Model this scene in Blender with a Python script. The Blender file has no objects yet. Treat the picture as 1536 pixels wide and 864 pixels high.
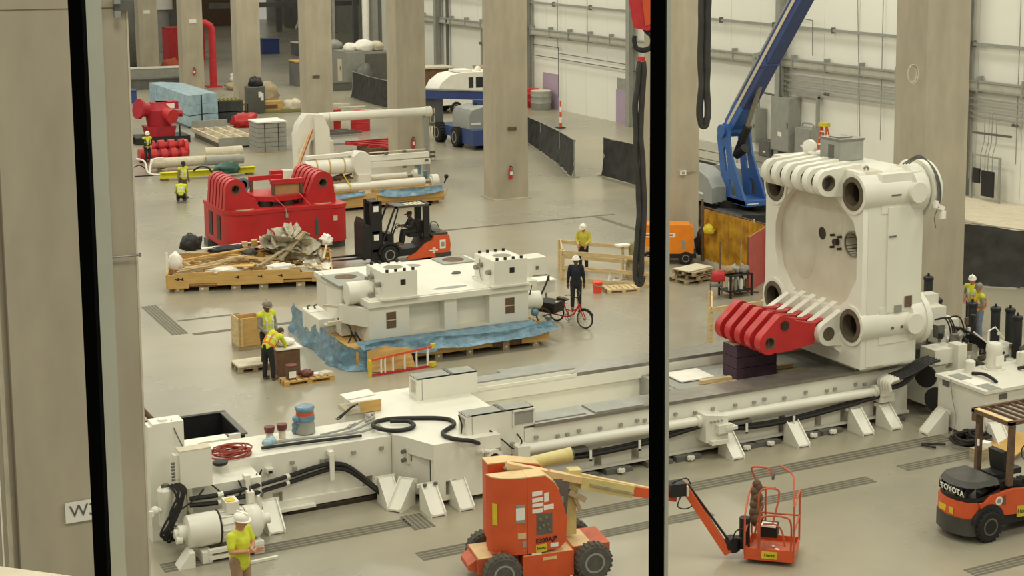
import bpy, bmesh, math, random
from mathutils import Vector, Matrix, Euler, noise
from mathutils.geometry import delaunay_2d_cdt
random.seed(7)
PI = math.pi
sc = bpy.context.scene
col = sc.collection

# ---------------------------------------------------------------- camera, world, lights, exposure
cam_data = bpy.data.cameras.new('camera')
cam_data.sensor_width = 36.0
cam_data.lens = 2390.0 / 1536.0 * 36.0
cam_data.shift_x = -152.0 / 1536.0
cam_data.shift_y = -201.0 / 1536.0
cam_data.clip_end = 600
cam = bpy.data.objects.new('camera', cam_data)
cam.location = (0, 0, 12.5)
cam.rotation_euler = (PI / 2 - math.atan2(331, 2390), 0, -math.atan2(1326, 2413))
col.objects.link(cam)
sc.camera = cam

world = bpy.data.worlds.new('world')
sc.world = world
world.use_nodes = True
wbg = world.node_tree.nodes['Background']
wbg.inputs['Color'].default_value = (1.0, 0.955, 0.825, 1)
wbg.inputs['Strength'].default_value = 0.40

def area_lamp(x, y, z, sx, sy, power):
    d = bpy.data.lights.new('bay_or_fill_lamp', 'AREA')
    d.shape = 'RECTANGLE'; d.size = sx; d.size_y = sy
    d.energy = power; d.color = (1.0, 0.95, 0.815)
    o = bpy.data.objects.new('bay_or_fill_lamp', d)
    o.location = (x, y, z)
    col.objects.link(o)
LAMP_W = 1200
for ly in (6, 24, 44, 64, 84, 104, 124):  # the first row is added fill for faces turned toward the camera
    for lx in (2, 17, 32, 45):
        area_lamp(lx, ly, 21, 3.0, 6.0, LAMP_W)
for ly in (40, 64, 88, 112):  # extra fill row, added only to brighten the column sides
    area_lamp(-14, ly, 20, 3.0, 6.0, LAMP_W * 1.3)
for ly in (150, 178):
    for lx in (10, 30):
        area_lamp(lx, ly, 21, 3.0, 6.0, LAMP_W * 0.5)

sc.view_settings.view_transform = 'Standard'
sc.view_settings.look = 'None'
sc.view_settings.gamma = 1.0
sc.view_settings.use_curve_mapping = False
sc.view_settings.exposure = 0.0

# ---------------------------------------------------------------- materials
def lin(c):
    c /= 255.0
    return c / 12.92 if c <= 0.04045 else ((c + 0.055) / 1.055) ** 2.4

MATS = {}
def mat(name, rgb, rough=0.5, metal=0.0, var=0.10, scale=3.0, bump=0.0, spec=0.4, streak=None, coat=0.0):
    """a procedural paint, metal, wood or concrete: colour varied by noise, optional fine relief"""
    m = bpy.data.materials.new(name); m.use_nodes = True
    nt = m.node_tree; b = nt.nodes['Principled BSDF']
    b.inputs['Roughness'].default_value = rough
    b.inputs['Metallic'].default_value = metal
    b.inputs['Specular IOR Level'].default_value = spec
    if coat: b.inputs['Coat Weight'].default_value = coat
    base = [lin(v) for v in rgb]
    tc = nt.nodes.new('ShaderNodeTexCoord')
    mp = nt.nodes.new('ShaderNodeMapping')
    nt.links.new(tc.outputs['Object'], mp.inputs['Vector'])
    if streak: mp.inputs['Scale'].default_value = streak
    nz = nt.nodes.new('ShaderNodeTexNoise')
    nz.inputs['Scale'].default_value = scale; nz.inputs['Detail'].default_value = 6; nz.inputs['Roughness'].default_value = 0.6
    nt.links.new(mp.outputs['Vector'], nz.inputs['Vector'])
    r = nt.nodes.new('ShaderNodeValToRGB')
    r.color_ramp.elements[0].position = 0.3; r.color_ramp.elements[1].position = 0.7
    r.color_ramp.elements[0].color = [max(0, v * (1 - var)) for v in base] + [1]
    r.color_ramp.elements[1].color = [min(1, v * (1 + var)) for v in base] + [1]
    nt.links.new(nz.outputs['Fac'], r.inputs['Fac'])
    nt.links.new(r.outputs['Color'], b.inputs['Base Color'])
    if bump:
        bp = nt.nodes.new('ShaderNodeBump'); bp.inputs['Strength'].default_value = bump; bp.inputs['Distance'].default_value = 0.05
        nt.links.new(nz.outputs['Fac'], bp.inputs['Height']); nt.links.new(bp.outputs['Normal'], b.inputs['Normal'])
    MATS[name] = m
    return m

WHITE = mat('white_paint', (226, 223, 210), 0.35, var=0.05, scale=0.8, spec=0.5)
WALLW = mat('wall_panel_paint', (232, 230, 220), 0.6, var=0.03, scale=0.4)
CONC = mat('column_concrete', (176, 166, 146), 0.85, var=0.13, scale=1.3, bump=0.1, streak=(1, 1, 0.35))
CONCL = mat('column_concrete_pale', (186, 178, 158), 0.85, var=0.10, scale=1.3, bump=0.1, streak=(1, 1, 0.35))
LEDGE = mat('ledge_concrete', (205, 195, 172), 0.85, var=0.12, scale=4, bump=0.1)
STEEL = mat('brushed_steel', (150, 146, 138), 0.35, metal=0.7, var=0.15, scale=4)
GREYM = mat('grey_metal_paint', (150, 150, 142), 0.45, var=0.10, scale=3)
GREYD = mat('dark_grey_paint', (98, 97, 91), 0.5, var=0.15, scale=3)
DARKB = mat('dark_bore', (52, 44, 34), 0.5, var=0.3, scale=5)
BLACK = mat('black_paint', (34, 34, 34), 0.5, var=0.2, scale=3)
FRAMEB = mat('window_frame_black', (3, 3, 3), 0.9, var=0.1, spec=0.05)
FRAMEG = mat('window_frame_aluminium', (172, 172, 158), 0.5, metal=0.0, var=0.05)
RUBBER = mat('rubber', (38, 37, 35), 0.8, var=0.2, scale=6)
TYREG = mat('dusty_tyre', (88, 86, 78), 0.9, var=0.25, scale=5)
HOSE = mat('black_hose', (33, 31, 28), 0.55, var=0.2, scale=8)
RED = mat('red_paint', (188, 40, 42), 0.4, var=0.12, scale=1.5, spec=0.5)
REDF = mat('faded_red_paint', (190, 48, 52), 0.5, var=0.15, scale=3)
ORANGE = mat('orange_paint', (212, 88, 44), 0.4, var=0.10, scale=2.5, spec=0.5)
ORANGED = mat('dusty_orange_paint', (190, 92, 60), 0.55, var=0.2, scale=5)
CREAM = mat('cream_paint', (206, 190, 128), 0.45, var=0.12, scale=3)
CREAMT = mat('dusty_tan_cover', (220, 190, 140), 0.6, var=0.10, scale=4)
BLUE = mat('blue_paint', (56, 98, 164), 0.4, var=0.10, scale=2.5, spec=0.5)
BLUED = mat('dark_blue_paint', (58, 74, 124), 0.45, var=0.12, scale=2.5)
COVER = mat('grey_plastic_cover', (150, 152, 148), 0.5, var=0.06, scale=2)
WOOD = mat('pale_wood', (204, 180, 136), 0.8, var=0.22, scale=3, streak=(1, 1, 6))
WOODY = mat('yellow_plywood', (198, 160, 96), 0.75, var=0.16, scale=2.5, streak=(0.6, 0.6, 5))
WOODG = mat('weathered_wood', (168, 152, 122), 0.85, var=0.25, scale=3, streak=(1, 1, 5))
WOODD = mat('brown_wood', (112, 84, 62), 0.8, var=0.25, scale=3)
CARD = mat('cardboard', (176, 138, 92), 0.85, var=0.08, scale=4)
PURPLE = mat('purple_paint_block', (66, 44, 58), 0.6, var=0.2, scale=4)
LILAC = mat('lilac_door_paint', (172, 152, 172), 0.55, var=0.06)
TARP = mat('black_fabric', (58, 57, 54), 0.75, var=0.3, scale=2, bump=0.3)
BAGP = mat('black_plastic_bag', (44, 43, 45), 0.35, var=0.3, scale=8, bump=0.3)
WRAPB = mat('blue_film', (104, 138, 158), 0.25, var=0.3, scale=5, bump=0.5, spec=0.6)
WRAPP = mat('pale_blue_film', (160, 188, 202), 0.25, var=0.22, scale=2.5, bump=0.9, spec=0.6)
WRAPC = mat('clear_crumpled_film', (176, 166, 144), 0.25, var=0.3, scale=6, bump=0.6, spec=.6)
PAPER = mat('white_paper', (236, 232, 222), 0.8, var=0.06)
YELLOW = mat('yellow_paint', (214, 192, 52), 0.5, var=0.12, scale=4)
HIVIS = mat('hi_vis_yellow_cloth', (208, 214, 62), 0.8, var=0.12, scale=12)
HIVISO = mat('hi_vis_orange_cloth', (228, 126, 62), 0.8, var=0.12, scale=12)
SILVER = mat('reflective_tape', (210, 208, 190), 0.4, var=0.05)
SKIN = mat('skin', (196, 142, 112), 0.6, var=0.08, scale=10)
SKIND = mat('dark_skin', (110, 74, 54), 0.6, var=0.08, scale=10)
NAVY = mat('navy_cloth', (34, 36, 48), 0.85, var=0.2, scale=10)
DENIM = mat('denim', (110, 124, 146), 0.85, var=0.15, scale=12)
CLOTHD = mat('dark_cloth', (44, 42, 42), 0.85, var=0.2, scale=10)
CLOTHG = mat('grey_cloth', (140, 132, 122), 0.85, var=0.15, scale=10)
CLOTHT = mat('tan_cloth', (160, 132, 104), 0.85, var=0.12, scale=10)
OLIVE = mat('khaki_jacket_cloth', (128, 122, 74), 0.85, var=0.15, scale=10)
PURPC = mat('purple_cloth', (86, 62, 120), 0.85, var=0.15, scale=10)
HELMW = mat('white_hard_hat', (240, 236, 224), 0.3, var=0.03, spec=0.6)
HELMG = mat('grey_hard_hat', (140, 132, 116), 0.4, var=0.1)
HAIR = mat('brown_hair', (66, 50, 40), 0.7, var=0.2)
EYE = mat('eye_dark', (28, 24, 22), 0.4)
LIP = mat('lips', (164, 94, 84), 0.6)
GREEN = mat('green_paint', (60, 96, 84), 0.5, var=0.2)
MAROON = mat('maroon_lid_plastic', (112, 58, 54), 0.5, var=0.15)
CABLER = mat('red_cable', (150, 62, 48), 0.6, var=0.2)
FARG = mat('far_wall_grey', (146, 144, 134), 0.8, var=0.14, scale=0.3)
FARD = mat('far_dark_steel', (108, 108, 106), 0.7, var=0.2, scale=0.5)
GLASSD = mat('dark_glass', (40, 44, 46), 0.15, var=0.1, spec=0.7)
GRAPH = mat('charcoal_counterweight', (70, 68, 64), 0.5, var=0.2, scale=3)
RUST = mat('rusty_brown_steel', (106, 84, 66), 0.8, var=0.25, scale=5)
RECESS = mat('shaded_white_recess', (202, 195, 176), 0.5, var=0.10, scale=1.2)  # the platen's white paint with the recess shading mixed into its colour
BRONZE = mat('bronze_bush', (104, 93, 76), .45, metal=.3, var=.2, scale=5)

def amber():
    m = bpy.data.materials.new('amber_welding_vinyl'); m.use_nodes = True
    nt = m.node_tree; b = nt.nodes['Principled BSDF']
    nz = nt.nodes.new('ShaderNodeTexNoise'); nz.inputs['Scale'].default_value = 2.2
    tc = nt.nodes.new('ShaderNodeTexCoord'); nt.links.new(tc.outputs['Object'], nz.inputs['Vector'])
    r = nt.nodes.new('ShaderNodeValToRGB')
    r.color_ramp.elements[0].color = (lin(176), lin(126), lin(30), 1); r.color_ramp.elements[1].color = (lin(226), lin(176), lin(52), 1)
    r.color_ramp.elements[0].position = 0.35; r.color_ramp.elements[1].position = 0.65
    nt.links.new(nz.outputs['Fac'], r.inputs['Fac']); nt.links.new(r.outputs['Color'], b.inputs['Base Color'])
    b.inputs['Roughness'].default_value = 0.25; b.inputs['Transmission Weight'].default_value = 0.35
    return m
AMBER = amber()

def glass():
    m = bpy.data.materials.new('window_glass'); m.use_nodes = True
    nt = m.node_tree; nt.nodes.remove(nt.nodes['Principled BSDF'])
    t = nt.nodes.new('ShaderNodeBsdfTransparent'); t.inputs['Color'].default_value = (0.955, 0.965, 0.945, 1)
    nt.links.new(t.outputs[0], nt.nodes['Material Output'].inputs['Surface'])
    return m
GLASS = glass()

def floor_mat():
    m = bpy.data.materials.new('polished_concrete_floor'); m.use_nodes = True
    nt = m.node_tree; b = nt.nodes['Principled BSDF']
    tc = nt.nodes.new('ShaderNodeTexCoord')
    def nz(scale, detail, sx=1, sy=1):
        mp = nt.nodes.new('ShaderNodeMapping'); mp.inputs['Scale'].default_value = (sx, sy, 1)
        nt.links.new(tc.outputs['Object'], mp.inputs['Vector'])
        n = nt.nodes.new('ShaderNodeTexNoise'); n.inputs['Scale'].default_value = scale; n.inputs['Detail'].default_value = detail
        n.inputs['Roughness'].default_value = 0.62
        nt.links.new(mp.outputs['Vector'], n.inputs['Vector']); return n
    a = nz(0.09, 6); c = nz(0.9, 9, 0.5, 1.0)
    r1 = nt.nodes.new('ShaderNodeValToRGB')
    r1.color_ramp.elements[0].position = 0.36; r1.color_ramp.elements[1].position = 0.62
    r1.color_ramp.elements[0].color = (lin(146), lin(141), lin(126), 1)
    r1.color_ramp.elements[1].color = (lin(168), lin(160), lin(138), 1)
    nt.links.new(a.outputs['Fac'], r1.inputs['Fac'])
    r2 = nt.nodes.new('ShaderNodeValToRGB')
    r2.color_ramp.elements[0].position = 0.3; r2.color_ramp.elements[1].position = 0.7
    r2.color_ramp.elements[0].color = (0.90, 0.90, 0.905, 1); r2.color_ramp.elements[1].color = (1.0, 1.0, 1.0, 1)
    nt.links.new(c.outputs['Fac'], r2.inputs['Fac'])
    mx = nt.nodes.new('ShaderNodeMix'); mx.data_type = 'RGBA'; mx.blend_type = 'MULTIPLY'; mx.inputs[0].default_value = 1
    nt.links.new(r1.outputs['Color'], mx.inputs[6]); nt.links.new(r2.outputs['Color'], mx.inputs[7])
    nt.links.new(mx.outputs[2], b.inputs['Base Color'])
    mr = nt.nodes.new('ShaderNodeMapRange'); mr.inputs['To Min'].default_value = 0.22; mr.inputs['To Max'].default_value = 0.34
    nt.links.new(a.outputs['Fac'], mr.inputs['Value']); nt.links.new(mr.outputs[0], b.inputs['Roughness'])
    b.inputs['Specular IOR Level'].default_value = 0.5
    return m
FLOORM = floor_mat()

# ---------------------------------------------------------------- mesh helpers
def _basis(d):
    d = Vector(d).normalized()
    a = Vector((0, 0, 1)) if abs(d.z) < 0.95 else Vector((1, 0, 0))
    u = d.cross(a).normalized(); v = u.cross(d).normalized()
    return d, u, v

class MB:
    """collects boxes, prisms, tubes and turned shapes; build() links them as ONE mesh object"""
    def __init__(s): s.v = []; s.f = []; s.M = None
    def add(s, vs, fs):
        n = len(s.v)
        if s.M is not None: vs = [s.M @ Vector(p) for p in vs]
        s.v += [tuple(p) for p in vs]; s.f += [tuple(i + n for i in f) for f in fs]
        return s
    def box(s, x0, y0, z0, x1, y1, z1):
        return s.add([(x0,y0,z0),(x1,y0,z0),(x1,y1,z0),(x0,y1,z0),(x0,y0,z1),(x1,y0,z1),(x1,y1,z1),(x0,y1,z1)],
                     [(0,3,2,1),(4,5,6,7),(0,1,5,4),(1,2,6,5),(2,3,7,6),(3,0,4,7)])
    def bx(s, cx, cy, cz, sx, sy, sz, rz=0, rx=0, ry=0):
        R = Euler((rx, ry, rz)).to_matrix(); c = Vector((cx, cy, cz))
        vs = [c + R @ Vector((a*sx/2, b*sy/2, d*sz/2)) for d in (-1, 1) for a, b in ((-1,-1),(1,-1),(1,1),(-1,1))]
        return s.add(vs, [(0,3,2,1),(4,5,6,7),(0,1,5,4),(1,2,6,5),(2,3,7,6),(3,0,4,7)])
    def bar(s, p, q, w, h, up=(0, 0, 1)):
        """a straight square bar from p to q"""
        p, q = Vector(p), Vector(q); d = (q - p).normalized(); up = Vector(up)
        if abs(d.dot(up)) > 0.97: up = Vector((1, 0, 0))
        u = d.cross(up).normalized(); v = u.cross(d).normalized()
        vs = [e + u*a*w/2 + v*b*h/2 for e in (p, q) for a, b in ((-1,-1),(1,-1),(1,1),(-1,1))]
        return s.add(vs, [(0,3,2,1),(4,5,6,7),(0,1,5,4),(1,2,6,5),(2,3,7,6),(3,0,4,7)])
    def cyl(s, p, q, r, r2=None, n=16, caps=True):
        p, q = Vector(p), Vector(q); r2 = r if r2 is None else r2
        d, u, v = _basis(q - p)
        vs = []
        for c, rr in ((p, r), (q, r2)):
            vs += [c + (u*math.cos(2*PI*i/n) + v*math.sin(2*PI*i/n))*rr for i in range(n)]
        fs = [(i, (i+1) % n, n + (i+1) % n, n + i) for i in range(n)]
        if caps: fs += [tuple(range(n-1, -1, -1)), tuple(range(n, 2*n))]
        return s.add(vs, fs)
    def ring(s, p, q, ro, ri, n=24):
        """a pipe with wall thickness from p to q"""
        p, q = Vector(p), Vector(q); d, u, v = _basis(q - p); vs = []
        for c, rr in ((p, ro), (q, ro), (q, ri), (p, ri)):
            vs += [c + (u*math.cos(2*PI*i/n) + v*math.sin(2*PI*i/n))*rr for i in range(n)]
        fs = []
        for k in range(4):
            a, b = k*n, ((k+1) % 4)*n
            fs += [(a+i, a+(i+1) % n, b+(i+1) % n, b+i) for i in range(n)]
        return s.add(vs, fs)
    def lathe(s, prof, p, d, n=20):
        """turn (distance along d, radius) pairs about the axis through p"""
        p = Vector(p); d, u, v = _basis(d); vs = []
        for t, r in prof:
            vs += [p + d*t + (u*math.cos(2*PI*i/n) + v*math.sin(2*PI*i/n))*max(r, 1e-4) for i in range(n)]
        m = len(prof)
        fs = [(k*n+i, k*n+(i+1) % n, (k+1)*n+(i+1) % n, (k+1)*n+i) for k in range(m-1) for i in range(n)]
        fs += [tuple(range(n-1, -1, -1)), tuple(range((m-1)*n, m*n))]
        return s.add(vs, fs)
    def tube(s, pts, r, n=6, smooth=True, rs=None):
        pts = [Vector(p) for p in pts]
        if smooth and len(pts) > 2: pts = curve_pts(pts)
        m = len(pts); vs = []; pu = None
        for i, p in enumerate(pts):
            d = (pts[min(i+1, m-1)] - pts[max(i-1, 0)]).normalized()
            if pu is None: _, u, v = _basis(d)
            else:
                u = (pu - d*pu.dot(d)).normalized(); v = u.cross(d)
            pu = u; rr = r if rs is None else rs[0] + (rs[1]-rs[0])*i/(m-1)
            vs += [p + (u*math.cos(2*PI*k/n) + v*math.sin(2*PI*k/n))*rr for k in range(n)]
        fs = [(k*n+i, k*n+(i+1) % n, (k+1)*n+(i+1) % n, (k+1)*n+i) for k in range(m-1) for i in range(n)]
        fs += [tuple(range(n-1, -1, -1)), tuple(range((m-1)*n, m*n))]
        return s.add(vs, fs)
    def prism(s, pts, a0, a1, axis='y', holes=()):
        """extrude a 2-D outline (with optional holes) along an axis"""
        def P(p, a): return {'x': (a, p[0], p[1]), 'y': (p[0], a, p[1]), 'z': (p[0], p[1], a)}[axis]
        n = len(pts)
        if not holes:
            return s.add([P(p, a0) for p in pts] + [P(p, a1) for p in pts],
                         [tuple(range(n-1, -1, -1)), tuple(range(n, 2*n))] + [(i, (i+1) % n, n+(i+1) % n, n+i) for i in range(n)])
        loops = [list(pts)] + [list(h) for h in holes]
        V = []; E = []
        for L in loops:
            k = len(V); V += [Vector(p) for p in L]; E += [(k+i, k+(i+1) % len(L)) for i in range(len(L))]
        ov, oe, of, *_ = delaunay_2d_cdt(V, E, [], 1, 1e-6)
        def inside(p, L):
            c = False; j = len(L)-1
            for i in range(len(L)):
                (xi, yi), (xj, yj) = L[i][:2], L[j][:2]
                if (yi > p[1]) != (yj > p[1]) and p[0] < (xj-xi)*(p[1]-yi)/(yj-yi)+xi: c = not c
                j = i
            return c
        keep = []
        for f in of:
            c = sum((ov[i] for i in f), Vector((0, 0)))/len(f)
            if inside(c, loops[0]) and not any(inside(c, h) for h in loops[1:]): keep.append(tuple(f))
        N = len(ov)
        vs = [P(p, a0) for p in ov] + [P(p, a1) for p in ov]
        fs = [tuple(reversed(f)) for f in keep] + [tuple(i+N for i in f) for f in keep]
        s.add(vs, fs)
        for L in loops:
            m = len(L)
            s.add([P(p, a0) for p in L] + [P(p, a1) for p in L], [(i, (i+1) % m, m+(i+1) % m, m+i) for i in range(m)])
        return s
    def ball(s, c, r, n=10, m=7, sc3=(1, 1, 1)):
        c = Vector(c); vs = [c + Vector((0, 0, -r*sc3[2]))]
        for j in range(1, m):
            t = -PI/2 + PI*j/m
            vs += [c + Vector((math.cos(t)*math.cos(2*PI*i/n)*r*sc3[0], math.cos(t)*math.sin(2*PI*i/n)*r*sc3[1], math.sin(t)*r*sc3[2])) for i in range(n)]
        vs.append(c + Vector((0, 0, r*sc3[2]))); L = len(vs)-1
        fs = [(0, 1+(i+1) % n, 1+i) for i in range(n)]
        for j in range(m-2):
            a = 1+j*n
            fs += [(a+i, a+(i+1) % n, a+n+(i+1) % n, a+n+i) for i in range(n)]
        a = 1+(m-2)*n
        fs += [(a+i, a+(i+1) % n, L) for i in range(n)]
        return s.add(vs, fs)
    def pocket(s, u0, v0, u1, v1, holes, at, depth, axis='y', back=True):
        """a wall face at 'at' with rectangular recesses of a given depth (depth sign gives the way in)"""
        us = sorted({u0, u1, *[h[0] for h in holes], *[h[2] for h in holes]}); vs_ = sorted({v0, v1, *[h[1] for h in holes], *[h[3] for h in holes]})
        def P(u, v, a): return {'x': (a, u, v), 'y': (u, a, v), 'z': (u, v, a)}[axis]
        for i in range(len(us)-1):
            for j in range(len(vs_)-1):
                cu, cv = (us[i]+us[i+1])/2, (vs_[j]+vs_[j+1])/2
                if not any(h[0] < cu < h[2] and h[1] < cv < h[3] for h in holes):
                    s.add([P(us[i], vs_[j], at), P(us[i+1], vs_[j], at), P(us[i+1], vs_[j+1], at), P(us[i], vs_[j+1], at)], [(0, 1, 2, 3)])
        for h in holes:
            a, b = at, at+depth
            q = [(h[0], h[1]), (h[2], h[1]), (h[2], h[3]), (h[0], h[3])]
            s.add([P(*p, a) for p in q] + [P(*p, b) for p in q], [(i, (i+1) % 4, 4+(i+1) % 4, 4+i) for i in range(4)] + ([(4, 5, 6, 7)] if back else []))
        return s
    def mesh(s, name, m, ang=38, recalc=True):
        me = bpy.data.meshes.new(name)
        me.from_pydata(s.v, [], s.f)
        if recalc:
            bm = bmesh.new(); bm.from_mesh(me)
            bmesh.ops.recalc_face_normals(bm, faces=bm.faces); bm.to_mesh(me); bm.free()
        me.polygons.foreach_set('use_smooth', [True]*len(me.polygons))
        me.set_sharp_from_angle(angle=math.radians(ang))
        if m is not None: me.materials.append(m)
        return me
    def build(s, name, m, parent=None, local=True, ang=38, recalc=True):
        """parent given: the numbers are in the parent's own frame; local=False: they are world numbers (parents are unrotated then)"""
        if parent is not None and not local:
            off = wloc(parent); s.v = [(a-off[0], b-off[1], c-off[2]) for a, b, c in s.v]
        o = bpy.data.objects.new(name, s.mesh(name, m, ang, recalc))
        col.objects.link(o)
        if parent is not None: o.parent = parent
        return o

def curve_pts(pts, k=5):
    out = []
    n = len(pts)
    for i in range(n-1):
        p0, p1, p2, p3 = pts[max(i-1, 0)], pts[i], pts[i+1], pts[min(i+2, n-1)]
        for j in range(k):
            t = j/k
            out.append(0.5*((2*p1) + (p2-p0)*t + (2*p0-5*p1+4*p2-p3)*t*t + (3*p1-p0-3*p2+p3)*t**3))
    out.append(pts[-1])
    return out

def wloc(o):
    v = Vector((0, 0, 0))
    while o is not None:
        v += o.location; o = o.parent
    return v

def circ(cx, cy, r, n=20, a0=0.0, a1=2*PI, ends=False):
    k = n if not ends else n-1
    return [(cx + r*math.cos(a0+(a1-a0)*i/k), cy + r*math.sin(a0+(a1-a0)*i/k)) for i in range(n)]

def tag(o, label, cat, group=None, kind=None):
    o['label'] = label; o['category'] = cat
    if group: o['group'] = group
    if kind: o['kind'] = kind
    return o

def thing(name, label, cat, loc=(0, 0, 0), rotz=0.0, group=None):
    o = bpy.data.objects.new(name, None); col.objects.link(o)
    o.empty_display_size = 0.2
    o.location = loc; o.rotation_euler = (0, 0, rotz)
    return tag(o, label, cat, group)

def struct(o, label=None):
    o['kind'] = 'structure'
    if label: o['label'] = label
    return o

def kids(o): return [c for c in bpy.data.objects if c.parent == o]
CH = {}
def dup(root, loc, rotz=0.0, label=None):
    """a copy of a thing with copies of its parts and sub-parts"""
    def rec(o, parent):
        c = o.copy(); col.objects.link(c)
        if parent is not None: c.parent = parent
        for ch in o.children: rec(ch, c)
        return c
    r = rec(root, None)
    r.location = loc; r.rotation_euler = (root.rotation_euler[0], root.rotation_euler[1], rotz)
    if label: r['label'] = label
    return r

def lettering(body, size, loc, rot, m, parent, name='lettering', bold=0.0, align='CENTER'):
    c = bpy.data.curves.new(name, 'FONT'); c.body = body; c.size = size; c.extrude = 0.003; c.offset = bold
    c.align_x = align; c.align_y = 'CENTER'; c.resolution_u = 3
    c.materials.append(m)
    t = bpy.data.objects.new(name, c); col.objects.link(t)
    bpy.context.view_layer.update()
    me = bpy.data.meshes.new_from_object(t.evaluated_get(bpy.context.evaluated_depsgraph_get()))
    bpy.data.objects.remove(t); bpy.data.curves.remove(c)
    o = bpy.data.objects.new(name, me); col.objects.link(o)
    o.parent = parent; o.location = loc; o.rotation_euler = rot
    return o

# ---------------------------------------------------------------- the hall
fl = MB(); fl.add([(-30, 2, 0), (80, 2, 0), (80, 230, 0), (-30, 230, 0)], [(0, 1, 2, 3)])
struct(fl.build('floor', FLOORM), 'polished concrete hall floor')

WX = 51.2
wall = struct(bpy.data.objects.new('wall_right', None), 'long white panelled wall with conduits'); col.objects.link(wall)
wall.location = (WX, 30, 0)
pm = MB(); pm.box(0.0, 0.012, 0, 0.25, 3.036, 16)
pme = pm.mesh('wall_panel', WALLW)
for i in range(36):
    o = bpy.data.objects.new('wall_panel', pme); col.objects.link(o); o.parent = wall; o.location = (0, -3.05 + i*3.048, 0)
bk = MB(); bk.box(0.26, -4, 0, 0.3, 108, 16); bk.build('wall_backing', GREYM, wall)
# the far, unlit end of the hall
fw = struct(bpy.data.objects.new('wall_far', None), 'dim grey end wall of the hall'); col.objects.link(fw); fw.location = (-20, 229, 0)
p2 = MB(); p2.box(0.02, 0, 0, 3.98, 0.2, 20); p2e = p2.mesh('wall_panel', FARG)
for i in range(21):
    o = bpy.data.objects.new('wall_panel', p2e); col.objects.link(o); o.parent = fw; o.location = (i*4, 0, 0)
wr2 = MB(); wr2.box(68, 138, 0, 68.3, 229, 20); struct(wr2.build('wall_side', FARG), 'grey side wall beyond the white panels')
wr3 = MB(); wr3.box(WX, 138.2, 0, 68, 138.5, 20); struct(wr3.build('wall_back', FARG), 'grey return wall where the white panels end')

# concrete columns, one row
def column(x, y, w, d, z1=20.0, label=None, zoff=0):
    c = struct(bpy.data.objects.new('column', None), label); col.objects.link(c); c.location = (x, y, 0)
    b = MB(); b.box(0, 0.004, 0, w, d, z1); b.build('shaft', CONC, c)
    b = MB(); b.box(-0.12, -0.12, 0, w+0.12, d+0.12, 0.05); b.build('grout_pad', CONCL, c)
    return c
CX0 = 30.9
COLY = [(36.9, 'concrete column behind the white platen'), (52.3, 'concrete column beside the orange generator'), (67.65, 'concrete column with a fire extinguisher near its foot'),
        (80.4, 'concrete column behind the white cylinders'), (95.8, 'concrete column behind the white bent arm'), (111.35, 'concrete column behind the grey bag'),
        (127.2, 'concrete column beside the red standpipe'), (142.6, 'concrete column furthest along the row')]
for y, lb in COLY: column(CX0, y, 1.65, 1.45, label=lb)

# near column with its sign
c3 = struct(bpy.data.objects.new('column', None), 'near concrete column carrying the white sign'); col.objects.link(c3)
pA = (2.54, 19.20, 6.29); pB = (4.04, 19.20, 6.04)
c3.location = (pA[0], 19.2, 0)
wA = pB[0] - pA[0]
zj = (3.06, 19.20, 11.63)[2]
b = MB(); b.box(0, 0, 0, wA, 1.5, zj - 0.012); b.box(0, 0, zj + 0.012, wA, 1.5, 20); b.box(0.02, 0.02, zj-0.02, wA-0.02, 1.48, zj+0.02); b.build('shaft', CONC, c3)
b = MB(); b.box(-0.30, 0.25, 0, -0.17, 0.5, 20); b.build('corner_pipe', CONCL, c3)
b = MB(); b.box(-0.12, 0.1, 0, -0.07, 0.2, 20); b.build('corner_conduit', LEDGE, c3)
b = MB(); b.box(wA-0.022, -0.006, 0, wA, 0.02, 20); b.build('corner_edge', LEDGE, c3)
# thin conduit up its face
u = MB(); u.cyl((3.72, 19.17, 11.73), (3.73, 19.17, 8.68), 0.012, n=8); u.cyl((3.73, 19.17, 8.68), (3.73, 19.17, 7.76), 0.006, n=6)
u.build('face_conduit', GREYM, c3, local=False)

# white sign on the column
sg = thing('wall_sign', 'white rectangular sign reading W3 on the near concrete column', 'sign', (3.06, 19.17, 5.63))
q0 = (3.06, 19.17, 5.76); q1 = (3.05, 19.17, 5.51); 
sgh = q0[2] - q1[2]
b = MB(); b.box(0, -0.012, -sgh/2, 0.42, 0.012, sgh/2); b.build('sign_plate', PAPER, sg)
lettering('W3', 0.21, (0.045, -0.016, 0.005), (PI/2, 0, 0), GREYD, sg, align='LEFT')
# hose hook on the column corner
hk = thing('hose_hook', 'steel rod bracket sticking out of the near column', 'bracket', (3.70, 19.10, 8.70))
b = MB(); b.cyl((0, 0, 0), (0.34, -0.02, 0.0), 0.014, n=8); b.cyl((0.34, -0.02, -0.02), (0.34, -0.02, 0.03), 0.014, n=8); b.build('rod', STEEL, hk)
b = MB(); b.box(-0.03, 0.0, -0.05, 0.03, 0.1, 0.05); b.build('base_plate', GREYM, hk)
# small floodlight
fb = thing('emergency_light', 'small grey twin lamp box high on the near column', 'lamp', (3.99, 19.15, 11.67))
b = MB(); b.box(-0.12, -0.1, -0.06, 0.08, 0.04, 0.06); b.build('lamp_box', GREYD, fb)
for dz in (0.06, -0.1):
    b = MB(); b.bx(-0.11, -0.14, dz, 0.07, 0.06, 0.08); b.build('lamp_head', COVER, fb)

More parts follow.
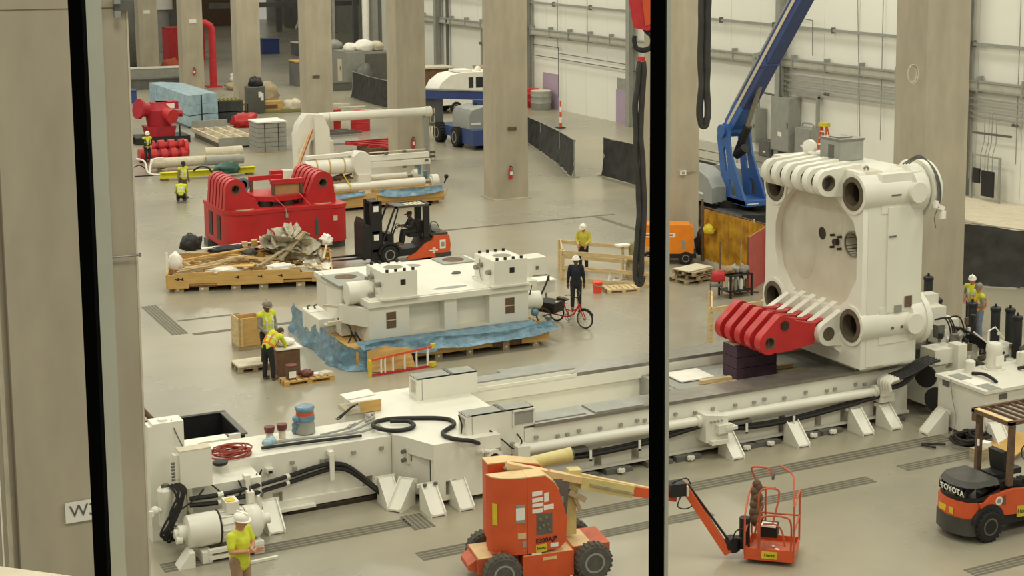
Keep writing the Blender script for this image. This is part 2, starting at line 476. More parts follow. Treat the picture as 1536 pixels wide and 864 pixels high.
# ledge just outside the window and the window itself
ld = MB(); L0 = (0.80, 6.65, 9.94); L1 = (1.07, 6.49, 9.90)
dv = (Vector(L1) - Vector(L0)).normalized(); nv = Vector((-dv.y, dv.x, 0)).normalized() * -1
a = Vector(L0) - dv*1.5; c = Vector(L1) + dv*2.6
ld.add([a, c, c + nv*0.9, a + nv*0.9] + [p + Vector((0, 0, -0.3)) for p in (a, c, c + nv*0.9, a + nv*0.9)], [(0,1,2,3),(4,5,6,7),(0,1,5,4),(1,2,6,5),(2,3,7,6),(3,0,4,7)])
struct(ld.build('trim_1', LEDGE), 'concrete ledge outside the window')

win = struct(bpy.data.objects.new('window_1', None), 'interior viewing window with dark mullions'); col.objects.link(win)
yawn = -math.atan2(1326, 2413) - math.radians(8.8)
win.location = (0, 0, 0); win.rotation_euler = (0, 0, yawn)   # local y = window normal
WD = 5.3
xr = WD*math.tan(math.radians(-7.2)); xl = WD*math.tan(math.radians(-27.42)); wz0, wz1 = 9.6, 14.2
for xm, nm in ((xl, 0), (xr, 1)):
    m_ = struct(bpy.data.objects.new('mullion', None)); col.objects.link(m_); m_.parent = win; m_.location = (xm, WD, 0)
    b = MB(); b.box(-0.026, 0, wz0, 0.026, 0.03, wz1); b.build('inner_cap', FRAMEB, m_)
    b = MB(); b.box(-0.026, 0.031, wz0, 0.0255, 0.15, wz1); b.build('outer_frame', FRAMEG, m_)
for x0, x1 in ((xl-2.1, xl-0.026), (xl+0.027, xr-0.026), (xr+0.027, xr+2.6)):
    b = MB(); b.box(x0, 0.012+WD, wz0, x1, 0.018+WD, wz1); struct(b.build('pane', GLASS, win))
b = MB(); b.box(xl-2.1, WD-0.05, wz0-0.4, xr+2.6, WD+0.15, wz0); b.build('sill', FRAMEB, win)

# ---------------------------------------------------------------- the white machine bed (axis along x)
bed = thing('machine_bed', 'long white press bed with two steel rails lying across the hall floor', 'machine', (13, 31.6, 0))
ZT = 1.42
def BW(mb, name, m, parent=None, **k): return mb.build(name, m, parent or bed, local=False, **k)

# near long beam: front face with pockets
holes = [(x-0.1, 0.16, x+0.1, 0.62) for x in (15.45, 16.95, 17.95, 20.12, 22.15, 23.25, 24.05, 25.10)]
b = MB()
b.pocket(15.06, 0.14, 26.1, 1.30, holes, 31.6, 0.25)
b.box(15.06, 31.86, 0.14, 26.1, 32.42, ZT-0.06); b.box(15.06, 31.6, 1.30, 26.1, 31.86, ZT-0.06)
b.add([(15.06,31.6,0.14),(26.1,31.6,0.14),(26.1,31.9,0.14),(15.06,31.9,0.14)], [(0,1,2,3)])
b.add([(26.1,31.6,0.14),(26.1,31.9,0.14),(26.1,31.9,1.36),(26.1,31.6,1.36)], [(0,1,2,3)])
b.box(15.06, 31.5, 0.14, 26.1, 31.6, 0.20)
BW(b, 'near_beam', WHITE, recalc=False)
b = MB(); b.box(15.3, 31.56, ZT-0.05, 26.3, 32.38, ZT+0.03); BW(b, 'near_rail', STEEL)
b = MB(); b.box(16.9, 31.62, ZT+0.031, 18.2, 32.3, ZT+0.06); BW(b, 'wear_plate', GREYM)
b = MB(); b.box(15.25, 31.7, ZT-0.04, 16.7, 32.3, ZT+0.05); BW(b, 'grey_pad', GREYM)
# far long beam
b = MB(); b.box(15.06, 34.98, 0.14, 26.1, 35.8, ZT-0.06); b.box(15.06, 34.88, 1.06, 26.1, 34.98, ZT-0.06); BW(b, 'far_beam', WHITE)
b = MB(); b.box(17.95, 34.9, ZT-0.05, 26.1, 35.75, ZT+0.03); BW(b, 'far_rail', STEEL)
b = MB(); b.box(15.25, 34.94, ZT-0.05, 18.1, 35.45, ZT+0.10); b.box(15.25, 34.86, ZT-0.06, 18.1, 34.94, ZT+0.02); BW(b, 'far_guide', WHITE)
b = MB(); b.box(15.4, 34.98, ZT+0.101, 18.1, 35.45, ZT+0.14); b.box(16.3, 35.47, ZT, 18.0, 35.8, ZT+0.12); BW(b, 'wear_plate', GREYM)
# floor of the well and the cross plates
b = MB(); b.box(15.06, 32.42, 0.14, 26.1, 35.0, 0.30); BW(b, 'well_floor', WHITE)
b = MB(); b.box(20.0, 32.4, 0.3, 20.15, 34.98, 1.12); b.box(20.15, 32.4, 1.06, 26.0, 34.98, 1.14); BW(b, 'cross_plate', GREYM)
# deck between the end stops
b = MB()
b.prism([(12.25, 32.45), (12.85, 31.6), (15.05, 31.6), (15.05, 35.8), (12.25, 35.8)], 0.14, ZT, 'z')
BW(b, 'deck', WHITE)
# end stops
for nm, y0, y1, zt, x0, x1 in (('near', 31.6, 32.07, 1.86, 13.65, 15.3), ('far', 34.62, 35.15, 1.95, 13.68, 15.25)):
    b = MB()
    b.pocket(y0, ZT, y1, zt, [(y0+0.1, ZT+0.12, y1-0.1, zt-0.08)], x0, 0.12, 'x')
    b.box(x0+0.121, y0, ZT, x1, y1, zt); b.box(x0, y0, zt-0.02, x1, y1, zt)
    b.add([(x0,y0,ZT),(x0+.13,y0,ZT),(x0+.13,y0,zt),(x0,y0,zt)], [(0,1,2,3)])
    s_ = BW(b, 'end_stop', WHITE, recalc=False)
    b = MB(); b.box(x0+0.86, y0-0.015, zt, x0+0.95, y1+0.02, zt+0.03); BW(b, 'strap_bar', GREYD, s_)
    b = MB(); b.box(x0+0.02, y0+0.02, zt+0.001, x1-0.03, y1-0.02, zt+0.012); BW(b, 'top_plate', GREYM, s_)
b = MB(); b.box(14.80, 31.585, 1.50, 15.28, 31.599, 1.80); BW(b, 'vent_screen', GREYM)
b = MB(); b.box(14.76, 31.56, 1.80, 15.32, 31.60, 1.84); b.box(14.76, 31.575, 1.46, 14.80, 31.60, 1.82); b.box(15.28, 31.575, 1.46, 15.32, 31.60, 1.82); BW(b, 'vent_frame', WHITE)
# step-down block in front of the deck and its pockets
b = MB()
b.pocket(12.75, 0.12, 14.35, ZT-0.36, [(13.02, 0.22, 13.26, 0.56)], 31.35, 0.2)
b.box(12.75, 31.551, 0.12, 14.35, 31.6, ZT-0.36); b.add([(12.75,31.35,ZT-.36),(14.35,31.35,ZT-.36),(14.35,31.6,ZT-.36),(12.75,31.6,ZT-.36)], [(0,1,2,3)])
b.box(14.34, 31.4, 0.12, 14.36, 31.6, ZT-0.36)
b.add([(12.75,31.35,.12),(12.75,31.6,.12),(12.75,31.6,ZT-.36),(12.75,31.35,ZT-.36)], [(0,1,2,3)])
BW(b, 'corner_block', WHITE, recalc=False)
b = MB(); b.prism([(12.3, 32.45), (12.75, 31.35), (14.35, 31.35), (14.35, 31.7), (13.4, 31.7)], ZT-0.36, ZT+0.001, 'z'); BW(b, 'corner_cover', WHITE)
b = MB(); b.box(13.95, 31.33, 0.62, 14.35, 31.351, 1.12); BW(b, 'recess_plate', GREYM)
b = MB(); b.ring((14.15, 31.33, 0.92), (14.15, 31.22, 0.92), 0.21, 0.13, 18); r_ = BW(b, 'port_collar', WHITE)
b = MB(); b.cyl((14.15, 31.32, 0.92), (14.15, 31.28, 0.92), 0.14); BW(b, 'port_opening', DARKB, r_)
b = MB(); b.cyl((14.02, 31.25, 1.10), (13.86, 31.2, 1.16), 0.05, n=10); b.cyl((13.86, 31.2, 1.16), (13.78, 31.3, 1.12), 0.06, n=10); BW(b, 'port_fitting', WHITE)
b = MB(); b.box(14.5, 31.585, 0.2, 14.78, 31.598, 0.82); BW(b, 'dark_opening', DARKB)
# valve on the inside corner
b = MB(); b.box(12.42, 32.1, 0.82, 12.62, 32.35, 1.2); v_ = BW(b, 'corner_valve', WHITE)
b = MB(); b.box(12.50, 32.07, 0.88, 12.58, 32.101, 1.14); b.cyl((12.4, 32.2, 0.9), (12.32, 32.15, 0.9), 0.05, n=8); b.cyl((12.4, 32.2, 1.1), (12.32, 32.15, 1.1), 0.05, n=8); BW(b, 'valve_stem', GREYD, v_)
# lifting lugs along the near beam
lg = MB(); lg.box(-0.045, -0.05, -0.035, 0.045, 0, 0.035); lgm = lg.mesh('lug', GREYM)
for x in (14.1, 14.75, 15.35, 15.9, 16.15, 16.45, 17.0, 17.55, 18.0, 18.2, 19.05, 19.6, 20.1, 20.75, 21.3, 21.6, 22.2, 22.85, 23.5, 23.75, 24.4, 24.7):
    o = bpy.data.objects.new('lug', lgm); col.objects.link(o); o.parent = bed; o.location = (x-13, 0, 1.10 + 0.03*math.sin(x*5))
# long pipe and its centre block
b = MB(); b.cyl((20.1, 31.40, 0.92), (24.9, 31.40, 0.90), 0.12); BW(b, 'hydraulic_pipe', WHITE)
b = MB(); b.cyl((14.85, 31.40, 0.96), (19.55, 31.40, 0.92), 0.12); pp = BW(b, 'hydraulic_pipe', WHITE)
for x in (19.58, 24.88):
    b = MB(); b.cyl((x-0.06, 31.4, 0.92), (x+0.04, 31.4, 0.92), 0.16); BW(b, 'pipe_flange', WHITE, pp)
b = MB(); b.box(14.75, 31.28, 0.6, 15.05, 31.6, 1.06); BW(b, 'pipe_end_block', WHITE)
b = MB(); b.prism([(19.62, 0.45), (20.05, 0.35), (20.25, 0.45), (20.25, 1.02), (19.62, 1.12)], 31.12, 31.6, 'y'); vb = BW(b, 'valve_block', WHITE)
b = MB(); b.box(19.9, 30.98, 0.66, 20.3, 31.12, 0.86); b.box(20.1, 30.95, 0.72, 20.42, 31.12, 0.80); b.box(19.72, 30.98, 0.40, 20.2, 31.12, 0.50); BW(b, 'valve_manifold', WHITE, vb)
b = MB()
for i in range(4): b.cyl((19.75+i*0.1, 31.11, 0.95), (19.75+i*0.1, 31.06, 0.95), 0.025, n=6)
BW(b, 'bolt', GREYM, vb)
# valve body at the other end of the pipe
b = MB(); b.box(24.95, 31.25, 0.62, 25.4, 31.6, 1.02); b.box(25.0, 31.18, 0.80, 25.25, 31.25, 1.0); ve = BW(b, 'end_valve', WHITE)
b = MB()
for i in range(5):
    y = 30.92 + i*0.11
    b.tube([(25.0-i*.0, y, 1.02), (24.96, y, 1.20), (25.06, y, 1.27), (25.25, y, 1.30)], 0.045, 8)
BW(b, 'elbow', WHITE, ve)
for i in range(5):
    y = 30.92 + i*0.11
    b = MB(); b.tube([(25.25, y, 1.30), (25.7, y+0.02, 1.36), (26.3, y+0.05, 1.55), (26.6, y+0.02, 1.60)], 0.035, 6); BW(b, 'black_hose', HOSE)
for i in range(3):
    b = MB(); b.tube([(25.2+i*.05, 31.1+i*.1, 1.0), (25.5+i*.05, 31.0+i*.1, 1.1), (25.9, 31.0+i*.1, 1.35), (26.4, 31.1+i*.08, 1.56)], 0.03, 6); BW(b, 'black_hose', HOSE)
# hoses under the pipe, clipped
for k, (dy, dz) in enumerate(((0, 0), (0.0, -0.09), (-0.06, -0.045))):
    b = MB(); b.tube([(14.6, 31.4+dy, 0.70+dz), (16.5, 31.42+dy, 0.62+dz), (18.0, 31.42+dy, 0.66+dz), (19.0, 31.4+dy, 0.78+dz), (19.6, 31.4+dy, 0.86+dz)], 0.042, 8); BW(b, 'bed_hose', HOSE)
    b = MB(); b.tube([(20.15, 31.4+dy, 0.72+dz), (21.2, 31.42+dy, 0.60+dz), (22.4, 31.42+dy, 0.60+dz), (23.7, 31.4+dy, 0.70+dz), (24.7, 31.4+dy, 0.80+dz), (25.0, 31.35+dy, 0.84+dz)], 0.042, 8); BW(b, 'bed_hose', HOSE)
for x, z in ((16.6, 0.58), (22.3, 0.55), (20.9, 0.57), (17.9, 0.62)):
    b = MB(); b.box(x-0.03, 31.28, z-0.13, x+0.03, 31.6, z-0.09); b.box(x-0.03, 31.28, z-0.13, x+0.03, 31.31, z+0.12); BW(b, 'hose_clip', WHITE)
for x in (16.0, 20.5):
    b = MB(); b.box(x, 31.3, 0.69, x+.55, 31.58, 0.77); BW(b, 'dark_plate', GREYD)
# foot brackets: gusseted white wedges
fb_ = MB()
fb_.add([(-0.16,0,0.55),(0.16,0,0.55),(0.16,-0.08,0.55),(-0.16,-0.08,0.55),(-0.16,-0.62,0.02),(0.16,-0.62,0.02),(0.16,-0.62,0.06),(-0.16,-0.62,0.06)], [(3,2,6,7),(7,6,5,4),(0,1,2,3)])
fb_.prism([(0,0),(0,0.58),(-0.10,0.58),(-0.64,0.1),(-0.64,0)], -0.18, -0.15, 'x'); fb_.prism([(0,0),(0,0.58),(-0.10,0.58),(-0.64,0.1),(-0.64,0)], 0.15, 0.18, 'x')
fb_.box(-0.24, -0.02, 0.50, 0.24, 0.02, 0.58)
fbm = fb_.mesh('foot_bracket', WHITE)
def foot(parent, x, y, rz=0.0):
    w = wloc(parent); o = bpy.data.objects.new('foot_bracket', fbm); col.objects.link(o); o.parent = parent
    o.location = (x-w[0], y-w[1], 0); o.rotation_euler = (0, 0, rz)
for x in (13.30, 20.36, 22.28, 24.25, 25.15): foot(bed, x, 31.45)
foot(bed, 12.6, 31.4, 0.0); foot(bed, 12.35, 31.9, -0.9)
for x in (12.5, 12.75):
    b = MB(); b.cyl((x, 31.28, 0.56), (x, 31.28, 0.60), 0.05, n=8); BW(b, 'anchor_bolt', GREYD)
# levelling wedges under the bed
wd = MB(); wd.prism([(-0.35, 0), (0.35, 0), (0.35, 0.10), (0.0, 0.13), (-0.35, 0.13)], -0.25, 0.1, 'y'); wdm = wd.mesh('levelling_wedge', GREYD)
ws = MB(); ws.cyl((0, -0.25, 0.09), (0, -0.38, 0.09), 0.05, n=8); ws.box(-0.09, -0.36, 0.05, 0.09, -0.28, 0.13); wsm = ws.mesh('wedge_screw', WHITE)
for x in (15.6, 16.5, 17.4, 18.5, 19.3, 20.9, 21.6, 22.9, 23.5, 25.5):
    o = bpy.data.objects.new('levelling_wedge', wdm); col.objects.link(o); o.parent = bed; o.location = (x-13, 0, 0)
    q = bpy.data.objects.new('wedge_screw', wsm); col.objects.link(q); q.parent = o

# ---- front wing of the bed with the end tower
wing = thing('machine_wing', 'white press wing box with tall end tower, two thick hoses and an electric box', 'machine', (8, 32.6, 0))
def WW(mb, name, m, parent=None, **k): return mb.build(name, m, parent or wing, local=False, **k)
b = MB()
b.pocket(7.6, 0.1, 12.24, 1.36, [(9.5, 0.16, 9.72, 0.50), (11.55, 0.16, 11.78, 0.52)], 32.6, 0.2)
b.box(7.6, 32.801, 0.1, 12.24, 34.05, 1.36); b.add([(7.6,32.6,1.36),(12.24,32.6,1.36),(12.24,32.81,1.36),(7.6,32.81,1.36)], [(0,1,2,3)])
b.add([(7.6,32.6,.1),(12.24,32.6,.1),(12.24,32.81,.1),(7.6,32.81,.1)], [(0,1,2,3)])
WW(b, 'wing_body', WHITE, recalc=False)
b = MB(); b.prism([(7.7, 33.9), (8.15, 33.9), (8.35, 34.15), (9.0, 34.15), (9.0, 34.5), (7.7, 34.5)], 1.0, 1.37, 'z'); WW(b, 'wing_shelf', WHITE)
b = MB(); b.prism([(9.6, 0.1), (9.6, 0.30), (12.0, 0.30), (12.0, 0.12)], 32.52, 32.6, 'y'); b.box(9.0, 32.4, 0.1, 10.4, 32.6, 0.16); WW(b, 'wing_skirt', WHITE)
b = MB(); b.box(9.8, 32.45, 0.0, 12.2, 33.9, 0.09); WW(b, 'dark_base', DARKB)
b = MB(); b.box(6.95, 32.3, 0.0, 7.58, 32.75, 2.5); b.box(6.86, 32.3, 0, 6.95, 32.7, 2.45); tw = WW(b, 'end_tower', WHITE)
b = MB(); b.tube([(7.35, 32.4, 2.52), (7.4, 32.28, 2.3), (7.55, 32.2, 1.9), (7.7, 32.4, 1.55)], 0.012, 5); WW(b, 'tower_cable', GREYD, tw)
b = MB(); b.cyl((7.2, 32.5, 2.5), (7.2, 32.5, 2.54), 0.1, n=12); WW(b, 'tower_cap', PAPER, tw)
b = MB(); b.box(7.6, 31.85, 0.55, 9.05, 32.6, 1.18); WW(b, 'lower_box', WHITE)
# electric box
b = MB(); b.box(7.30, 31.55, 1.28, 7.95, 31.85, 2.08); b.box(7.2, 31.6, 1.5, 7.30, 31.8, 2.0); eb = WW(b, 'electric_box', WHITE)
b = MB()
for i in range(6): b.cyl((7.2, 31.6, 1.5+i*.07), (7.14, 31.58, 1.5+i*.07), 0.025, n=6)
WW(b, 'cable_gland', GREYD, eb)
b = MB(); b.bx(7.62, 31.70, 2.085, 0.66, 0.31, 0.012); WW(b, 'box_lid', LEDGE, eb)
# filter canister and tangle of cables at the end
b = MB(); b.lathe([(0, .1), (0.05, .15), (0.55, .15), (0.6, .17), (0.78, .17), (0.84, .12)], (7.0, 31.6, 0.55), (0, 0, 1)); fc = WW(b, 'filter_canister', WHITE)
b = MB(); b.cyl((7.0, 31.6, 1.39), (7.0, 31.6, 1.44), 0.07, n=8); b.cyl((6.93, 31.55, 1.39), (6.93, 31.55, 1.46), 0.025, n=6); WW(b, 'canister_cap', GREYD, fc)
b = MB(); b.cyl((6.86, 31.5, 0.95), (6.66, 31.4, 0.95), 0.05, n=8); b.ball((6.75, 31.45, 0.98), 0.09); b.cyl((6.66, 31.4, 0.9), (6.66, 31.4, 1.0), 0.06, n=8); WW(b, 'side_valve', WHITE)
rnd = random.Random(3)
for i in range(9):
    b = MB(); x0 = 7.16 + rnd.uniform(-.12, .12)
    b.tube([(x0, 31.5, 1.45), (x0+.1, 31.35, 1.3), (7.1+rnd.uniform(-.1, .1), 31.3, 0.9), (6.9+rnd.uniform(-.15, .2), 31.25, 0.55), (7.0+rnd.uniform(-.15, .15), 31.3, 0.25+rnd.uniform(0, .2)), (7.1+rnd.uniform(0, .3), 31.4, 0.5)], 0.024, 6); WW(b, 'loose_cable', HOSE)
for s_, dz in ((0, 0), (1, -0.22)):
    b = MB(); b.tube([(7.05, 31.5, 0.6+dz), (7.4, 31.45, 0.55+dz), (7.55, 31.45, 0.56+dz)], 0.04, 8); WW(b, 'steel_pipe_end', STEEL)
# the two thick hoses along the wing
hp = [(7.49, 31.62, 1.04), (8.11, 31.62, 1.02), (8.72, 31.70, 1.03), (9.78, 32.45, 0.87), (10.39, 32.50, 0.95), (10.82, 32.50, 0.97), (11.15, 32.50, 0.87), (11.49, 32.40, 0.58), (11.88, 32.20, 0.18)]
hq = [(7.49, 31.62, 0.90), (8.11, 31.62, 0.86), (8.72, 31.70, 0.88), (9.77, 32.45, 0.72), (10.39, 32.50, 0.81), (10.81, 32.50, 0.86), (11.15, 32.50, 0.78), (11.49, 32.40, 0.52), (11.88, 32.15, 0.16)]
for P_ in (hp, hq):
    b = MB(); b.tube(P_, 0.052, 8); h_ = WW(b, 'thick_hose', HOSE)
    for i in (1, 3):
        b = MB(); p_ = Vector(P_[i]); d_ = (Vector(P_[i+1]) - p_).normalized(); b.cyl(p_ - d_*.06, p_ + d_*.06, 0.065, n=8); WW(b, 'hose_collar', WHITE, h_)
for u0 in ((8.71, 31.66, 1.19), (10.79, 32.42, 1.15)):
    x, y, z = u0
    b = MB(); b.box(x-0.05, y-0.02, z-0.52, x+0.05, y+0.02, z+0.05); b.box(x-0.06, y, z+0.02, x+0.06, y+0.2, z+0.12); WW(b, 'hose_clamp', WHITE)
b = MB(); b.cyl((11.88, 32.20, 0.18), (12.04, 32.10, -0.00), 0.07, n=8); WW(b, 'hose_fitting', STEEL)
# lugs on the wing front
for x, z in ((9.95, 1.12), (10.0, 0.98), (10.62, 1.05), (10.74, 1.05), (11.35, 1.12), (12.0, 1.12)):
    o = bpy.data.objects.new('lug', lgm); col.objects.link(o); o.parent = wing; o.location = (x-8, 0, z)
b = MB(); b.box(9.35, 32.45, 1.0, 9.5, 32.6, 1.1); l_ = WW(b, 'socket_box', WHITE)
b = MB(); b.box(9.38, 32.44, 1.0, 9.47, 32.449, 1.06); WW(b, 'socket', BLACK, l_)
# thin cables looping down the front
for P_ in ([(7.95, 31.7, 1.25), (8.2, 31.6, 1.0), (8.35, 31.55, 0.82), (8.6, 31.6, 0.72)], [(8.55, 31.8, 1.2), (8.6, 31.75, 1.0), (8.45, 31.7, 0.8), (8.2, 31.6, 0.66)],
           [(7.75, 31.5, 1.25), (7.55, 31.4, 1.1), (7.2, 31.3, 0.95)], [(9.0, 32.0, 1.2), (9.1, 32.4, 1.0), (9.15, 32.5, 0.9), (9.25, 32.5, 1.1)]):
    b = MB(); b.tube(P_, 0.018, 5); WW(b, 'thin_cable', HOSE)
foot(wing, 9.25, 32.1); foot(wing, 11.95, 32.3); 
# motor and pump in front of the wing
mo = thing('electric_motor', 'white electric motor with pump drum on a steel frame in front of the wing', 'motor', (8.3, 31.0, 0))
def MW(mb, name, m, parent=None, **k): return mb.build(name, m, parent or mo, local=False, **k)
ax = 0.62; yy = 31.0
b = MB(); b.lathe([(0, .10), (0.0, .26), (0.04, .34), (0.1, .36), (0.95, .36), (0.98, .33)], (7.35, yy, ax), (1, 0, 0), 24); dr = MW(b, 'pump_drum', WHITE)
b = MB(); b.cyl((7.35, yy, ax), (7.12, yy, ax), 0.17); b.cyl((7.12, yy, ax), (7.0, yy, ax), 0.10); b.cyl((7.02, yy-.12, ax-.1), (7.2, yy-.12, ax-.1), 0.08); MW(b, 'drum_nozzle', WHITE, dr)
b = MB(); b.cyl((8.33, yy, ax), (8.36, yy, ax), 0.37, n=24); MW(b, 'flange_gap', DARKB)
b = MB(); b.lathe([(0, .30), (0.02, .33), (0.75, .33), (0.78, .30)], (8.36, yy, ax), (1, 0, 0), 24)
for i in range(14):
    t = 2*PI*i/14; b.bx(8.74, yy+.34*math.cos(t), ax+.34*math.sin(t), 0.7, 0.03, 0.03, rx=t)
mb_ = MW(b, 'motor_body', WHITE)
b = MB(); b.lathe([(0, .34), (0.03, .36), (0.42, .36), (0.5, .30)], (9.15, yy, ax), (1, 0, 0), 24); MW(b, 'fan_cowl', WHITE)
b = MB(); b.box(8.55, yy-.2, ax+.30, 8.95, yy+.2, ax+.56); jb = MW(b, 'junction_box', WHITE)
b = MB(); b.bx(8.72, yy-.04, ax+.57, 0.26, 0.22, 0.02); MW(b, 'yellow_sticker', YELLOW, jb)
b = MB(); b.cyl((9.6, yy, ax), (9.75, yy, ax), 0.2); b.cyl((9.75, yy, ax), (9.95, yy, ax), 0.12); b.cyl((9.7, yy+.1, ax+.2), (9.7, yy+.1, ax+.5), 0.07, n=8); b.box(9.35, yy+.1, ax+.36, 9.55, yy+.3, ax+.6); pu = MW(b, 'pump_head', WHITE)
b = MB(); b.cyl((9.45, yy+.2, ax+.6), (9.45, yy+.2, ax+.72), 0.03, n=6); b.cyl((9.7, yy, ax+.5), (9.78, yy, ax+.6), 0.04, n=6); MW(b, 'pump_fitting', GREYD, pu)
for dz, dy in ((0.20, -0.36), (0.06, -0.42)):
    for dd in (-.42, .30):
        b = MB(); b.box(7.9, yy+dd, dz, 9.6, yy+dd+.12, dz+0.08); MW(b, 'base_rail', WHITE)
for x0, x1, z0, z1 in ((7.7, 8.0, 0, .25), (9.3, 9.6, 0, .25), (8.5, 9.0, .08, .30)):
    b = MB(); b.box(x0, yy-.4, z0, x1, yy+.4, z1); MW(b, 'support', WHITE)
b = MB(); b.box(7.25, yy-.35, 0.0, 7.5, yy+.2, 0.12); b.prism([(6.95, 0), (7.45, 0), (7.45, 0.32), (7.3, 0.32)], yy-.5, yy-.1, 'y'); MW(b, 'end_foot', WHITE)
kp = MB(); kp.bx(8.4, 30.2, 0.03, 0.95, 0.07, 0.05, rz=0.05); tag(kp.build('steel_strip', WHITE), 'white steel strip lying on the floor in front of the motor', 'strip')

mo.scale = (.66, .94, .94); mo.location = (7.86, 31.0, 0)

# ---------------------------------------------------------------- white platen on the rails
pl = thing('press_platen', 'huge white cast press platen with tie bar holes standing on the bed rails', 'machine', (25.1, 33.3, 1.45))
def PW(mb, name, m, parent=None, **k): return mb.build(name, m, parent or pl, local=False, **k)
TB = [(31.55, 6.05), (31.55, 2.68), (34.95, 2.75), (34.95, 5.80)]
rec = [(31.38, 4.9), (31.55, 5.35), (32.0, 5.62), (32.42, 5.95), (34.0, 5.95), (34.45, 5.6), (34.8, 5.2), (34.95, 4.8), (34.95, 4.1), (34.8, 3.6), (34.45, 3.2), (34.2, 3.0), (32.2, 3.0), (31.75, 3.3), (31.38, 3.9)]
outer = [(31.15, 1.62), (35.45, 1.62), (35.5, 2.2), (35.42, 3.3), (35.42, 6.3), (35.1, 6.62), (31.9, 6.62), (31.4, 6.6), (31.15, 6.2)]
b = MB(); b.prism(outer, 24.2, 24.40, 'x', holes=[rec]+[circ(y, z, 0.40, 26) for y, z in TB]); PW(b, 'front_plate', WHITE)
b = MB(); b.prism(outer, 24.95, 25.9, 'x', holes=[circ(y, z, 0.40, 26) for y, z in TB]); PW(b, 'rear_plate', WHITE)
b = MB(); b.prism(outer, 24.40, 24.95, 'x', holes=[circ(y, z, 0.40, 26) for y, z in TB] + [circ(33.12, 4.77, 0.17, 16), circ(31.80, 4.72, 0.30, 20)]); PW(b, 'recess_wall', RECESS)
# hollow of the recess: bulge in the middle, bores
b = MB(); b.ball((24.44, 33.9, 4.4), 1.0, 20, 11, (0.10, 0.62, 1.1)); PW(b, 'recess_boss', RECESS)
b = MB(); b.ball((24.44, 32.45, 5.15), 0.5, 16, 9, (0.2, 0.5, 0.9)); PW(b, 'recess_boss', RECESS)
b = MB(); b.ring((24.36, 31.80, 4.72), (24.9, 31.80, 4.72), 0.34, 0.30); PW(b, 'bore_rim', STEEL)
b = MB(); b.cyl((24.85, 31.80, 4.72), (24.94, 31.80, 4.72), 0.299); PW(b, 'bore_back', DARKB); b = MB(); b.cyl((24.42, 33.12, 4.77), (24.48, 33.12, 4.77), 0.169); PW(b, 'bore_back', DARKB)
b = MB(); b.cyl((24.28, 32.45, 4.66), (24.44, 32.45, 4.66), 0.09, n=12)
for t in range(4):
    a = PI/4 + t*PI/2; b.cyl((24.28, 32.45+.22*math.cos(a), 4.66+.22*math.sin(a)), (24.44, 32.45+.22*math.cos(a), 4.66+.22*math.sin(a)), 0.035, n=6)
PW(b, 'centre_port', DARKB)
# tie bar bushings and housings
for i, (y, z) in enumerate(TB):
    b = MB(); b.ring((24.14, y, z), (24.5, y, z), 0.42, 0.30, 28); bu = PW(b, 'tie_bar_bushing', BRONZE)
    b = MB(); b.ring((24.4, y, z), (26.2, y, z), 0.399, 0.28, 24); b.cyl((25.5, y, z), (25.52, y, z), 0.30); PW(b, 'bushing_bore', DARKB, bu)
    b = MB(); b.ring((24.16, y, z), (24.6, y, z), 0.52, 0.425, 28)
    b.ring((24.6, y, z), (26.0, y, z), 0.52, 0.42, 28); b.lathe([(0, .50), (0.04, .64), (0.42, .66), (0.46, .58)], (25.68, y, z), (1, 0, 0), 32); h = PW(b, 'tie_bar_housing', WHITE)
    if y < 33:
        b = MB(); b.cyl((25.75, y-0.40, z), (25.75, y-0.66, z), 0.26, n=24); PW(b, 'end_cap', WHITE, h)
b = MB(); b.lathe([(0, .60), (0.0, .74), (0.26, .74), (0.3, .70)], (26.17, 31.55, 6.05), (1, 0, 0), 32); PW(b, 'end_flange', WHITE)
b = MB(); b.lathe([(0, .55), (0.0, .70), (0.16, .70), (0.24, .60)], (26.1, 31.55, 2.68), (1, 0, 0), 32); PW(b, 'end_flange', WHITE)
# fairing from the plate side to the housings
for z0, z1 in ((5.55, 6.55), (2.2, 3.15)):
    b = MB(); b.box(24.75, 31.12, z0, 26.0, 31.6, z1); PW(b, 'housing_web', WHITE)
b = MB(); b.box(24.36, 31.138, 1.66, 25.95, 31.3, 6.2); b.box(24.95, 31.10, 3.0, 26.05, 31.6, 5.7); PW(b, 'side_column', WHITE)
# clevis lugs at the top and at the bottom
LY = [32.05 + i*0.46 for i in range(6)]
def lug(y, w, xt, zt, r, hr, x1, zhi, zlo, nm, m):
    pts = circ(xt, zt, r, 12, PI*0.6, PI*1.45, True) + [(x1, zlo), (x1, zhi)]
    b = MB(); b.prism(pts, y-w/2, y+w/2, 'y', holes=[circ(xt, zt, hr, 18)]); return PW(b, nm, m)
for i, y in enumerate(LY):
    l_ = lug(y, 0.22, 23.70, 6.30, 0.34, 0.20, 24.7, 6.72, 5.9, 'upper_lug', WHITE)
    b = MB(); b.ring((23.70, y-0.115, 6.30), (23.70, y+0.115, 6.30), 0.205, 0.17, 20); PW(b, 'lug_bush', BRONZE, l_)
    if i < 5:
        b = MB(); b.box(23.75, y+0.115, 6.05, 24.6, y+0.345, 6.40); PW(b, 'shaded_lug_web', GREYD)  # dark grey stands in for the shade between the lugs
for y in [32.05 + i*0.46 for i in range(6)]:
    l_ = lug(y, 0.20, 23.80, 2.42, 0.31, 0.18, 24.75, 3.28, 2.02, 'lower_lug', WHITE)
    b = MB(); b.cyl((23.8, y-0.105, 2.42), (23.8, y+0.105, 2.42), 0.178, n=20); PW(b, 'lug_pin', DARKB if y > 32.3 else BRONZE, l_)
b = MB(); b.prism([(24.1, 2.7), (24.42, 3.02), (24.42, 1.7), (24.02, 2.0)], 31.98, 34.45, 'y'); PW(b, 'lug_root', WHITE)
